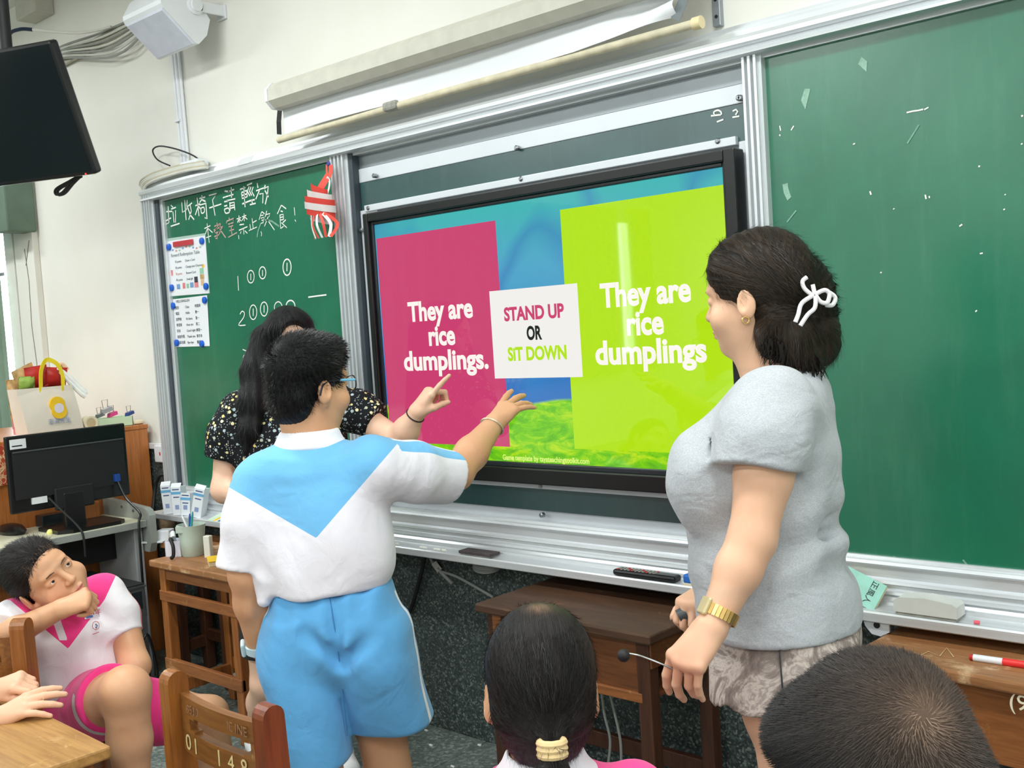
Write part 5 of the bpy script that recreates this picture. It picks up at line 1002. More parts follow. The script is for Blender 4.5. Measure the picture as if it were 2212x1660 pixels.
def relax(v, f, it, lam=0.5):
    if it <= 0: return v
    e = np.concatenate([f[:, [0, 1]], f[:, [1, 2]], f[:, [2, 3]], f[:, [3, 0]]]); e = np.concatenate([e, e[:, ::-1]]); deg = np.bincount(e[:, 0], minlength=len(v)).astype(float); deg[deg == 0] = 1
    for i in range(it):
        for l in (lam, -lam * 1.03):
            s_ = np.stack([np.bincount(e[:, 0], v[e[:, 1], k], len(v)) for k in range(3)], 1) / deg[:, None]; v = v + l * (s_ - v)
    return v
def grow(f, h, fine=(), lo=None, hi=None, it=2):
    """mesh of the surface; fine = [(centre, half sizes, step)] boxes meshed at a finer step"""
    b0, b1 = f.bounds(); lo = b0 if lo is None else np.maximum(b0, lo); hi = b1 if hi is None else np.minimum(b1, hi)
    v, q = nets(f, lo, hi, h); v = relax(v, q, it)
    for c, s_, hf in fine:
        c = np.asarray(c, float); s_ = np.asarray(s_, float); fc = v[q].mean(1); q = q[~(np.abs(fc - c) < s_ - 1.2 * h).all(1)]
        v2, q2 = nets(f, c - s_, c + s_, hf); v2 = relax(v2, q2, it); q = np.concatenate([q, q2 + len(v)]); v = np.concatenate([v, v2])
    us = np.unique(q); mp = -np.ones(len(v), int); mp[us] = np.arange(len(us)); return v[us], mp[q]
def vnormals(v, q):
    n = np.cross(v[q[:, 2]] - v[q[:, 0]], v[q[:, 3]] - v[q[:, 1]]); out = np.zeros_like(v)
    for k in range(4):
        for a in range(3): out[:, a] += np.bincount(q[:, k], n[:, a], len(v))
    return out / (np.linalg.norm(out, axis=1)[:, None] + 1e-12)
def np_mesh(name, v, q, m, attrs=None, parent=None, base=None, tris=None):
    if base is not None: v = v - base
    me = bpy.data.meshes.new(name); nq = len(q); nt = 0 if tris is None else len(tris)
    me.vertices.add(len(v)); me.vertices.foreach_set('co', np.asarray(v, np.float32).ravel()); me.loops.add(nq * 4 + nt * 3)
    li = q.astype(np.int32).ravel() if nt == 0 else np.concatenate([q.astype(np.int32).ravel(), tris.astype(np.int32).ravel()])
    me.loops.foreach_set('vertex_index', li); me.polygons.add(nq + nt)
    me.polygons.foreach_set('loop_start', np.concatenate([np.arange(nq) * 4, nq * 4 + np.arange(nt) * 3]).astype(np.int32))
    me.polygons.foreach_set('use_smooth', np.ones(nq + nt, bool)); me.update(calc_edges=True); me.validate()
    for k, a in (attrs or {}).items():
        a = np.asarray(a, np.float32)
        if a.ndim == 1: at = me.attributes.new(k, 'FLOAT', 'POINT'); at.data.foreach_set('value', a)
        else: at = me.attributes.new(k, 'FLOAT_VECTOR', 'POINT'); at.data.foreach_set('vector', a.ravel())
    o = link(name, me, m, None)
    if base is not None: o.location = tuple(base); WM[o.name] = Matrix.Translation(Vector(tuple(base)))
    if parent is not None: adopt(o, parent)
    return o
def pixof(P):
    w = P - CAM_P; d = w @ CAM_F; return np.stack([CX + F_PX * (w @ CAM_R) / d, CY - F_PX * (w @ CAM_U) / d], 1)
def snap(v, pts, off=0.001, rad=9):
    """points of a surface nearest to us along given sight lines"""
    px = pixof(v); dep = (v - CAM_P) @ CAM_F; out = []
    for u, w in pts:
        m = np.hypot(px[:, 0] - u, px[:, 1] - w) < rad
        out.append(ad(u, w, (dep[m].min() if m.any() else np.median(dep)) - off))
    return out
def seg_p(px, a, b, ref):
    """distance in pixels from the line a-b, positive on the side of ref"""
    a = np.array(a, float); b = np.array(b, float); n = np.array([-(b - a)[1], (b - a)[0]]) / np.linalg.norm(b - a); s = 1 if (np.array(ref) - a) @ n > 0 else -1; return s * ((px - a) @ n)
def sleeve(pts, rs, cut=None, hollow=0.022, wall=0.009, k=0.02, tilt=None):
    s = Sdf(); s.chain(pts, rs, k); e = np.asarray(pts[-1], float); ax_ = unit(e - np.asarray(pts[-2], float)); n = unit(ax_ + (tilt if tilt is not None else 0)); c = e if cut is None else np.asarray(cut, float)
    s.half(c, n, k=0.004); return s
# --- head
class Head:
    def __init__(s, c, fwd, up=UP, sc=1.0):
        s.c = np.asarray(c, float); s.f = unit(fwd); s.u = unit(np.asarray(up) - s.f * (np.asarray(up) @ s.f)); s.l = np.cross(s.u, s.f); s.s = sc; s.fr = np.array([s.l, s.f, s.u])
    def p(s, x, y, z): return s.c + (s.l * x + s.f * y + s.u * z) * s.s
    def loc(s, P): return (P - s.c) @ s.fr.T / s.s
    def build(s, b, ears=True, fat=1.0):
        k = s.s; E = lambda c, r, kk=0.015, op='u': b.ell(s.p(*c), np.array(r) * k, s.fr, kk * k, op)
        E((0, -0.012, 0.03), (0.073, 0.092, 0.092)); E((0, 0.022, -0.03), (0.062 * fat, 0.068, 0.082)); E((0, 0.045, -0.062), (0.045 * fat, 0.045, 0.045), 0.02)
        E((0, 0.070, -0.097), (0.020, 0.018, 0.017), 0.02); E((0, 0.062, 0.028), (0.055, 0.030, 0.040), 0.03)
        for x in (-1, 1): E((x * 0.038 * fat, 0.060, -0.038), (0.026 * fat, 0.024, 0.028), 0.02)
        E((0, 0.084, 0.022), (0.046, 0.012, 0.008), 0.012)
        b.cone(s.p(0, 0.090, 0.006), s.p(0, 0.107, -0.030), 0.0075 * k, 0.0105 * k, 0.012 * k)
        for x in (-1, 1):
            b.cone(s.p(x * 0.011, 0.097, -0.033), s.p(x * 0.009, 0.100, -0.034), 0.0075 * k, 0.0065 * k, 0.006 * k)
            E((x * 0.031, 0.095, 0.001), (0.017, 0.012, 0.010), 0.010, 's'); E((x * 0.032, 0.078, 0.001), (0.0185, 0.0125, 0.0125), 0.003)
            E((x * 0.032, 0.094, -0.0005), (0.0160, 0.0090, 0.0054), 0.002, 's')
        E((0, 0.0935, -0.0615), (0.0205, 0.0085, 0.0055), 0.006); E((0, 0.0915, -0.0715), (0.0185, 0.0090, 0.0065), 0.006); E((0, 0.103, -0.0662), (0.021, 0.006, 0.0013), 0.002, 's')
        if ears:
            for x in (-1, 1):
                fr = s.fr.copy(); a = 0.35 * x; l2 = unit(s.l * math.cos(a) - s.f * math.sin(a)); f2 = np.cross(l2, -s.u); f2 = np.cross(s.u, l2); fr = np.array([l2, f2, s.u])
                b.ell(s.p(x * 0.081, -0.014, -0.014), np.array([0.0078, 0.0185, 0.0300]) * k, fr, 0.006 * k); b.ell(s.p(x * 0.072, -0.004, -0.040), np.array([0.007, 0.010, 0.012]) * k, fr, 0.008 * k)
                b.ell(s.p(x * 0.090, -0.008, -0.008), np.array([0.0065, 0.011, 0.020]) * k, fr, 0.004 * k, 's')
    def eyes(s, parent, iris=(0, 0), white='eye_white'):
        for x in (-1, 1):
            c = s.p(x * 0.032, 0.0765, 0.001); r = 0.0118 * s.s; look = unit(s.f + s.l * iris[0] + s.u * iris[1])
            e = MB().lathe((0, 0, 0), [(r * math.sin(t), r * math.cos(t)) for t in np.linspace(0.02, math.pi - 0.02, 14)], 20); R = Vector((0, 0, 1)).rotation_difference(Vector(look)).to_matrix().to_4x4()
            e.xf(Matrix.Translation(tuple(c)) @ R); eo = e.build('eye', 'eye_white', parent, True)
            i = MB().lathe((0, 0, r * 0.90), [(0.0001, 0.0016), (0.0055 * s.s, 0.0005), (0.0062 * s.s, -0.0012)], 18); i.xf(Matrix.Translation(tuple(c)) @ R); i.build('iris', 'eye_iris', eo, True)
    def brows(s, parent, m='brow_hair'):
        for x in (-1, 1): MB().tube([s.p(x * a, y, z) for a, y, z in ((0.014, 0.0965, 0.0185), (0.026, 0.0958, 0.0215), (0.038, 0.0912, 0.0215), (0.048, 0.0808, 0.0175))], [0.0014 * s.s, 0.0023 * s.s, 0.0020 * s.s, 0.0008 * s.s], 6).build('eyebrow', m, parent, True)
    def lipmask(s, P): q = s.loc(P); return 1 - np.sqrt((q[:, 0] / 0.022) ** 2 + ((q[:, 2] + 0.0665) / 0.0115) ** 2 + np.maximum(0, (0.085 - q[:, 1]) / 0.01) ** 2)

# --- hand
def hand(b, wrist, dirv, nrm, thumb, sc=1.0, curls=None, spread=(9, 2, -4, -11), th=(0.75, 0.55, 0.15), wr=0.026, tcurl=0.0, k=0.004, rf=1.0):
    d = unit(dirv); n = np.asarray(nrm, float); n = unit(n - d * (n @ d)); t = np.cross(d, n); t = t if t @ np.asarray(thumb, float) > 0 else -t
    curls = curls or [(20, 30, 20)] * 4; w = np.asarray(wrist, float); tips = []
    kn = [w + d * (0.084 * a * sc) + t * (x * sc) for a, x in ((1.0, 0.030), (1.05, 0.010), (1.0, -0.010), (0.92, -0.028))]
    for q in kn: b.cone(w + (q - w) * 0.12, q, wr * 0.72, 0.0118 * sc, 0.016 * sc)
    b.ell(w + d * 0.05 * sc - n * 0.002 * sc, np.array([0.034, 0.045, 0.0165]) * sc, np.array([t, d, n]), 0.012 * sc)
    L = ((0.042, 0.025, 0.021), (0.046, 0.029, 0.022), (0.043, 0.027, 0.021), (0.034, 0.021, 0.019)); R = ((0.0096, 0.0088, 0.0078, 0.0062), (0.0098, 0.0089, 0.0079, 0.0063), (0.0094, 0.0085, 0.0075, 0.006), (0.0082, 0.0074, 0.0066, 0.0054))
    R = [tuple(x * rf for x in q_) for q_ in R]
    for i in range(4):
        a = math.radians(spread[i]); dd = d * math.cos(a) + t * math.sin(a); p = kn[i]; ang = 0.0; b.cone(p, p + n * 0.001, 0.0112 * sc, 0.0100 * sc, 0.006 * sc)
        for j in range(3):
            ang += math.radians(curls[i][j]); v = dd * math.cos(ang) - n * math.sin(ang); q = p + v * L[i][j] * sc; b.cone(p, q, R[i][j] * sc, R[i][j + 1] * sc, k * sc if j == 0 else 0.002 * sc); p = q
        tips.append(p)
    p = w + d * 0.018 * sc + t * 0.020 * sc - n * 0.006 * sc; v = unit(d * th[0] + t * th[1] - n * th[2])
    q = p + v * 0.044 * sc; b.cone(p, q, 0.0155 * sc, 0.0112 * sc, 0.014 * sc)
    v2 = unit(v * math.cos(tcurl) - n * math.sin(tcurl) * 0.6 + d * 0.35 - t * math.sin(tcurl) * 0.8); r = q + v2 * 0.030 * sc; b.cone(q, r, 0.0112 * sc, 0.0098 * sc, 0.004 * sc); x = r + unit(v2 * 1.0 - n * tcurl * 0.3) * 0.022 * sc; b.cone(r, x, 0.0098 * sc, 0.0070 * sc, 0.002 * sc)
    return kn, tips

# --- materials
def mat_skin(name, c, red):
    t = newmat(name, 0.48, 0, 0.4); v = t.coords(); n = t.noise(v, 9.0, 4.0, 0.6); f = t.noise(v, 140.0, 2.0)
    col = t.ramp(n, [(0.3, c), (0.75, red)]); at = t.add('ShaderNodeAttribute', attribute_name='lip'); col = t.mix(t.ramp(at.outputs['Fac'], [(0.0, (0, 0, 0, 1)), (0.45, (0.85, 0.85, 0.85, 1))]), col, rgb(196, 116, 106))
    at2 = t.add('ShaderNodeAttribute', attribute_name='blush'); mx = t.add('ShaderNodeMath', operation='MULTIPLY', x1=0.55); t.link(at2.outputs['Fac'], mx.inputs[0]); col = t.mix(mx.outputs[0], col, rgb(214, 132, 108))
    t.base(col); t.bump(f, 0.05, 0.0008); t.b.inputs['Subsurface Weight'].default_value = 0.12; t.b.inputs['Subsurface Radius'].default_value = (0.012, 0.005, 0.003); t.b.inputs['Subsurface Scale'].default_value = 0.6
mat_skin('skin_light', rgb(226, 182, 152), rgb(218, 168, 138)); mat_skin('skin_tan', rgb(214, 166, 130), rgb(204, 150, 114)); mat_skin('skin_fair', rgb(232, 192, 166), rgb(226, 178, 152)); mat_skin('skin_brown', rgb(198, 148, 114), rgb(188, 132, 100))
plain('eye_white', rgb(226, 220, 216), 0.15, var=0.0); plain('eye_iris', rgb(24, 16, 14), 0.1, var=0.0); plain('brow_hair', rgb(84, 62, 50), 0.8)
def mat_hair(name, c0, c1, freq=46.0, rough=0.42, scalp=None):
    t = newmat(name, rough, 0, 0.22); at = t.add('ShaderNodeAttribute', attribute_name='flow'); mp = t.add('ShaderNodeMapping'); t.link(at.outputs['Vector'], mp.inputs[0]); mp.inputs['Scale'].default_value = (freq, freq, 1.6)
    n = t.noise(mp.outputs[0], 1.0, 3.0, 0.6, 0.3); mp2 = t.add('ShaderNodeMapping'); t.link(at.outputs['Vector'], mp2.inputs[0]); mp2.inputs['Scale'].default_value = (freq * 0.25, freq * 0.25, 1.2); n2 = t.noise(mp2.outputs[0], 1.0, 2.0)
    col = t.mix(0.5, t.ramp(n, [(0.35, c0), (0.7, c1)]), t.ramp(n2, [(0.35, c0), (0.75, c1)]))
    if scalp:
        a2 = t.add('ShaderNodeAttribute', attribute_name='scalp'); mm = t.add('ShaderNodeMath', operation='MULTIPLY'); t.link(a2.outputs['Fac'], mm.inputs[0]); t.link(t.ramp(n, [(0.3, (0.25, 0.25, 0.25, 1)), (0.7, (1, 1, 1, 1))]), mm.inputs[1]); col = t.mix(mm.outputs[0], col, scalp)
    t.base(col); t.bump(n, 0.8, 0.003)
mat_hair('hair_black', rgb(7, 7, 9), rgb(24, 24, 27)); mat_hair('hair_brown', rgb(16, 14, 12), rgb(58, 44, 32), 40.0, 0.42); mat_hair('hair_soft', rgb(12, 11, 12), rgb(44, 38, 37), 60.0, 0.42, rgb(176, 140, 116)); mat_hair('hair_crop', rgb(24, 24, 26), rgb(58, 54, 54), 80.0, 0.55, rgb(168, 138, 118))
def flow_of(P, origin, axis, refx, r0=0.1):
    a = unit(axis); x = unit(np.asarray(refx) - a * (np.asarray(refx) @ a)); y = np.cross(a, x); w = P - origin; h = w @ a; X = w @ x; Y = w @ y; r = np.hypot(X, Y) + 1e-6; ph = np.arctan2(Y, X); return np.stack([np.cos(ph), np.sin(ph), np.arctan2(r, h)], 1)
def blades(v, nrm, idx, dirf, length, width, seed=1):
    """small tapering hair blades rooted on a surface"""
    rs = np.random.RandomState(seed); p = v[idx]; n = nrm[idx]; d = dirf(p, n); d = d / (np.linalg.norm(d, axis=1)[:, None] + 1e-9); L = length * rs.uniform(0.6, 1.25, len(p))[:, None]; s_ = np.cross(d, n); s_ = s_ / (np.linalg.norm(s_, axis=1)[:, None] + 1e-9) * width
    a = p - n * 0.002 - s_; b = p - n * 0.002 + s_; m = p + d * L * 0.55; c = p + d * L - UP * 0.0 + rs.normal(0, 0.12, p.shape) * L
    V = np.stack([a, b, m + s_ * 0.6, m - s_ * 0.6, c], 1).reshape(-1, 3); k = np.arange(len(p))[:, None] * 5
    return V, np.concatenate([k + np.array([[0, 1, 2, 3]])]), np.concatenate([k + np.array([[3, 2, 4]])])
def hair_obj(name, v, q, m, parent, flow, bl=None, scalp=None):
    att = {'flow': flow}
    if scalp is not None: att['scalp'] = scalp
    tris = None
    if bl is not None:
        V, Q, T, bi = bl; o = len(v); q = np.concatenate([q, Q + o]); tris = T + o; v = np.concatenate([v, V]); att = {k: np.concatenate([a, np.repeat(a[bi], 5, 0)]) for k, a in att.items()}
    return np_mesh(name, v, q, m, att, parent, None, tris)
def strands(v, q, n, pole, lift=0.10, length=0.03, width=0.0006, seed=1, zmin=None, sign=1.0):
    """fine hairs lying along the surface, running towards pole(p)"""
    nr = vnormals(v, q); idx = np.random.RandomState(seed).randint(0, len(v), n)
    if zmin is not None: idx = idx[v[idx][:, 2] < zmin]
    def dirf(p, n_): w = pole(p) * sign; w = w - n_ * np.sum(w * n_, 1)[:, None]; return w / (np.linalg.norm(w, axis=1)[:, None] + 1e-6) + n_ * lift
    V, Q, T = blades(v, nr, idx, dirf, length, width, seed); return V, Q, T, idx
def wrinkle(t, v, s=1.0):
    w = t.noise(v, 7.0, 2.0, 0.5, 1.2); b1 = t.add('ShaderNodeBump'); b1.inputs['Strength'].default_value = 0.35 * s; b1.inputs['Distance'].default_value = 0.02; t.link(w, b1.inputs['Height'])
    w2 = t.noise(v, 22.0, 2.0, 0.5, 1.5); b2 = t.add('ShaderNodeBump'); b2.inputs['Strength'].default_value = 0.30 * s; b2.inputs['Distance'].default_value = 0.005; t.link(w2, b2.inputs['Height']); t.link(b1.outputs[0], b2.inputs['Normal'])
    for n in t.n:
        if n.type == 'BUMP' and n not in (b1, b2): t.link(b2.outputs[0], n.inputs['Normal'])
def mat_cloth(name, c, var=0.04, rough=0.8, weave=900.0, sheen=0.2):
    t = newmat(name, rough, 0, 0.25); v = t.coords(); t.base(t.ramp(t.noise(v, 14.0, 3.0), [(0.3, tuple(q * (1 - var) for q in c[:3]) + (1,)), (0.7, c)])); t.bump(t.noise(v, weave, 1.0), 0.12, 0.0006); wrinkle(t, v); t.b.inputs['Sheen Weight'].default_value = sheen; return t
def mat_two(name, c0, layers, rough=0.8, weave=900.0):
    """layers: (attribute, colour) painted in order where the attribute is positive"""
    t = newmat(name, rough, 0, 0.25); v = t.coords(); col = t.ramp(t.noise(v, 14.0, 3.0), [(0.3, tuple(q * 0.95 for q in c0[:3]) + (1,)), (0.7, c0)])
    for at, c in layers:
        a = t.add('ShaderNodeAttribute', attribute_name=at); g = t.add('ShaderNodeMath', operation='GREATER_THAN', x1=0.0); t.link(a.outputs['Fac'], g.inputs[0]); col = t.mix(g.outputs[0], col, c)
    t.base(col); t.bump(t.noise(v, weave, 1.0), 0.12, 0.0006); wrinkle(t, v); t.b.inputs['Sheen Weight'].default_value = 0.2; return t
def folds(amp, dirs, seed=0):
    rs = np.random.RandomState(seed); D = [(unit(d), f, rs.uniform(0, 6.28), unit(rs.normal(size=3)), f2) for d, f, f2 in dirs]
    def fn(P):
        s_ = 0
        for d, f, ph, e, f2 in D: s_ = s_ + np.sin(P @ d * f + ph + 1.6 * np.sin(P @ e * f2)) * (0.5 + 0.5 * np.sin(P @ e * f2 * 0.7 + ph))
        return amp * s_
    return fn
def person(v, q, m, label, base, lip=None, blush=None):
    o = np_mesh('person', v, q, m, {'lip': lip if lip is not None else -np.ones(len(v)), 'blush': blush if blush is not None else np.zeros(len(v))}, None, np.asarray(base, float)); return tag(o, label, 'person')

# ------------------------------------------------------------------ the woman in grey (right)
def woman_grey():
    F = unit(-CRH * 0.93 + CFH * 0.37); FH = unit(-CRH * 0.79 + CFH * 0.61); L = np.cross(UP, F)          # L points to her left, towards us
    D = 2.10
    def sec(u0, u1, v_, d, b, ka=0.94): c = ad((u0 + u1) / 2, v_, d); return (c, (u1 - u0) / 2 * d / F_PX * ka, b)
    hd = Head(ad(1634, 642, D), unit(FH + UP * -0.06), UP, 0.97)
    # body
    b = Sdf(); hd.build(b, True, 1.08)
    nb = ad(1700, 830, D); b.cone(hd.p(0, -0.03, -0.06), nb, 0.056, 0.066, 0.03); b.cone(hd.p(0, 0.02, -0.085), nb + F * 0.03, 0.042, 0.055, 0.03)
    b.loft([(ad(1690, 860, D), 0.085, 0.15), (ad(1660, 1000, D), 0.10, 0.12), (ad(1670, 1250, D), 0.10, 0.12), (ad(1702, 1400, D), 0.12, 0.14)], F, L, 0.03)
    sh, el, wr = ad(1672, 900, 1.95), ad(1625, 1165, 1.905), ad(1540, 1352, 1.87)
    b.chain([sh, sh * 0.5 + el * 0.5, el], [0.058, 0.052, 0.0405]); b.chain([el, el * 0.65 + wr * 0.35, wr], [0.0405, 0.0395, 0.0275], 0.02)
    kdir = unit(ad(1474, 1440, 1.845) - wr); kn, tips = hand(b, wr, kdir, -CAM_F * 0.7 - CAM_R * 0.62 + CAM_U * 0.45, -CAM_R * 0.5 + CAM_F * 0.85, 0.98, [(42, 22, 14), (50, 26, 16), (56, 30, 18), (46, 24, 14)], (6, 1, -4, -9), (0.8, 0.35, 0.35), 0.028, 0.3)
    # far arm: elbow bent, hand in front of the belly holding a microphone
    s2, e2, w2 = ad(1690, 905, 2.26), ad(1640, 1150, 2.30), ad(1545, 1270, 2.24)
    b.chain([s2, e2, w2], [0.055, 0.042, 0.028]); hand(b, w2, ad(1500, 1300, 2.20) - w2, UP, CAM_R * -1 + UP * 0.2, 0.95, [(60, 60, 30)] * 4, wr=0.026, tcurl=0.5)
    # legs
    def leg(h, k_, a, toe):
        b.chain([h, h * 0.5 + k_ * 0.5, k_], [0.090, 0.080, 0.058], 0.03); m = k_ * 0.62 + a * 0.38 - F * 0.012; b.chain([k_, m, a], [0.055, 0.053, 0.034], 0.02); b.cone(a - UP * 0.02, a + toe * 0.17 - UP * (a[2] - 0.03), 0.032, 0.024, 0.02); b.cone(a - UP * 0.01, a - toe * 0.035 - UP * (a[2] - 0.03), 0.03, 0.026, 0.02)
    k1 = ad(1708, 1650, 2.02); a1 = np.array([k1[0], k1[1], 0]) - F * 0.10 + UP * 0.09; leg(ad(1690, 1400, 2.02), k1, a1, F)
    h2 = ad(1700, 1400, 2.2); k2 = h2 + (k1 - ad(1690, 1400, 2.02)) * 0.98 - F * 0.03; a2 = np.array([k2[0], k2[1], 0]) + UP * 0.09 - F * 0.04; leg(h2, k2, a2, F)
    v, q = grow(b, 0.006, [(hd.p(0, 0.03, -0.01), (0.14, 0.14, 0.135), 0.0028), (wr + kdir * 0.09, (0.11, 0.11, 0.115), 0.0024)])
    blush = np.exp(-(np.linalg.norm(v - kn[1], axis=1) / 0.04) ** 2)
    me = person(v, q, 'skin_light', 'woman in grey T-shirt and tie-dye shorts standing in profile before the board', (nb[0], nb[1], 0), hd.lipmask(v), blush * 0.6)
    hd.eyes(me, (0, -0.1)); hd.brows(me)
    # T-shirt
    t = Sdf(); t.loft([sec(1650, 1762, 812, D, 0.085), sec(1622, 1785, 845, D, 0.14), sec(1596, 1797, 875, D, 0.166), sec(1545, 1808, 930, D, 0.178), sec(1470, 1820, 1010, D, 0.180), sec(1468, 1825, 1075, D, 0.176), sec(1478, 1816, 1130, D, 0.175), sec(1484, 1836, 1220, D, 0.185), sec(1500, 1866, 1310, D, 0.195), sec(1503, 1866, 1342, D, 0.198)], F, L, 0.02, 2.2)
    t.loft([(ad(1702, 800, D), 0.062, 0.068), (ad(1702, 835, D), 0.076, 0.12), (ad(1694, 870, D), 0.075, 0.15)], F, L, 0.03, 2.0)
    for s_ in (-1, 1): t.ell(ad(1546, 1030, D) + L * 0.075 * s_, (0.078, 0.088, 0.092), np.array([F, L, UP]), 0.03)
    t.sub(sleeve([ad(1672, 888, 1.975), ad(1648, 950, 1.94), ad(1634, 1006, 1.93)], [0.086, 0.085, 0.080], cut=ad(1632, 1010, 1.93), tilt=-UP * 0.9), 0.025)
    t.sub(sleeve([ad(1690, 895, 2.25), ad(1665, 1010, 2.28)], [0.08, 0.074]), 0.025)
    for s_ in (-1, 1): t.cone(ad(1655, 862, D) + L * 0.06 * s_, ad(1560, 985, D) + L * 0.07 * s_, 0.055, 0.075, 0.04)
    nk = ad(1690, 800, D) + F * 0.018; t.cone(nk + UP * 0.05, nk - UP * 0.004, 0.056, 0.060, 0.004, 's')
    hb = [sec(1515, 1858, 1330, D, 0.19), sec(1515, 1858, 1400, D, 0.19)]; t.loft(hb, F, L, 0.004, 2.2, 's')
    fd = folds(0.0022, [(UP * 1.0 + F * 0.5, 70, 9), (UP - F * 0.7, 52, 11), (L + UP * 0.4, 60, 8)], 3); wz = ad(1700, 1150, D)[2]
    t.disp = lambda P: fd(P) * (0.6 + 2.2 * np.exp(-((P[:, 2] - wz) / 0.07) ** 2) * (((P - nb) @ F) < 0.02))
    for a_, b_ in (((1825, 1108), (1740, 1150)), ((1822, 1135), (1715, 1195)), ((1818, 1150), (1745, 1165)), ((1560, 900), (1535, 990)), ((1742, 905), (1725, 990))): t.cone(ad(*a_, 2.02), ad(*b_, 1.945), 0.006, 0.003, 0.012, 's')
    v, q = grow(t, 0.0048)
    tt_ = newmat('grey_heather', 0.85, 0, 0.2); vv = tt_.coords((1, 1, 2.2)); tt_.base(tt_.ramp(tt_.noise(vv, 330.0, 3.0, 0.7), [(0.3, rgb(158, 162, 168)), (0.5, rgb(176, 180, 186)), (0.7, rgb(193, 196, 201))])); tt_.bump(tt_.noise(vv, 800.0, 1.0), 0.1, 0.0006); wrinkle(tt_, tt_.coords((1, 1, 1.6)), 1.2); tt_.b.inputs['Sheen Weight'].default_value = 0.2
    np_mesh('t_shirt', v, q, 'grey_heather', None, me)
    # shorts
    s = Sdf(); s.loft([sec(1530, 1862, 1330, D, 0.186), sec(1540, 1866, 1390, D, 0.196), sec(1548, 1856, 1440, D, 0.195)], F, L, 0.02, 2.2)
    hA, hB = ad(1690, 1400, 2.02), ad(1632, 1528, 1.995)
    s.loft([(ad(1690, 1385, 2.02), 0.13, 0.085), (ad(1664, 1440, 2.01), 0.110, 0.088), (ad(1640, 1516, 2.0), 0.090, 0.092)], F, L, 0.03, 2.2); s.loft([(ad(1700, 1385, 2.2), 0.13, 0.085), (ad(1690, 1440, 2.2), 0.11, 0.088), (ad(1685, 1500, 2.2), 0.096, 0.092)], F, L, 0.03, 2.2)
    s.loft([(ad(1640, 1500, 2.0), 0.083, 0.084), (ad(1638, 1560, 2.0), 0.083, 0.084)], F, L, 0.003, 2.2, 's'); s.disp = folds(0.0016, [(F, 60, 8), (UP + F, 50, 9)], 5)
    v, q = grow(s, 0.0055)
    tt_ = newmat('tie_dye', 0.8, 0, 0.2); vv = tt_.coords(); n = tt_.noise(vv, 11.0, 5.0, 0.65, 2.2); tt_.base(tt_.ramp(n, [(0.28, rgb(104, 92, 90)), (0.45, rgb(140, 128, 122)), (0.55, rgb(196, 184, 176)), (0.62, rgb(150, 138, 134)), (0.75, rgb(214, 204, 196))])); tt_.bump(tt_.noise(vv, 60.0, 3.0), 0.15, 0.002)
    so = np_mesh('shorts', v, q, 'tie_dye', None, me)
    MB().tube(smooth_path(snap(v, [(1684, 1392), (1686, 1430), (1689, 1470), (1692, 1512)]), 4), 0.0016, 5).build('side_seam', 'bezel_grey', so)
    # hair
    h = Sdf(); k = hd.s; E = lambda c, r, kk=0.02, op='u': h.ell(hd.p(*c), np.array(r) * k, hd.fr, kk, op)
    E((0, -0.020, 0.038), (0.087, 0.106, 0.102)); E((0, 0.03, 0.06), (0.076, 0.064, 0.066)); h.ell(ad(1725, 640, D + 0.01), (0.070, 0.085, 0.090), np.array([hd.f, hd.l, UP])); h.ell(ad(1748, 715, D + 0.01), (0.058, 0.075, 0.072), np.array([hd.f, hd.l, UP])); h.ell(ad(1752, 755, D + 0.01), (0.052, 0.062, 0.036), np.array([hd.f, hd.l, UP]))
    h.ell(ad(1695, 690, 2.08), (0.045, 0.085, 0.060), np.array([hd.f, hd.l, UP])); h.ell(ad(1720, 735, 2.05), (0.04, 0.05, 0.05), np.array([hd.f, hd.l, UP])); h.ell(ad(1678, 715, 2.09), (0.040, 0.075, 0.062), np.array([hd.f, hd.l, UP])); h.ell(ad(1700, 752, 2.09), (0.040, 0.070, 0.040), np.array([hd.f, hd.l, UP])); h.ell(ad(1660, 735, 2.06), (0.014, 0.045, 0.035), np.array([hd.f, hd.l, UP])); h.ell(ad(1720, 770, 2.07), (0.05, 0.06, 0.022), np.array([hd.f, hd.l, UP]))
    E((0, 0.125, -0.055), (0.078, 0.085, 0.110), 0.010, 's'); E((0.09, 0.036, -0.068), (0.06, 0.055, 0.070), 0.008, 's'); E((-0.09, 0.036, -0.068), (0.06, 0.055, 0.070), 0.008, 's'); E((0.094, -0.014, -0.022), (0.026, 0.024, 0.036), 0.004, 's'); E((0, 0.05, -0.13), (0.09, 0.07, 0.07), 0.01, 's')
    fl = lambda P: flow_of(P, hd.p(0, -0.06, 0.0), hd.f * -0.55 + hd.l * 0.85 - hd.u * 0.1, hd.u)
    h.disp = lambda P: 0.0011 * np.sin(np.arctan2(fl(P)[:, 1], fl(P)[:, 0]) * 46 + 5 * np.sin(P[:, 2] * 40))
    v, q = grow(h, 0.0038); nr = vnormals(v, q)
    mb = MB(); rs = random.Random(3)
    for i in range(110):
        t0 = rs.random(); u0 = 1652 + 120 * t0; v0 = 735 + 40 * t0 + rs.uniform(-8, 8); L_ = rs.uniform(35, 65) * (1 - 0.4 * abs(t0 - 0.5)); dd = 2.008 + rs.uniform(0.0, 0.02) + 0.01 * t0
        mb.tube([ad(u0, v0, dd), ad(u0 + 8 * t0 + rs.uniform(-6, 6), v0 + L_ * 0.5, dd), ad(u0 + 25 * (t0 - 0.35) + rs.uniform(-12, 12), v0 + L_, dd + 0.005)], [0.0028, 0.0018, 0.0003], 4)
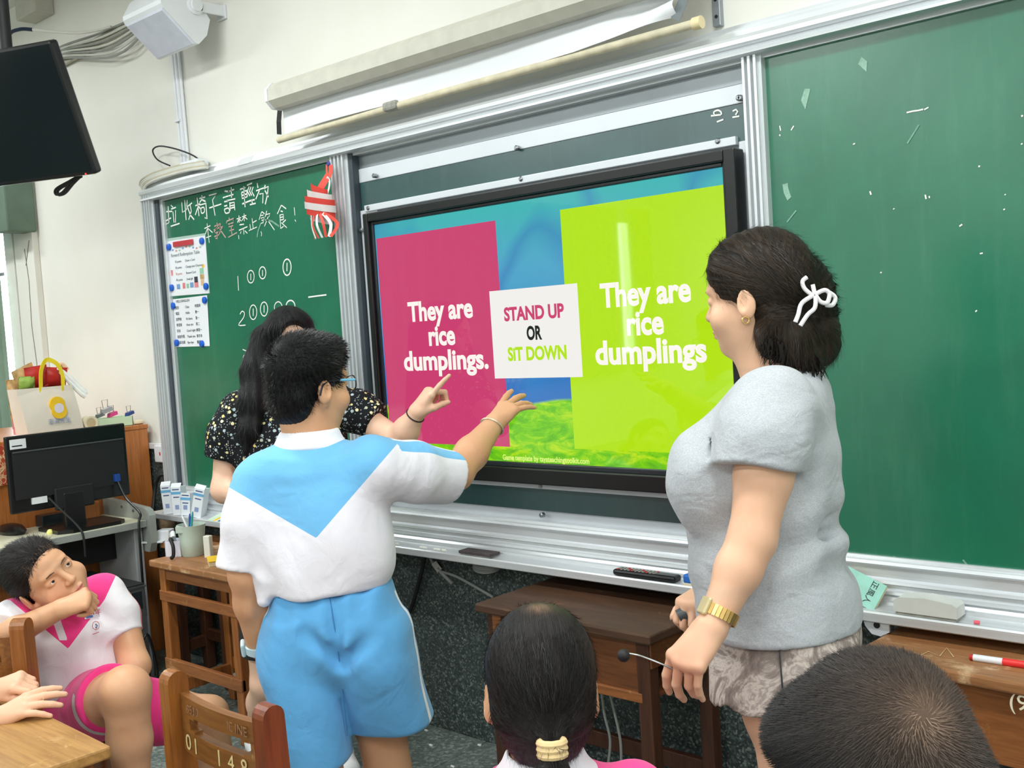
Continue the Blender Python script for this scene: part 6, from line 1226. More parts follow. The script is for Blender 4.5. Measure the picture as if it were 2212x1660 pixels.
    for i in range(16): mb.tube([ad(1548 + rs.uniform(-4, 30), 600 - rs.uniform(0, 40), 2.09), ad(1544 + rs.uniform(-8, 6), 590 - rs.uniform(-20, 30), 2.09), ad(1542 + rs.uniform(-8, 8), 600 - rs.uniform(-20, 30), 2.09)], [0.0012, 0.0008, 0.0003], 3)
    cl0 = ad(1765, 690, 2.05); ho = hair_obj('hair', v, q, 'hair_brown', me, fl(v), strands(v, q, 7000, lambda p: np.where((p[:, 2] > cl0[2])[:, None], cl0 - p, -UP + (p - p)), 0.06, 0.035, 0.0006, 3)); mv = np.array(mb.v); lo = mb.build('hair_wisps', plain('hair_dark', rgb(22, 17, 14), 0.5, spec=0.2), ho, True); lo['kind'] = 'stuff'
    # claw clip, earring, watch
    cc = lambda pts, d: [ad(1400 + a / 3.192, 480 + b_ / 3.192, d) for a, b_ in pts]
    cm_ = plain('clip_pearl', rgb(232, 228, 232), 0.25); c_ = MB()
    for pts, d in (([(1095,380),(1065,410),(1080,460),(1140,510)], 1.995), ([(1135,430),(1150,500)], 1.99), ([(1140,505),(1060,560),(1035,640),(1015,690)], 1.985), ([(1155,510),(1150,590),(1100,640),(1050,715)], 1.98), ([(1150,500),(1215,470),(1250,495),(1235,555),(1190,550),(1155,505)], 1.985), ([(1240,480),(1290,520),(1272,572),(1225,572)], 2.0)): c_.tube(smooth_path(cc(pts, d), 5), 0.0042, 8)
    c_.build('hair_clip', cm_, me, True)
    ec = ad(1611, 692, 2.025); MB().tube([ec + (CAM_R * math.cos(t) + CAM_U * math.sin(t)) * 0.0065 for t in np.linspace(0, 6.283, 16)], 0.0016, 6).build('earring', plain('gold', rgb(214, 178, 110), 0.3, 0.9), me, True)
    wc = wr + kdir * -0.012 + unit(el - wr) * 0.012; ad_ = unit(wr - el); e1 = unit(np.cross(ad_, UP)); e2_ = np.cross(ad_, e1); wt = MB(); n_ = 28
    for i in range(n_):
        a0, a1_ = 2 * math.pi * i / n_, 2 * math.pi * (i + 0.86) / n_; rr_ = 0.0315
        P4 = [wc + (e1 * math.cos(a) + e2_ * math.sin(a)) * r_ + ad_ * o_ for r_ in (rr_, rr_ + 0.0025) for o_ in (-0.010, 0.010) for a in (a0, a1_)]
        wt.add(P4, [(0, 1, 3, 2), (4, 6, 7, 5), (0, 4, 5, 1), (2, 3, 7, 6), (0, 2, 6, 4), (1, 5, 7, 3)])
    wo = wt.build('wristwatch', 'gold', me); fdir = unit(-CAM_R * 0.85 - CAM_F * 0.3 + CAM_U * 0.3); fdir = unit(fdir - ad_ * (fdir @ ad_)); sd = np.cross(ad_, fdir)
    fb_ = MB().box((-0.013, -0.016, 0.030), (0.013, 0.016, 0.039), 0.003); fb_.xf(Matrix(((sd[0], ad_[0], fdir[0], wc[0]), (sd[1], ad_[1], fdir[1], wc[1]), (sd[2], ad_[2], fdir[2], wc[2]), (0, 0, 0, 1)))); fb_.build('watch_face', plain('gold_pale', rgb(226, 208, 160), 0.25, 0.6), wo)
    # microphones held in her hands
    mk_ = thing('headset_microphone', 'thin wire microphone with a black foam ball held by the woman in grey', 'microphone', tuple(ad(1390, 1430, 1.86)))
    MB().tube(smooth_path([ad(1355, 1412, 1.88), ad(1385, 1418, 1.87), ad(1445, 1442, 1.86), ad(1480, 1462, 1.87)], 5), 0.0016, 6).build('wire', 'steel', mk_, True)
    fc = ad(1347, 1417, 1.88); MB().lathe(tuple(fc), [(0.0115 * math.sin(t), 0.0115 * math.cos(t)) for t in np.linspace(0.05, 3.09, 10)], 14).build('foam_ball', 'black_matte', mk_, True)
    mh = thing('handheld_microphone', 'black microphone end sticking out in front of the grey T-shirt', 'microphone', tuple(ad(1490, 1322, 2.2))); MB().tube([ad(1468, 1332, 2.2), ad(1505, 1312, 2.2), ad(1540, 1300, 2.2)], [0.013, 0.0135, 0.013], 14).build('body', 'black_matte', mh, True); MB().tube([ad(1465, 1333, 2.2), ad(1482, 1325, 2.2)], 0.0145, 14).build('head', 'ridge_grey', mh, True)
woman_grey()

# ------------------------------------------------------------------ the boy in light blue (back view)
mat_cloth('collar_white', rgb(236, 234, 244)); CW = MATS['collar_white']
def boy_blue():
    F = unit(CFH * 0.97 + CRH * 0.10); L = np.cross(UP, F); D = 2.55; R_ = -L
    def sec(u0, u1, v_, d, b): c = ad((u0 + u1) / 2, v_, d); return (c, (u1 - u0) / 2 * d / F_PX, b)
    hd = Head(ad(668, 832, D), unit(CFH * 0.74 + CRH * 0.68 - UP * 0.02), UP + CRH * 0.05, 0.95)
    b = Sdf(); hd.build(b, True, 1.14)
    nb = ad(672, 962, D); b.cone(hd.p(0, -0.03, -0.06), nb, 0.055, 0.062, 0.03); b.cone(hd.p(0, 0.02, -0.09), nb + F * 0.02, 0.045, 0.05, 0.03)
    b.loft([(ad(675, 985, D), 0.12, 0.075), (ad(690, 1100, D), 0.135, 0.10), (ad(700, 1250, D), 0.11, 0.085), (ad(715, 1400, D), 0.11, 0.085)], L, F, 0.03)
    sh, el, wr = ad(822, 1005, 2.52), ad(985, 1022, 2.72), ad(1066, 918, 2.86)
    b.chain([sh, el], [0.056, 0.043]); b.chain([el, el * 0.6 + wr * 0.4, wr], [0.043, 0.042, 0.0275], 0.02)
    kd = unit(ad(1110, 868, 2.915) - wr)
    kn, tp = hand(b, wr, kd, -CAM_F * 0.75 - CAM_R * 0.45 + CAM_U * 0.35, -CAM_R * 0.4 + CAM_U * 0.9, 0.90, [(6, 8, 8), (14, 12, 8), (22, 16, 10), (18, 14, 8)], (16, 5, -6, -20), (0.95, 0.2, 0.3), 0.027, rf=1.15)
    s2, e2, w2 = ad(548, 1050, 2.53), ad(534, 1240, 2.52), ad(560, 1398, 2.60)
    b.chain([s2, e2], [0.055, 0.042]); b.chain([e2, e2 * 0.6 + w2 * 0.4, w2], [0.042, 0.041, 0.029], 0.02); hand(b, w2, ad(628, 1440, 2.70) - w2, L, F, 0.84, [(30, 40, 25)] * 4, wr=0.026)
    def leg(h, k_, a, toe):
        b.chain([h, h * 0.5 + k_ * 0.5, k_], [0.072, 0.066, 0.056], 0.03); m = k_ * 0.62 + a * 0.38 - F * 0.012; b.chain([k_, m, a], [0.052, 0.052, 0.035], 0.02); b.cone(a - UP * 0.02, a + toe * 0.15 - UP * (a[2] - 0.03), 0.032, 0.025, 0.02)
    kL = ad(690, 1680, 2.56); kR = ad(838, 1660, 2.62)
    aL, aR = np.array([kL[0], kL[1], 0.08]) - F * 0.02, np.array([kR[0], kR[1], 0.08]) + F * 0.0; leg(ad(670, 1390, 2.55), kL, aL, F); leg(ad(790, 1390, 2.57), kR, aR, F)
    v, q = grow(b, 0.006, [(hd.p(0, 0.03, -0.01), (0.14, 0.14, 0.135), 0.003), (wr + kd * 0.075, (0.10, 0.10, 0.10), 0.0026)])
    me = person(v, q, 'skin_tan', 'boy in light blue and white uniform pointing at the display, seen from behind', (nb[0], nb[1], 0), hd.lipmask(v))
    hd.eyes(me); hd.brows(me)
    for a, nm in ((aL, 'shoe'), (aR, 'shoe')):
        s = Sdf(); s.cone(a * [1, 1, 0] + UP * 0.045 - F * 0.03, a * [1, 1, 0] + UP * 0.04 + F * 0.12, 0.043, 0.040, 0.02); s.cone(a * [1, 1, 0] + UP * 0.05, a * [1, 1, 0] + UP * 0.09, 0.045, 0.040, 0.02); s.half((0, 0, 0.002), -UP); vv, qq = grow(s, 0.007); np_mesh('shoe', vv, qq, 'white_plastic', None, me)
    # polo shirt
    t = Sdf(); t.loft([sec(558, 812, 985, D, 0.098), sec(545, 838, 1040, D, 0.118), sec(548, 848, 1110, D, 0.130), sec(556, 852, 1190, D, 0.135), sec(568, 846, 1245, D, 0.130), sec(572, 838, 1268, D, 0.126)], L, F, 0.02, 2.3)
    t.loft([(ad(672, 948, D), 0.070, 0.065), (ad(674, 970, D), 0.115, 0.080), (ad(680, 1010, D), 0.14, 0.10)], L, F, 0.03, 2.0)
    slR = sleeve([ad(806, 1012, 2.52), ad(890, 1018, 2.60), ad(968, 1030, 2.70)], [0.078, 0.073, 0.070], hollow=0.02); t.sub(slR, 0.03)
    slL = sleeve([ad(566, 1040, 2.53), ad(540, 1130, 2.52), ad(526, 1228, 2.52)], [0.070, 0.067, 0.064], hollow=0.02); t.sub(slL, 0.03)
    t.cone(ad(580, 1262, 2.50), ad(572, 1298, 2.49), 0.038, 0.020, 0.03)
    t.loft([(ad(705, 1262, D), 0.118, 0.112), (ad(705, 1300, D), 0.118, 0.112)], L, F, 0.004, 2.3, 's')
    fd = folds(0.0026, [(UP * 0.7 + L, 36, 5), (UP * 0.8 - L, 40, 5), (L + UP * 0.15, 52, 4)], 11); t.disp = fd
    v, q = grow(t, 0.0048); px = pixof(v); nrm = vnormals(v, q); back = (nrm @ F) < 0.35
    yoke = np.minimum(seg_p(px, (520, 1068), (683, 1163), (680, 1050)), seg_p(px, (683, 1163), (842, 978), (680, 1050)))
    onR = (slR(v) < 0.004) & (((v - ad(838, 1000, 2.53)) @ unit(ad(968, 1028, 2.70) - ad(806, 1012, 2.52))) > 0); onL = (slL(v) < 0.004) & (((v - ad(560, 1085, 2.53)) @ unit(ad(530, 1226, 2.52) - ad(566, 1040, 2.53))) > 0.0)
    yoke = np.where(onR | onL, -5.0, yoke)
    # sleeve stripes run along the top of each sleeve
    aR_ = unit(ad(968, 1028, 2.70) - ad(806, 1012, 2.52)); upR = unit(UP - aR_ * (UP @ aR_)); rel = v - ad(806, 1012, 2.52); bR = np.cross(aR_, upR); ang = np.degrees(np.arctan2(rel @ bR, rel @ upR)); bs = np.sign((-CAM_F) @ bR); strR = np.where(onR, 16 - np.abs(ang * bs - 38), -5)
    aL_ = unit(ad(530, 1226, 2.52) - ad(566, 1040, 2.53)); oL = unit(L - aL_ * (L @ aL_)); rel = v - ad(566, 1040, 2.53); bL = np.cross(aL_, oL); ang = np.degrees(np.arctan2(rel @ bL, rel @ oL)); strL = np.where(onL, 15 - np.abs(ang), -5)
    blue = rgb(112, 182, 230); mat_two('polo_blue', rgb(232, 230, 240), [('yoke', blue), ('stripe', blue)])
    so = np_mesh('polo_shirt', v, q, 'polo_blue', {'yoke': yoke, 'stripe': np.maximum(strR, strL)}, me)
    c = Sdf(); c.loft([(ad(668, 925, D), 0.068, 0.070), (ad(668, 945, D), 0.078, 0.074), (ad(670, 968, D), 0.094, 0.080)], L, F, 0.01, 2.0); c.loft([(ad(668, 915, D), 0.062, 0.064), (ad(668, 945, D), 0.066, 0.066), (ad(670, 975, D), 0.080, 0.070)], L, F, 0.003, 2.0, 's')
    c.half(ad(668, 950, D) + F * 0.055, F - UP * 0.2); v, q = grow(c, 0.003, (), None, None, 4); np_mesh('collar', v, q, CW, None, so)
    # shorts
    s = Sdf(); s.loft([sec(592, 842, 1262, D, 0.112), sec(578, 862, 1310, D, 0.130), sec(570, 890, 1370, D, 0.140), sec(590, 880, 1425, D, 0.120), sec(640, 830, 1475, D, 0.070)], L, F, 0.02, 2.4)
    s.loft([sec(585, 735, 1330, D, 0.118), sec(566, 742, 1410, D, 0.130), sec(586, 752, 1500, 2.53, 0.115), sec(610, 760, 1640, 2.52, 0.105)], L, F, 0.03, 2.4); s.loft([sec(725, 872, 1330, D, 0.118), sec(730, 900, 1410, D, 0.130), sec(738, 914, 1490, 2.57, 0.118), sec(752, 936, 1560, 2.60, 0.112)], L, F, 0.012, 2.4)
    s.loft([sec(618, 752, 1615, 2.52, 0.095), sec(620, 755, 1700, 2.52, 0.095)], L, F, 0.003, 2.4, 's'); s.loft([sec(760, 926, 1540, 2.60, 0.10), sec(762, 930, 1660, 2.60, 0.10)], L, F, 0.003, 2.4, 's')
    g1 = folds(0.0042, [(L, 110, 5)], 2); g2 = folds(0.0024, [(UP * 0.6 + L, 38, 7), (UP * 0.6 - L, 34, 6)], 4); zt = ad(700, 1262, D)[2]
    s.disp = lambda P: g1(P) * np.exp(-np.maximum(0, zt - P[:, 2]) / 0.07) + g2(P)
    for a_, b_ in (((722, 1330), (738, 1440)), ((738, 1440), (752, 1600)), ((660, 1370), (730, 1425)), ((810, 1370), (745, 1430))): s.cone(ad(*a_, 2.41), ad(*b_, 2.43), 0.010, 0.008, 0.03, 's')
    v, q = grow(s, 0.005); nrm = vnormals(v, q); px = pixof(v)
    rel = v - ad(735, 1400, D); side = np.abs(nrm @ L); pl = 0.95 - 0.0; edge = np.where(v @ L > ad(735, 1400, D) @ L, 1, -1)
    dF = rel @ F + np.where(edge > 0, 0.035, -0.030); piping = 0.010 - np.abs(dF); piping = np.where(side > 0.6, piping, -1); zb = ad(700, 1285, D)[2]; piping = np.where(v[:, 2] < zb, piping, -1)
    mat_two('shorts_blue', rgb(92, 164, 218), [('piping', rgb(236, 236, 240))]); sho = np_mesh('shorts', v, q, 'shorts_blue', {'piping': piping}, me); MB().tube(smooth_path(snap(v, [(712, 1290), (722, 1350), (732, 1420), (741, 1500), (750, 1590)], -0.0005, 6), 4), 0.0012, 5).build('seam', plain('seam_blue', rgb(58, 122, 178), 0.8), sho, True)
    MB().tube(smooth_path(snap(v, [(600, 1292), (640, 1288), (700, 1280), (770, 1268), (838, 1254)], -0.0005, 6), 4), 0.0010, 5).build('waist_seam', 'seam_blue', sho, True)
    # hair
    h = Sdf(); k = hd.s; E = lambda c, r, kk=0.02, op='u': h.ell(hd.p(*c), np.array(r) * k, hd.fr, kk, op)
    E((0, -0.014, 0.038), (0.084, 0.105, 0.099)); E((0, 0.045, 0.085), (0.066, 0.055, 0.042)); E((0, -0.060, -0.030), (0.074, 0.050, 0.060)); E((0, -0.055, -0.070), (0.052, 0.036, 0.030))
    E((0, 0.125, -0.02), (0.085, 0.075, 0.092), 0.008, 's'); E((0.092, 0.03, -0.065), (0.05, 0.052, 0.075), 0.008, 's'); E((-0.092, 0.03, -0.065), (0.05, 0.052, 0.075), 0.008, 's')
    for x in (-1, 1): E((x * 0.092, -0.014, -0.025), (0.022, 0.026, 0.036), 0.006, 's')
    E((0, 0.02, -0.13), (0.1, 0.1, 0.05), 0.01, 's')
    wh = hd.p(0.01, -0.06, 0.11); fl = lambda P: flow_of(P, hd.p(0, -0.01, 0.03), hd.u - hd.f * 0.5, hd.f)
    h.disp = lambda P: 0.0012 * np.sin(np.arctan2(fl(P)[:, 1], fl(P)[:, 0]) * 60 + 4 * np.sin(P[:, 2] * 60))
    v, q = grow(h, 0.004); nr = vnormals(v, q); idx = np.random.RandomState(5).randint(0, len(v), 9000); idx = idx[hd.loc(v[idx])[:, 2] > -0.06]
    dirf = lambda p, n: n * 0.55 + unit(hd.f) * 0.5 * (hd.loc(p)[:, 2:3] > 0.05) + (p - wh) / 0.1 * 0.5
    V, Q, T = blades(v, nr, idx, dirf, 0.012, 0.0009, 2); hair_obj('hair', v, q, 'hair_black', me, fl(v), (V, Q, T, idx))
    # glasses, bracelet, watch
    gl = MB(); gm = plain('glasses_dark', rgb(34, 30, 44), 0.3)
    rx = -0.080
    g = thing_part = MB().tube(smooth_path([hd.p(rx - 0.002, -0.030, -0.022), hd.p(rx - 0.004, -0.022, 0.002), hd.p(rx - 0.002, 0.0, 0.012), hd.p(rx + 0.002, 0.035, 0.012)], 4), 0.0026, 6); go = g.build('glasses', gm, me, True)
    MB().tube([hd.p(rx + 0.002, 0.035, 0.012), hd.p(rx + 0.004, 0.085, 0.010)], 0.0034, 6).build('temple_arm', plain('glasses_blue', rgb(120, 190, 226), 0.4), go, True)
    for x in (-1, 1):
        c_ = hd.p(x * 0.038, 0.108, 0.0); r_ = [c_ + hd.l * (0.030 * math.cos(t)) * k + hd.u * (0.019 * math.sin(t)) * k - hd.f * 0.012 * abs(math.cos(t)) * (1 if (math.cos(t) * x > 0) else 0) for t in np.linspace(0, 6.2832, 22)]; MB().tube(r_, 0.0018, 6).build('lens_rim', gm, go, True)
    MB().tube([hd.p(-0.01, 0.112, 0.004), hd.p(0.01, 0.112, 0.004)], 0.002, 6).build('bridge', gm, go, True)
    MB().tube([hd.p(0.078, 0.085, 0.010), hd.p(0.082, 0.0, 0.012)], 0.003, 6).build('temple_arm', 'glasses_blue', go, True)
    ax_ = unit(wr - el); e1 = unit(np.cross(ax_, UP)); e2_ = np.cross(ax_, e1); wc = wr - ax_ * 0.008
    MB().tube([wc + (e1 * math.cos(t) + e2_ * math.sin(t)) * 0.0315 + ax_ * 0.006 * math.sin(t) for t in np.linspace(0, 6.2832, 30)], 0.0030, 6).build('bracelet', plain('bracelet_beads', rgb(206, 196, 170), 0.4, 0.4, var=0.3, vs_=400), me, True)
    ax_ = unit(w2 - e2); e1 = unit(np.cross(ax_, F)); e2_ = np.cross(ax_, e1); wc = w2 - ax_ * 0.004; wm = plain('watch_pale', rgb(196, 222, 232), 0.4); wtc = MB()
    vs_ = []; n_ = 24
    for i in range(n_):
        a = 2 * math.pi * i / n_
        for r_, o_ in ((0.031, -0.011), (0.035, -0.010), (0.035, 0.010), (0.031, 0.011)): vs_.append(wc + (e1 * math.cos(a) + e2_ * math.sin(a)) * r_ + ax_ * o_)
    wtc.add(vs_, [(i * 4 + j, ((i + 1) % n_) * 4 + j, ((i + 1) % n_) * 4 + (j + 1) % 4, i * 4 + (j + 1) % 4) for i in range(n_) for j in range(4)]); wo = wtc.build('wristwatch', wm, me, True)
    dr = unit(L * 0.9 - F * 0.3); dr = unit(dr - ax_ * (dr @ ax_)); sd = np.cross(ax_, dr); fb_ = MB().box((-0.016, -0.018, 0.032), (0.016, 0.018, 0.043), 0.005); fb_.xf(Matrix(((sd[0], ax_[0], dr[0], wc[0]), (sd[1], ax_[1], dr[1], wc[1]), (sd[2], ax_[2], dr[2], wc[2]), (0, 0, 0, 1)))); fb_.build('watch_face', wm, wo)
boy_blue()

# ------------------------------------------------------------------ the woman in the floral top (behind the boy)
def floral_black():
    t = newmat('floral_black', 0.8, 0, 0.2); v = t.coords(); col = None
    base = rgb(20, 22, 26)
    vo = t.add('ShaderNodeTexVoronoi'); t.link(v, vo.inputs['Vector']); vo.inputs['Scale'].default_value = 62.0
    sp = t.add('ShaderNodeSeparateColor'); t.link(vo.outputs['Color'], sp.inputs[0]); m1 = t.add('ShaderNodeMath', operation='LESS_THAN', x1=0.34); t.link(vo.outputs['Distance'], m1.inputs[0]); g1 = t.add('ShaderNodeMath', operation='GREATER_THAN', x1=0.55); t.link(sp.outputs[0], g1.inputs[0]); mm = t.add('ShaderNodeMath', operation='MULTIPLY'); t.link(m1.outputs[0], mm.inputs[0]); t.link(g1.outputs[0], mm.inputs[1])
    fc = t.ramp(sp.outputs[1], [(0.0, rgb(232, 226, 190)), (0.5, rgb(226, 206, 120)), (0.6, rgb(170, 186, 190))])
    v2 = t.add('ShaderNodeTexVoronoi'); t.link(v, v2.inputs['Vector']); v2.inputs['Scale'].default_value = 150.0; s2 = t.add('ShaderNodeMath', operation='LESS_THAN', x1=0.32); t.link(v2.outputs['Distance'], s2.inputs[0]); s3 = t.add('ShaderNodeSeparateColor'); t.link(v2.outputs['Color'], s3.inputs[0]); g3 = t.add('ShaderNodeMath', operation='GREATER_THAN', x1=0.5); t.link(s3.outputs[0], g3.inputs[0]); m3 = t.add('ShaderNodeMath', operation='MULTIPLY'); t.link(s2.outputs[0], m3.inputs[0]); t.link(g3.outputs[0], m3.inputs[1])
    col = t.mix(m3.outputs[0], base, rgb(150, 160, 160)); col = t.mix(mm.outputs[0], col, fc); t.base(col)
floral_black()
def woman_floral():
    D = 3.55; F = unit(-CFH * 0.9 + CRH * 0.35); L = np.cross(UP, F)
    hd = Head(ad(628, 745, D), unit(-CFH * 0.92 + CRH * 0.38 - UP * 0.12), UP - CRH * 0.05, 0.96)
    b = Sdf(); hd.build(b); nb = ad(628, 885, D); b.cone(hd.p(0, -0.02, -0.06), nb, 0.050, 0.055, 0.03)
    b.loft([(ad(628, 905, D), 0.10, 0.07), (ad(630, 1000, D), 0.12, 0.085), (ad(640, 1300, D), 0.13, 0.10)], L, F, 0.03)
    sh, el, wr = ad(748, 880, 3.50), ad(862, 955, 3.42), ad(900, 893, 3.36)
    b.chain([sh, el], [0.048, 0.040]); b.chain([el, el * 0.6 + wr * 0.4, wr], [0.040, 0.041, 0.0265], 0.02)
    kd = unit(ad(922, 858, 3.35) - wr); kn, tp = hand(b, wr, kd, -CAM_R * 0.75 - CAM_F * 0.35 + CAM_U * 0.4, CAM_U * 0.6 - CAM_F * 0.8, 0.96, [(6, 4, 3), (62, 75, 40), (68, 80, 40), (70, 80, 40)], (4, 1, -4, -9), (0.75, 0.35, 0.5), 0.027, 0.7)
    s2, e2, w2 = ad(500, 905, 3.55), ad(486, 1058, 3.52), ad(580, 1080, 3.38)
    b.chain([s2, e2], [0.050, 0.043]); b.chain([e2, e2 * 0.6 + w2 * 0.4, w2], [0.044, 0.042, 0.028], 0.02); hand(b, w2, ad(640, 1060, 3.33) - w2, UP, F, 0.95, [(40, 50, 30)] * 4)
    def leg(h, k_, a, toe): b.chain([h, h * 0.5 + k_ * 0.5, k_], [0.085, 0.072, 0.055], 0.03); m = k_ * 0.6 + a * 0.4; b.chain([k_, m, a], [0.053, 0.055, 0.034], 0.02); b.cone(a - UP * 0.02, a + toe * 0.14 - UP * (a[2] - 0.03), 0.03, 0.024, 0.02)
    f1, f2 = az(562, 1632, 0.0), az(735, 1660, 0.0); a1, a2 = f1 + UP * 0.09, f2 + UP * 0.09; hp = ad(640, 1290, D)
    leg(hp - L * -0.0 + CRH * -0.085, ad(578, 1475, 3.50), a1, F); leg(hp + CRH * 0.085, ad(715, 1480, 3.58), a2, F)
    v, q = grow(b, 0.0065, [(hd.p(0, 0.03, -0.01), (0.13, 0.13, 0.13), 0.004), (wr + kd * 0.08, (0.11, 0.11, 0.11), 0.003)])
    me = person(v, q, 'skin_fair', 'long-haired woman in a black floral top pointing at the display behind the boy', (nb[0], nb[1], 0), hd.lipmask(v), np.exp(-(np.linalg.norm(v - tp[1], axis=1) / 0.04) ** 2) * 0.6); hd.eyes(me); hd.brows(me)
    t = Sdf(); t.loft([(ad(628, 880, D), 0.105, 0.070), (ad(628, 925, D), 0.175, 0.105), (ad(630, 1000, D), 0.185, 0.125), (ad(632, 1150, D), 0.175, 0.120), (ad(634, 1290, D), 0.185, 0.125)], L, F, 0.02, 2.2)
    t.sub(sleeve([ad(525, 895, 3.54), ad(500, 940, 3.53), ad(486, 992, 3.53)], [0.082, 0.078, 0.070], tilt=-UP * 0.3), 0.03); t.sub(sleeve([ad(728, 885, 3.51), ad(770, 888, 3.48), ad(812, 910, 3.46)], [0.075, 0.070, 0.062]), 0.03)
    nk = nb + F * 0.055; t.cone(nk + UP * 0.04, nk + F * 0.04 - UP * 0.055, 0.062, 0.040, 0.01, 's'); t.disp = folds(0.003, [(UP + L * 0.4, 40, 7), (L, 44, 6)], 9)
    v, q = grow(t, 0.0065); np_mesh('floral_top', v, q, 'floral_black', None, me)
    s = Sdf(); s.loft([(ad(634, 1270, D), 0.165, 0.115), (ad(640, 1350, D), 0.185, 0.13), (ad(645, 1400, D), 0.190, 0.135)], L, F); v, q = grow(s, 0.009); np_mesh('skirt', v, q, 'black_matte', None, me)
    h = Sdf(); k = hd.s; E = lambda c, r, kk=0.02, op='u': h.ell(hd.p(*c), np.array(r) * k, hd.fr, kk, op)
    E((0, -0.018, 0.036), (0.086, 0.104, 0.100)); E((0, 0.03, 0.065), (0.078, 0.066, 0.060)); E((0, 0.125, -0.015), (0.066, 0.085, 0.115), 0.008, 's'); E((0, 0.06, -0.14), (0.06, 0.07, 0.07), 0.01, 's')
    h.chain([ad(568, 730, 3.52), ad(552, 800, 3.50), ad(545, 870, 3.46), ad(540, 930, 3.44), ad(532, 975, 3.43)], [0.040, 0.044, 0.042, 0.034, 0.012], 0.03); h.chain([ad(580, 800, 3.55), ad(570, 880, 3.56), ad(560, 940, 3.52)], [0.05, 0.05, 0.03], 0.03)
    h.chain([ad(690, 740, 3.56), ad(700, 820, 3.57), ad(700, 900, 3.60)], [0.035, 0.045, 0.04], 0.03); h.cone(hd.p(0, -0.08, 0.0), ad(640, 930, 3.68), 0.07, 0.06, 0.04); h.cone(hd.p(0, 0.075, 0.115), hd.p(0, -0.02, 0.142), 0.0015, 0.0015, 0.006, 's')
    fl = lambda P: np.stack([((P - hd.c) @ CRH) * 9, ((P - hd.c) @ CFH) * 9, P[:, 2] * 3], 1); h.disp = lambda P: 0.0018 * np.sin((P @ CRH) * 210 + 2 * np.sin(P[:, 2] * 14)) * (P[:, 2] < hd.c[2] + 0.03)
    v, q = grow(h, 0.0045); hair_obj('hair', v, q, 'hair_black', me, fl(v), strands(v, q, 6000, lambda p: -UP + (p - p), 0.05, 0.05, 0.0008, 6))
    ax_ = unit(wr - el); e1 = unit(np.cross(ax_, UP)); e2_ = np.cross(ax_, e1); MB().tube([wr - ax_ * 0.01 + (e1 * math.cos(t_) + e2_ * math.sin(t_)) * 0.030 for t_ in np.linspace(0, 6.2832, 24)], 0.0022, 6).build('hair_tie', 'black_matte', me, True)
    for a in (a1, a2):
        s = Sdf(); g = a * [1, 1, 0]; s.cone(g + UP * 0.045 - F * 0.03, g + UP * 0.038 + F * 0.13, 0.045, 0.042, 0.02); s.cone(g + UP * 0.05, g + UP * 0.10, 0.046, 0.042, 0.02); s.half((0, 0, 0.002), -UP); vv, qq = grow(s, 0.008); np_mesh('shoe', vv, qq, plain('shoe_white', rgb(226, 228, 230), 0.6), None, me)
woman_floral()

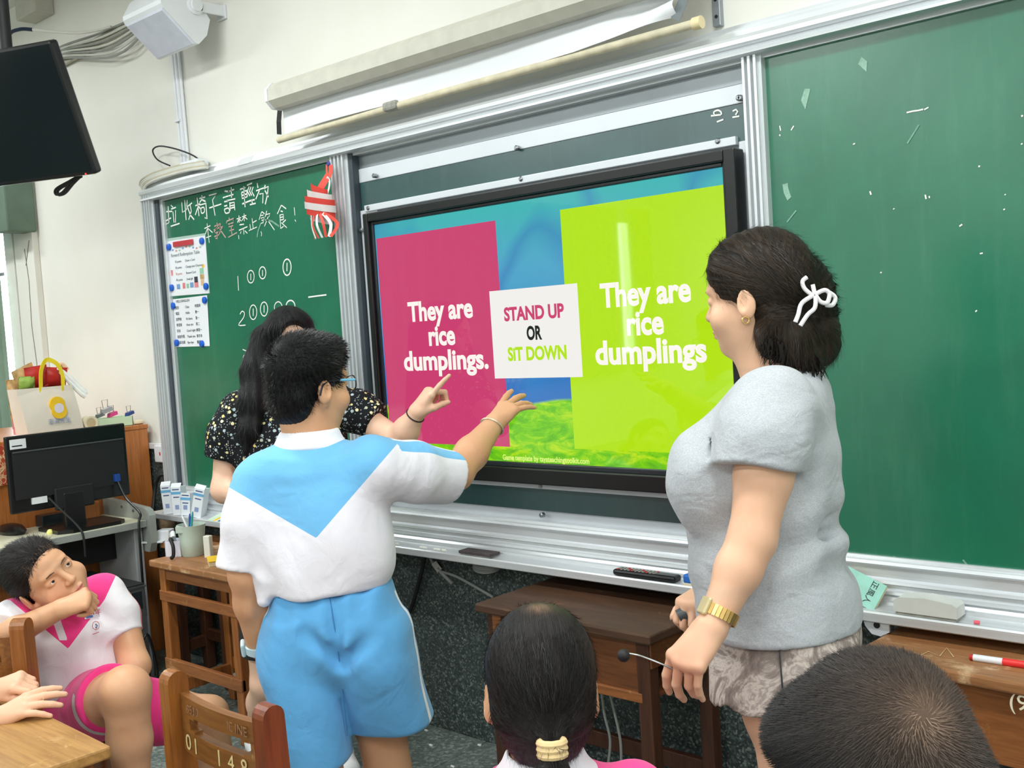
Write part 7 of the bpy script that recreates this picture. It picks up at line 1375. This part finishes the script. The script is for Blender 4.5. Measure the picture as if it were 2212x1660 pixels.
# ------------------------------------------------------------------ the girl in pink (left)
def girl_pink():
    iu = lambda x, y, z: unit(CAM_R * x + CAM_U * y - CAM_F * z)
    hd = Head(ad(98, 1248, 2.70), iu(0.75, 0.24, 0.62), iu(-0.60, 0.72, 0.36), 0.90)
    nb = ad(112, 1330, 2.80); F = unit(CRH * 0.75 - CFH * 0.65); L = np.cross(UP, F)
    b = Sdf(); hd.build(b, True, 1.12); b.cone(hd.p(0, -0.02, -0.06), nb, 0.046, 0.052, 0.03)
    hpc = ad(215, 1520, 2.86)
    b.loft([(ad(120, 1345, 2.80), 0.08, 0.10), (ad(165, 1430, 2.82), 0.085, 0.11), (ad(200, 1520, 2.86), 0.09, 0.12)], F, L, 0.03)
    # right arm folded across, fist at the mouth
    s2, e2, w2 = ad(18, 1345, 2.72), ad(-25, 1396, 2.62), ad(128, 1318, 2.60)
    b.chain([s2, e2], [0.042, 0.034]); b.chain([e2, e2 * 0.6 + w2 * 0.4, w2], [0.034, 0.034, 0.0235], 0.02)
    kd = unit(ad(176, 1298, 2.61) - w2); kn, tp = hand(b, w2, kd, CAM_U * 0.75 - CAM_F * 0.55 + CAM_R * 0.2, CAM_U * 0.5 + CAM_F * 0.9, 0.80, [(75, 85, 40), (80, 88, 40), (84, 88, 40), (84, 85, 40)], (3, 1, -2, -5), (0.7, 0.3, 0.5), 0.023, 0.5, rf=1.15)
    # left arm straight down to the lap
    s1, e1, w1 = ad(250, 1305, 2.88), ad(292, 1440, 2.80), ad(262, 1515, 2.74)
    b.chain([s1, e1], [0.046, 0.037]); b.chain([e1, w1], [0.037, 0.027], 0.02); hand(b, w1, ad(240, 1560, 2.72) - w1, CAM_R, -CAM_F, 0.78, [(30, 40, 25)] * 4)
    k1, a1 = ad(272, 1492, 2.52), ad(292, 1760, 2.56); hA = ad(190, 1535, 2.80)
    b.chain([hA, hA * 0.45 + k1 * 0.55, k1], [0.072, 0.064, 0.056], 0.03); m = k1 * 0.6 + a1 * 0.4; b.chain([k1, m, a1], [0.054, 0.050, 0.032], 0.02)
    k2 = ad(452, 1545, 2.92); hB = ad(262, 1535, 2.92); a2 = np.array([k2[0], k2[1], 0]) + UP * 0.08 + CRH * 0.03 - CFH * 0.02
    b.chain([hB, hB * 0.45 + k2 * 0.55, k2], [0.070, 0.062, 0.050], 0.03); m = k2 * 0.6 + a2 * 0.4; b.chain([k2, m, a2], [0.049, 0.047, 0.030], 0.02)
    v, q = grow(b, 0.0055, [(hd.p(0, 0.03, -0.01), (0.135, 0.135, 0.135), 0.0024), (w2 + kd * 0.05, (0.085, 0.085, 0.085), 0.0024)])
    bl = np.exp(-(np.linalg.norm(v - hd.p(-0.045, 0.06, -0.035), axis=1) / 0.03) ** 2) + np.exp(-(np.linalg.norm(v - hd.p(-0.078, -0.01, -0.02), axis=1) / 0.025) ** 2)
    me = person(v, q, 'skin_tan', 'girl in pink and white uniform sitting sideways with her fist at her mouth', (hpc[0], hpc[1], 0.38), hd.lipmask(v), np.clip(bl, 0, 1)); hd.eyes(me, (0.25, 0.12)); hd.brows(me)
    for a in (a1, a2):
        s = Sdf(); g = a * [1, 1, 0] + UP * max(0, a[2] - 0.08); s.cone(g + UP * 0.04 - F * 0.03, g + UP * 0.035 + F * 0.11, 0.038, 0.036, 0.02); s.cone(g + UP * 0.05, g + UP * 0.09, 0.04, 0.036, 0.02); vv, qq = grow(s, 0.008); np_mesh('shoe', vv, qq, 'shoe_white' if 'shoe_white' in MATS else 'white_plastic', None, me)
    t = Sdf(); t.loft([(ad(120, 1318, 2.80), 0.060, 0.075), (ad(132, 1345, 2.80), 0.098, 0.128), (ad(150, 1400, 2.81), 0.108, 0.132), (ad(172, 1450, 2.83), 0.112, 0.136), (ad(188, 1492, 2.85), 0.118, 0.142)], F, L, 0.02, 2.2)
    slA = sleeve([ad(222, 1292, 2.87), ad(248, 1330, 2.86), ad(268, 1378, 2.84)], [0.062, 0.060, 0.054]); t.sub(slA, 0.03); slB = sleeve([ad(35, 1345, 2.70), ad(8, 1372, 2.63)], [0.062, 0.055]); t.sub(slB, 0.03)
    t.cone(ad(150, 1290, 2.80), ad(222, 1290, 2.87), 0.042, 0.050, 0.03)
    nk = nb + UP * 0.03; t.cone(nk + UP * 0.05, nk, 0.048, 0.048, 0.008, 's')
    t.disp = folds(0.0022, [(UP + L * 0.5, 70, 8), (UP - F * 0.6, 56, 8)], 21)
    for a_, b_ in (((100, 1425), (210, 1440)), ((110, 1450), (235, 1440)), ((105, 1400), (190, 1415))): t.cone(ad(*a_, 2.66), ad(*b_, 2.70), 0.004, 0.002, 0.014, 's')
    v, q = grow(t, 0.0042); px = pixof(v); nr = vnormals(v, q); fr = ((nr @ CAM_F) < 0.3)
    pinkm = np.minimum(seg_p(px, (55, 1325), (147, 1402), (150, 1320)), seg_p(px, (147, 1402), (226, 1296), (150, 1320))); pinkm = np.where(px[:, 1] < 1296, seg_p(px, (226, 1296), (240, 1266), (190, 1260)), pinkm); pinkm = np.where(fr, pinkm, -4)
    plk = np.where(fr, np.minimum(9.0 - np.abs(px[:, 0] - (118 + (px[:, 1] - 1330) * 0.36)), np.minimum(1384 - px[:, 1], 40)), -4)
    sA = unit(ad(268, 1378, 2.84) - ad(222, 1292, 2.87)); oo = unit(CRH - sA * (CRH @ sA)); rel = v - ad(222, 1292, 2.87); ang = np.degrees(np.arctan2(rel @ np.cross(sA, oo), rel @ oo)); strp = np.where((slA(v) < 0.004) & (rel @ sA > 0.02), 7 - np.abs(ang + 12), -4)
    pinkc = rgb(242, 62, 140); mat_two('polo_pink', rgb(236, 232, 238), [('pink', pinkc), ('placket', rgb(228, 222, 232)), ('stripe', rgb(240, 96, 110))])
    so = np_mesh('polo_shirt', v, q, 'polo_pink', {'pink': pinkm, 'placket': plk, 'stripe': strp}, me)
    for u, w in ((126, 1352), (128, 1358)): p = snap(v, [(u, w)], 0.002)[0]; MB().lathe(tuple(p), [(0.0001, -0.001), (0.004, -0.001), (0.004, 0.001), (0.0001, 0.001)], 10, 'y').build('button', 'white_plastic', so)
    # collar
    cl = MB(); pts = [(163, 1240), (166, 1255), (170, 1270), (176, 1284), (180, 1292)]; cl.strip(snap(np.concatenate([v]), pts, 0.004, 16), 0.016, tuple(-CAM_F), 0.003).build('collar', CW, so)
    # name badge and emblem
    bp = snap(v, [(182, 1318), (214, 1312), (216, 1334), (183, 1338)], 0.003, 14); dmean = np.mean([(p - CAM_P) @ CAM_F for p in bp]); bp = [ad(u, w, dmean + 0.0006 * (u - 198)) for u, w in ((182, 1319), (214, 1312), (216, 1333), (183, 1339))]
    nrmv = unit(np.cross(bp[1] - bp[0], bp[3] - bp[0])); nrmv = nrmv if nrmv @ CAM_F < 0 else -nrmv
    bo = MB().add([tuple(p) for p in bp] + [tuple(p - nrmv * 0.004) for p in bp], [(0, 1, 2, 3), (7, 6, 5, 4), (0, 4, 5, 1), (1, 5, 6, 2), (2, 6, 7, 3), (3, 7, 4, 0)]).build('name_badge', plain('badge_white', rgb(232, 234, 242), 0.4), so)
    bc = sum(bp) / 4 + nrmv * 0.0008; xd = bp[1] - bp[0]; yd = bp[0] - bp[3]
    text_mesh('4年', 0.016, plain('badge_red', rgb(206, 60, 66), 0.5), frame_m(bc + xd * 0.28, xd, yd), 'badge_lettering', bo, 0.0002); text_mesh('英語', 0.010, plain('badge_blue', rgb(80, 120, 190), 0.5), frame_m(bc - xd * 0.22 + yd * 0.2, xd, yd), 'badge_lettering', bo, 0.0002)
    MB().strip([bc - xd * 0.4 - yd * 0.28, bc + xd * 0.05 - yd * 0.3], 0.006, tuple(nrmv), 0.0003).build('badge_band', 'badge_blue', bo)
    er = MB(); ring = [(207 + 7.5 * math.cos(t_) + 0.0, 1352 + 9 * math.sin(t_)) for t_ in np.linspace(0, 6.2832, 18)]; er.tube(snap(v, ring, 0.0015, 8), 0.0008, 5).build('emblem_ring', plain('emblem_rose', rgb(196, 90, 100), 0.6), so); MB().tube(snap(v, [(206, 1349), (210, 1352), (208, 1357)], 0.0015, 8), 0.0022, 5).build('emblem_mark', plain('emblem_slate', rgb(110, 124, 160), 0.6), so); MB().tube(snap(v, [(200, 1371), (214, 1366)], 0.0015, 8), 0.0010, 5).build('emblem_lettering', 'emblem_rose', so)
    # shorts
    s = Sdf(); s.loft([(ad(190, 1475, 2.85), 0.115, 0.138), (ad(210, 1515, 2.86), 0.120, 0.145), (ad(215, 1560, 2.87), 0.115, 0.140)], F, L, 0.03, 2.2)
    c1 = hA * 0.36 + k1 * 0.64; s.sub(sleeve([hA, hA * 0.7 + k1 * 0.3, c1], [0.088, 0.086, 0.082], tilt=-UP * 0.2), 0.03); c2 = hB * 0.42 + k2 * 0.58; s.sub(sleeve([hB, hB * 0.6 + k2 * 0.4, c2], [0.088, 0.084, 0.080]), 0.03)
    s.disp = folds(0.003, [(UP + F, 40, 7), (L + UP * 0.3, 46, 7)], 31); v, q = grow(s, 0.005)
    hem = 0.012 - np.abs((v - c1) @ unit(c1 - hA) + 0.030); hem = np.where((np.linalg.norm(v - c1, axis=1) < 0.16) & (v[:, 2] < c1[2] + 0.02), hem, -1); mat_two('shorts_pink', pinkc, [('band', rgb(226, 216, 222))]); np_mesh('shorts', v, q, 'shorts_pink', {'band': hem}, me)
    # hair, tied back
    h = Sdf(); k = hd.s; E = lambda c, r, kk=0.02, op='u': h.ell(hd.p(*c), np.array(r) * k, hd.fr, kk, op)
    E((0, -0.022, 0.036), (0.080, 0.096, 0.096)); E((0, 0.02, 0.066), (0.068, 0.058, 0.056)); E((0, -0.12, 0.0), (0.028, 0.045, 0.035)); h.chain([hd.p(0, -0.14, 0.0), hd.p(0, -0.18, -0.05), hd.p(0, -0.18, -0.12)], [0.026, 0.026, 0.010])
    E((0, 0.128, -0.03), (0.080, 0.085, 0.118), 0.010, 's'); E((0.088, 0.045, -0.06), (0.055, 0.058, 0.080), 0.008, 's'); E((-0.088, 0.045, -0.06), (0.055, 0.058, 0.080), 0.008, 's')
    for x in (-1, 1): E((x * 0.092, -0.012, -0.022), (0.024, 0.024, 0.034), 0.006, 's')
    E((0, 0.02, -0.12), (0.1, 0.1, 0.05), 0.01, 's'); fl = lambda P: flow_of(P, hd.p(0, -0.02, 0.02), hd.f * 0.9 + hd.u * 0.35, hd.u); h.disp = lambda P: 0.0008 * np.sin(np.arctan2(fl(P)[:, 1], fl(P)[:, 0]) * 60)
    v, q = grow(h, 0.0036); ho = hair_obj('hair', v, q, 'hair_soft', me, fl(v), strands(v, q, 9000, lambda p: -(hd.f * 0.9 + hd.u * 0.35) + (p - p), 0.07, 0.03, 0.0006, 5)); mb = MB(); rs = random.Random(8)
    for i in range(150):
        a = rs.uniform(-1.4, 1.4); m_ = np.abs(hd.loc(v)[:, 0] + 0.06 * math.sin(a)) < 0.012; c_ = v[m_]; lc = hd.loc(c_); c_ = c_[lc[:, 1] > np.quantile(lc[:, 1], 0.97)]; p0 = c_[rs.randrange(len(c_))]
        mb.tube([p0 - hd.f * 0.012, p0 + (hd.f * 0.004 + hd.u * 0.003) * k, p0 + (hd.f * 0.008 - hd.u * rs.uniform(0.004, 0.014) - hd.l * rs.uniform(-0.01, 0.01)) * k], [0.0006, 0.0004, 0.0002], 3)
    w = mb.build('loose_strands', 'brow_hair', ho); w['kind'] = 'stuff'
girl_pink()

# ------------------------------------------------------------------ seated children seen from behind
def shoes(me, feet, F):
    for a in feet:
        s = Sdf(); g = a * [1, 1, 0]; s.cone(g + UP * 0.045 - F * 0.03, g + UP * 0.038 + F * 0.12, 0.042, 0.039, 0.02); s.cone(g + UP * 0.05, g + UP * 0.10, 0.043, 0.040, 0.02); s.half((0, 0, 0.002), -UP); vv, qq = grow(s, 0.009); np_mesh('shoe', vv, qq, 'shoe_white', None, me)
def seated(label, head_c, face, sc, skin, shirt_m, collar_m, hair_fn, D, neck=-0.155, fat=1.05, ears=True, tilt=UP, bottom=(60, 90, 130), torso_dx=0.0):
    F = unit(np.asarray(face) * [1, 1, 0]); L = np.cross(UP, F); hd = Head(head_c, face, tilt, sc); feet = []; b = Sdf(); hd.build(b, ears, fat)
    nb = hd.p(0, -0.03, neck); b.cone(hd.p(0, -0.025, -0.05), nb, 0.047 * sc, 0.050 * sc, 0.03); tp = nb - UP * 0.02; seat = np.array([nb[0], nb[1], 0.40]) - F * 0.0
    b.loft([(tp, 0.06, 0.06), (tp - UP * 0.06, 0.11, 0.08), (tp - UP * 0.25, 0.115, 0.09), (seat + UP * 0.02, 0.12, 0.10)], L, F, 0.03)
    for s_ in (-1, 1):
        sh = tp - UP * 0.065 + L * s_ * 0.135; el = sh - UP * 0.19 + F * 0.03 + L * s_ * 0.03; wr = el + F * 0.17 - L * s_ * 0.05 - UP * 0.0; b.chain([sh, el], [0.042, 0.034]); b.chain([el, wr], [0.034, 0.024]); hand(b, wr, F - L * s_ * 0.3, UP, -L * s_, 0.8, [(25, 30, 20)] * 4)
        hp = seat + L * s_ * 0.07 + UP * 0.065; kn = hp + F * 0.32; an = kn - UP * (kn[2] - 0.08) + F * 0.02; feet.append(an); b.chain([hp, kn], [0.07, 0.052], 0.03); b.chain([kn, kn * 0.6 + an * 0.4, an], [0.052, 0.048, 0.032]); b.cone(an - UP * 0.03, an + F * 0.12 - UP * 0.045, 0.032, 0.028)
    v, q = grow(b, 0.008, [(hd.p(0, 0.0, -0.03), (0.15, 0.15, 0.15), 0.0035)]); me = person(v, q, skin, label, (seat[0], seat[1], 0.40), hd.lipmask(v)); hd.eyes(me); hd.brows(me); shoes(me, feet, F)
    t = Sdf(); t.loft([(tp + UP * 0.005, 0.068, 0.066), (tp - UP * 0.035, 0.125, 0.09), (tp - UP * 0.09, 0.155, 0.108), (tp - UP * 0.25, 0.150, 0.115), (seat + UP * 0.03, 0.150, 0.125)], L, F, 0.02, 2.2)
    for s_ in (-1, 1): sh = tp - UP * 0.06 + L * s_ * 0.125; el = sh - UP * 0.13 + F * 0.02 + L * s_ * 0.025; t.sub(sleeve([sh, el], [0.060, 0.056]), 0.03)
    t.disp = folds(0.002, [(UP + L, 40, 7), (L, 44, 7)], 41); v, q = grow(t, 0.007); so = np_mesh('polo_shirt', v, q, shirt_m, None, me)
    c = Sdf(); n0 = tp + UP * 0.012; c.loft([(n0 + UP * 0.022, 0.056, 0.058), (n0, 0.066, 0.064), (n0 - UP * 0.03, 0.094, 0.080)], L, F, 0.01, 2.0); c.loft([(n0 + UP * 0.04, 0.050, 0.052), (n0, 0.056, 0.056), (n0 - UP * 0.04, 0.078, 0.068)], L, F, 0.003, 2.0, 's'); c.half(n0 + F * 0.048, F - UP * 0.2); v, q = grow(c, 0.0035, (), None, None, 4); np_mesh('collar', v, q, collar_m, None, so)
    s = Sdf(); s.loft([(seat + UP * 0.05, 0.155, 0.13), (seat + UP * 0.0, 0.155, 0.13)], L, F)
    for s_ in (-1, 1): hp = seat + L * s_ * 0.075 + UP * 0.062; s.sub(sleeve([hp, hp + F * 0.22], [0.080, 0.072]), 0.03)
    v, q = grow(s, 0.009); np_mesh('shorts', v, q, plain('shorts_%d' % bottom[0], rgb(*bottom), 0.8), None, me)
    hair_fn(hd, me); return hd, me, F, L, seat
def hair_pony(hd, me):
    h = Sdf(); k = hd.s; E = lambda c, r, kk=0.02, op='u': h.ell(hd.p(*c), np.array(r) * k, hd.fr, kk, op)
    tie = ad(1193, 1620, 1.475); E((0, -0.014, 0.036), (0.084, 0.103, 0.098)); E((0, -0.034, -0.018), (0.079, 0.072, 0.066)); h.cone(hd.p(0, -0.070, -0.052), tie, 0.046, 0.015, 0.04); h.chain([tie, tie - UP * 0.03 - CAM_F * 0.008, tie - UP * 0.12 - CAM_F * 0.012 - CAM_R * 0.01, tie - UP * 0.2 - CAM_F * 0.01 - CAM_R * 0.02], [0.013, 0.022, 0.022, 0.006], 0.008)
    E((0, 0.128, -0.03), (0.080, 0.085, 0.110), 0.010, 's'); E((0.088, 0.045, -0.07), (0.055, 0.055, 0.080), 0.008, 's'); E((-0.088, 0.045, -0.07), (0.055, 0.055, 0.080), 0.008, 's')
    for x in (-1, 1): E((x * 0.094, -0.014, -0.022), (0.026, 0.026, 0.040), 0.006, 's')
    h.cone(hd.p(0.0, -0.012, 0.139), hd.p(0.004, -0.055, 0.128), 0.0025, 0.0015, 0.006, 's')
    fl = lambda P: flow_of(P, hd.p(0, -0.035, 0.045), (tie - hd.p(0, -0.035, 0.045)) * 1.0 - hd.f * 0.02, hd.l); h.disp = lambda P: 0.0009 * np.sin(np.arctan2(fl(P)[:, 1], fl(P)[:, 0]) * 70 + 3 * np.sin(P[:, 2] * 30))
    v, q = grow(h, 0.0034); sc_ = np.exp(-(np.linalg.norm(v - hd.p(0.0, -0.03, 0.136), axis=1) / 0.018) ** 2) * 0.6; ho = hair_obj('hair', v, q, 'hair_soft', me, fl(v), strands(v, q, 9000, lambda p: np.where((p[:, 2] > tie[2] + 0.01)[:, None], tie - p, -UP + (p - p)), 0.02, 0.03, 0.0005, 7, hd.p(0, 0, 0.118)[2]), sc_); tm = plain('scrunchie', rgb(222, 192, 142), 0.7)
    ax_ = unit(-UP - CAM_F * 0.12); e1 = unit(np.cross(ax_, CAM_F)); e2 = np.cross(ax_, e1)
    for k_ in range(3): c = tie + ax_ * (0.008 * k_ - 0.010); MB().tube([c + (e1 * math.cos(t) + e2 * math.sin(t)) * (0.0165 + 0.0006 * math.sin(9 * t)) for t in np.linspace(0, 6.2832, 28)], 0.0058, 8).build('hair_band', tm, ho, True)
mat_cloth('polo_pink_plain', rgb(240, 70, 146)); mat_cloth('polo_sky', rgb(140, 196, 232)); mat_cloth('collar_pale', rgb(232, 228, 236))
hE, mE, FE, LE, sE = seated('girl with a low ponytail sitting below the display, seen from behind', ad(1168, 1490, 1.60), unit(CFH * 0.97 - CRH * 0.05 - UP * 0.06), 0.98, 'skin_tan', 'polo_pink_plain', 'collar_pale', hair_pony, 1.6, -0.092, 1.0, True, UP + CRH * 0.03, (236, 62, 140))
def hair_crop(hd, me):
    h = Sdf(); k = hd.s; E = lambda c, r, kk=0.02, op='u': h.ell(hd.p(*c), np.array(r) * k, hd.fr, kk, op)
    E((0, -0.014, 0.036), (0.083, 0.104, 0.097)); E((0, 0.05, 0.075), (0.070, 0.055, 0.050)); E((0, -0.05, -0.03), (0.074, 0.055, 0.065)); E((0, 0.128, -0.03), (0.085, 0.080, 0.095), 0.008, 's'); E((0.092, 0.03, -0.065), (0.05, 0.052, 0.075), 0.008, 's'); E((-0.092, 0.03, -0.065), (0.05, 0.052, 0.075), 0.008, 's')
    for x in (-1, 1): E((x * 0.094, -0.012, -0.024), (0.022, 0.026, 0.036), 0.006, 's')
    E((0, 0.02, -0.13), (0.1, 0.1, 0.05), 0.01, 's'); v, q = grow(h, 0.0034); px = pixof(v); nr = vnormals(v, q); dep = (v - CAM_P) @ CAM_F; m = np.hypot(px[:, 0] - 2000, px[:, 1] - 1545) < 8; wh = ad(2000, 1545, dep[m].min() if m.any() else 1.0); wn = unit(wh - hd.p(0, -0.014, 0.036))
    def fl(P):
        f_ = flow_of(P, hd.p(0, -0.014, 0.036), wn, hd.f); ph = np.arctan2(f_[:, 1], f_[:, 0]) + 1.1 * np.exp(-f_[:, 2] * 2.5) * 2; return np.stack([np.cos(ph), np.sin(ph), f_[:, 2]], 1)
    r = np.linalg.norm(v - wh, axis=1); back = np.clip((v - hd.c) @ (-hd.f) / 0.08, 0, 1); sc_ = np.clip(np.exp(-(r / 0.022) ** 2) * 0.75 + 0.30 * np.exp(-(r / 0.075) ** 2), 0, 1)
    idx = np.random.RandomState(9).randint(0, len(v), 26000); idx = idx[hd.loc(v[idx])[:, 2] > -0.07]
    def dirf(p, n):
        w = p - wh; w = w - n * np.sum(w * n, 1)[:, None]; w = w / (np.linalg.norm(w, axis=1)[:, None] + 1e-6); sw = np.cross(n, w); rr = np.linalg.norm(p - wh, axis=1)[:, None]; return n * 0.42 + w * 0.9 + sw * 0.8 * np.exp(-rr / 0.03)
    V, Q, T = blades(v, nr, idx, dirf, 0.010, 0.0005, 4); hair_obj('hair', v, q, 'hair_crop', me, fl(v), (V, Q, T, idx), sc_)
hF, mF, FF, LF, sF = seated('short-haired boy with a hair whorl at the lower right, seen from behind', ad(1915, 1665, 1.08), unit(CFH * 0.50 - CRH * 0.75 - UP * 0.62), 0.90, 'skin_tan', 'polo_sky', 'collar_white', hair_crop, 1.06, -0.068, 1.05, True, UP, (92, 164, 218))
hG, mG = None, None
def child_hands():
    """child at the left of the tan desk: only the folded hands reach into the picture"""
    F = unit(np.array([0.72, 0.69, 0.0])); L = np.cross(UP, F); base = np.array([-2.80, -1.95, 0.0]); hd = Head(base + UP * 0.93 + F * 0.02, F, UP, 0.9); b = Sdf(); hd.build(b); tp = base + UP * 0.775; b.cone(hd.p(0, -0.02, -0.05), tp, 0.044, 0.048, 0.03); seat = base + UP * 0.40
    b.loft([(tp, 0.06, 0.06), (tp - UP * 0.06, 0.11, 0.08), (seat + UP * 0.02, 0.115, 0.095)], L, F, 0.03)
    feet = []; wA, wB = ad(-8, 1556, 2.33), ad(-12, 1494, 2.42)
    for sg, w_ in ((-1, wA), (1, wB)):
        sh = tp - UP * 0.07 + L * sg * 0.13; el = (sh + w_) / 2 - UP * 0.06 + L * sg * 0.05; el[2] = max(el[2], 0.685); b.chain([sh, el], [0.042, 0.034]); b.chain([el, el * 0.6 + w_ * 0.4, w_], [0.034, 0.033, 0.024])
    kd = unit(ad(66, 1518, 2.335) - wA); knA, tA = hand(b, wA, kd, CAM_U * 0.85 - CAM_F * 0.5, CAM_U * 0.5 + CAM_F * 0.6, 0.82, [(14, 16, 10), (14, 16, 10), (16, 18, 10), (18, 18, 10)], (8, 2, -6, -16), (0.8, 0.4, 0.3), 0.024, rf=1.22)
    kd2 = unit(ad(56, 1466, 2.40) - wB); hand(b, wB, kd2, CAM_U * 0.85 - CAM_F * 0.45, -CAM_F * 1.0 - CAM_U * 0.3, 0.82, [(38, 40, 20), (55, 50, 25), (60, 60, 30), (60, 60, 30)], (4, 1, -3, -6), (0.85, 0.3, 0.3), 0.024, 0.2, rf=1.22)
    for s_ in (-1, 1): hp = seat + L * s_ * 0.07 + UP * 0.065; kn = hp + F * 0.25; an = kn - UP * (kn[2] - 0.08); feet.append(an); b.chain([hp, kn], [0.064, 0.048], 0.03); b.chain([kn, an], [0.05, 0.032]); b.cone(an - UP * 0.03, an + F * 0.12 - UP * 0.045, 0.032, 0.028)
    v, q = grow(b, 0.009, [((wA + wB) / 2 + kd * 0.085, (0.15, 0.15, 0.10), 0.0026)])
    me = person(v, q, 'skin_light', 'child at the left edge with folded hands resting on the tan desk', (base[0], base[1], 0.40)); hd.eyes(me); shoes(me, feet, F)
    t = Sdf(); t.loft([(tp + UP * 0.005, 0.066, 0.064), (tp - UP * 0.04, 0.125, 0.09), (tp - UP * 0.1, 0.150, 0.105), (seat + UP * 0.03, 0.145, 0.12)], L, F, 0.02, 2.2); v, q = grow(t, 0.009); np_mesh('polo_shirt', v, q, 'collar_white', None, me)
    s = Sdf(); s.loft([(seat + UP * 0.05, 0.15, 0.125), (seat, 0.15, 0.125)], L, F)
    for s_ in (-1, 1): hp = seat + L * s_ * 0.075 + UP * 0.062; s.cone(hp, hp + F * 0.2, 0.078, 0.072, 0.03)
    v, q = grow(s, 0.01); np_mesh('shorts', v, q, plain('shorts_92', rgb(92, 164, 218), 0.8), None, me)
    h = Sdf(); h.ell(hd.p(0, -0.016, 0.038), np.array([0.08, 0.10, 0.095]) * hd.s, hd.fr); h.ell(hd.p(0, 0.125, -0.03), np.array([0.085, 0.08, 0.1]) * hd.s, hd.fr, 0.01, 's'); h.ell(hd.p(0, 0.03, -0.12), np.array([0.1, 0.1, 0.07]) * hd.s, hd.fr, 0.01, 's'); v, q = grow(h, 0.007); hair_obj('hair', v, q, 'hair_black', me, flow_of(v, hd.c, hd.u, hd.f))
child_hands()
for (lab, s_, f_, l_) in (('wooden school chair under the ponytailed girl, below the picture edge', sE, FE, LE), ('wooden school chair under the short-haired boy, below the picture edge', sF, FF, LF)):
    p = s_ - f_ * 0.165 + l_ * 0.165; chair(lab, p[0], p[1], math.atan2(-l_[1], -l_[0]), 0.33, 0.70, 1)
p = np.array([-2.80, -1.95, 0]) ; f_ = unit(np.array([0.72, 0.69, 0.0])); l_ = np.cross(UP, f_); p = p - f_ * 0.165 + l_ * 0.165
chair('wooden school chair beyond the left edge of the picture', p[0], p[1], math.atan2(-l_[1], -l_[0]), 0.33, 0.70, 1)
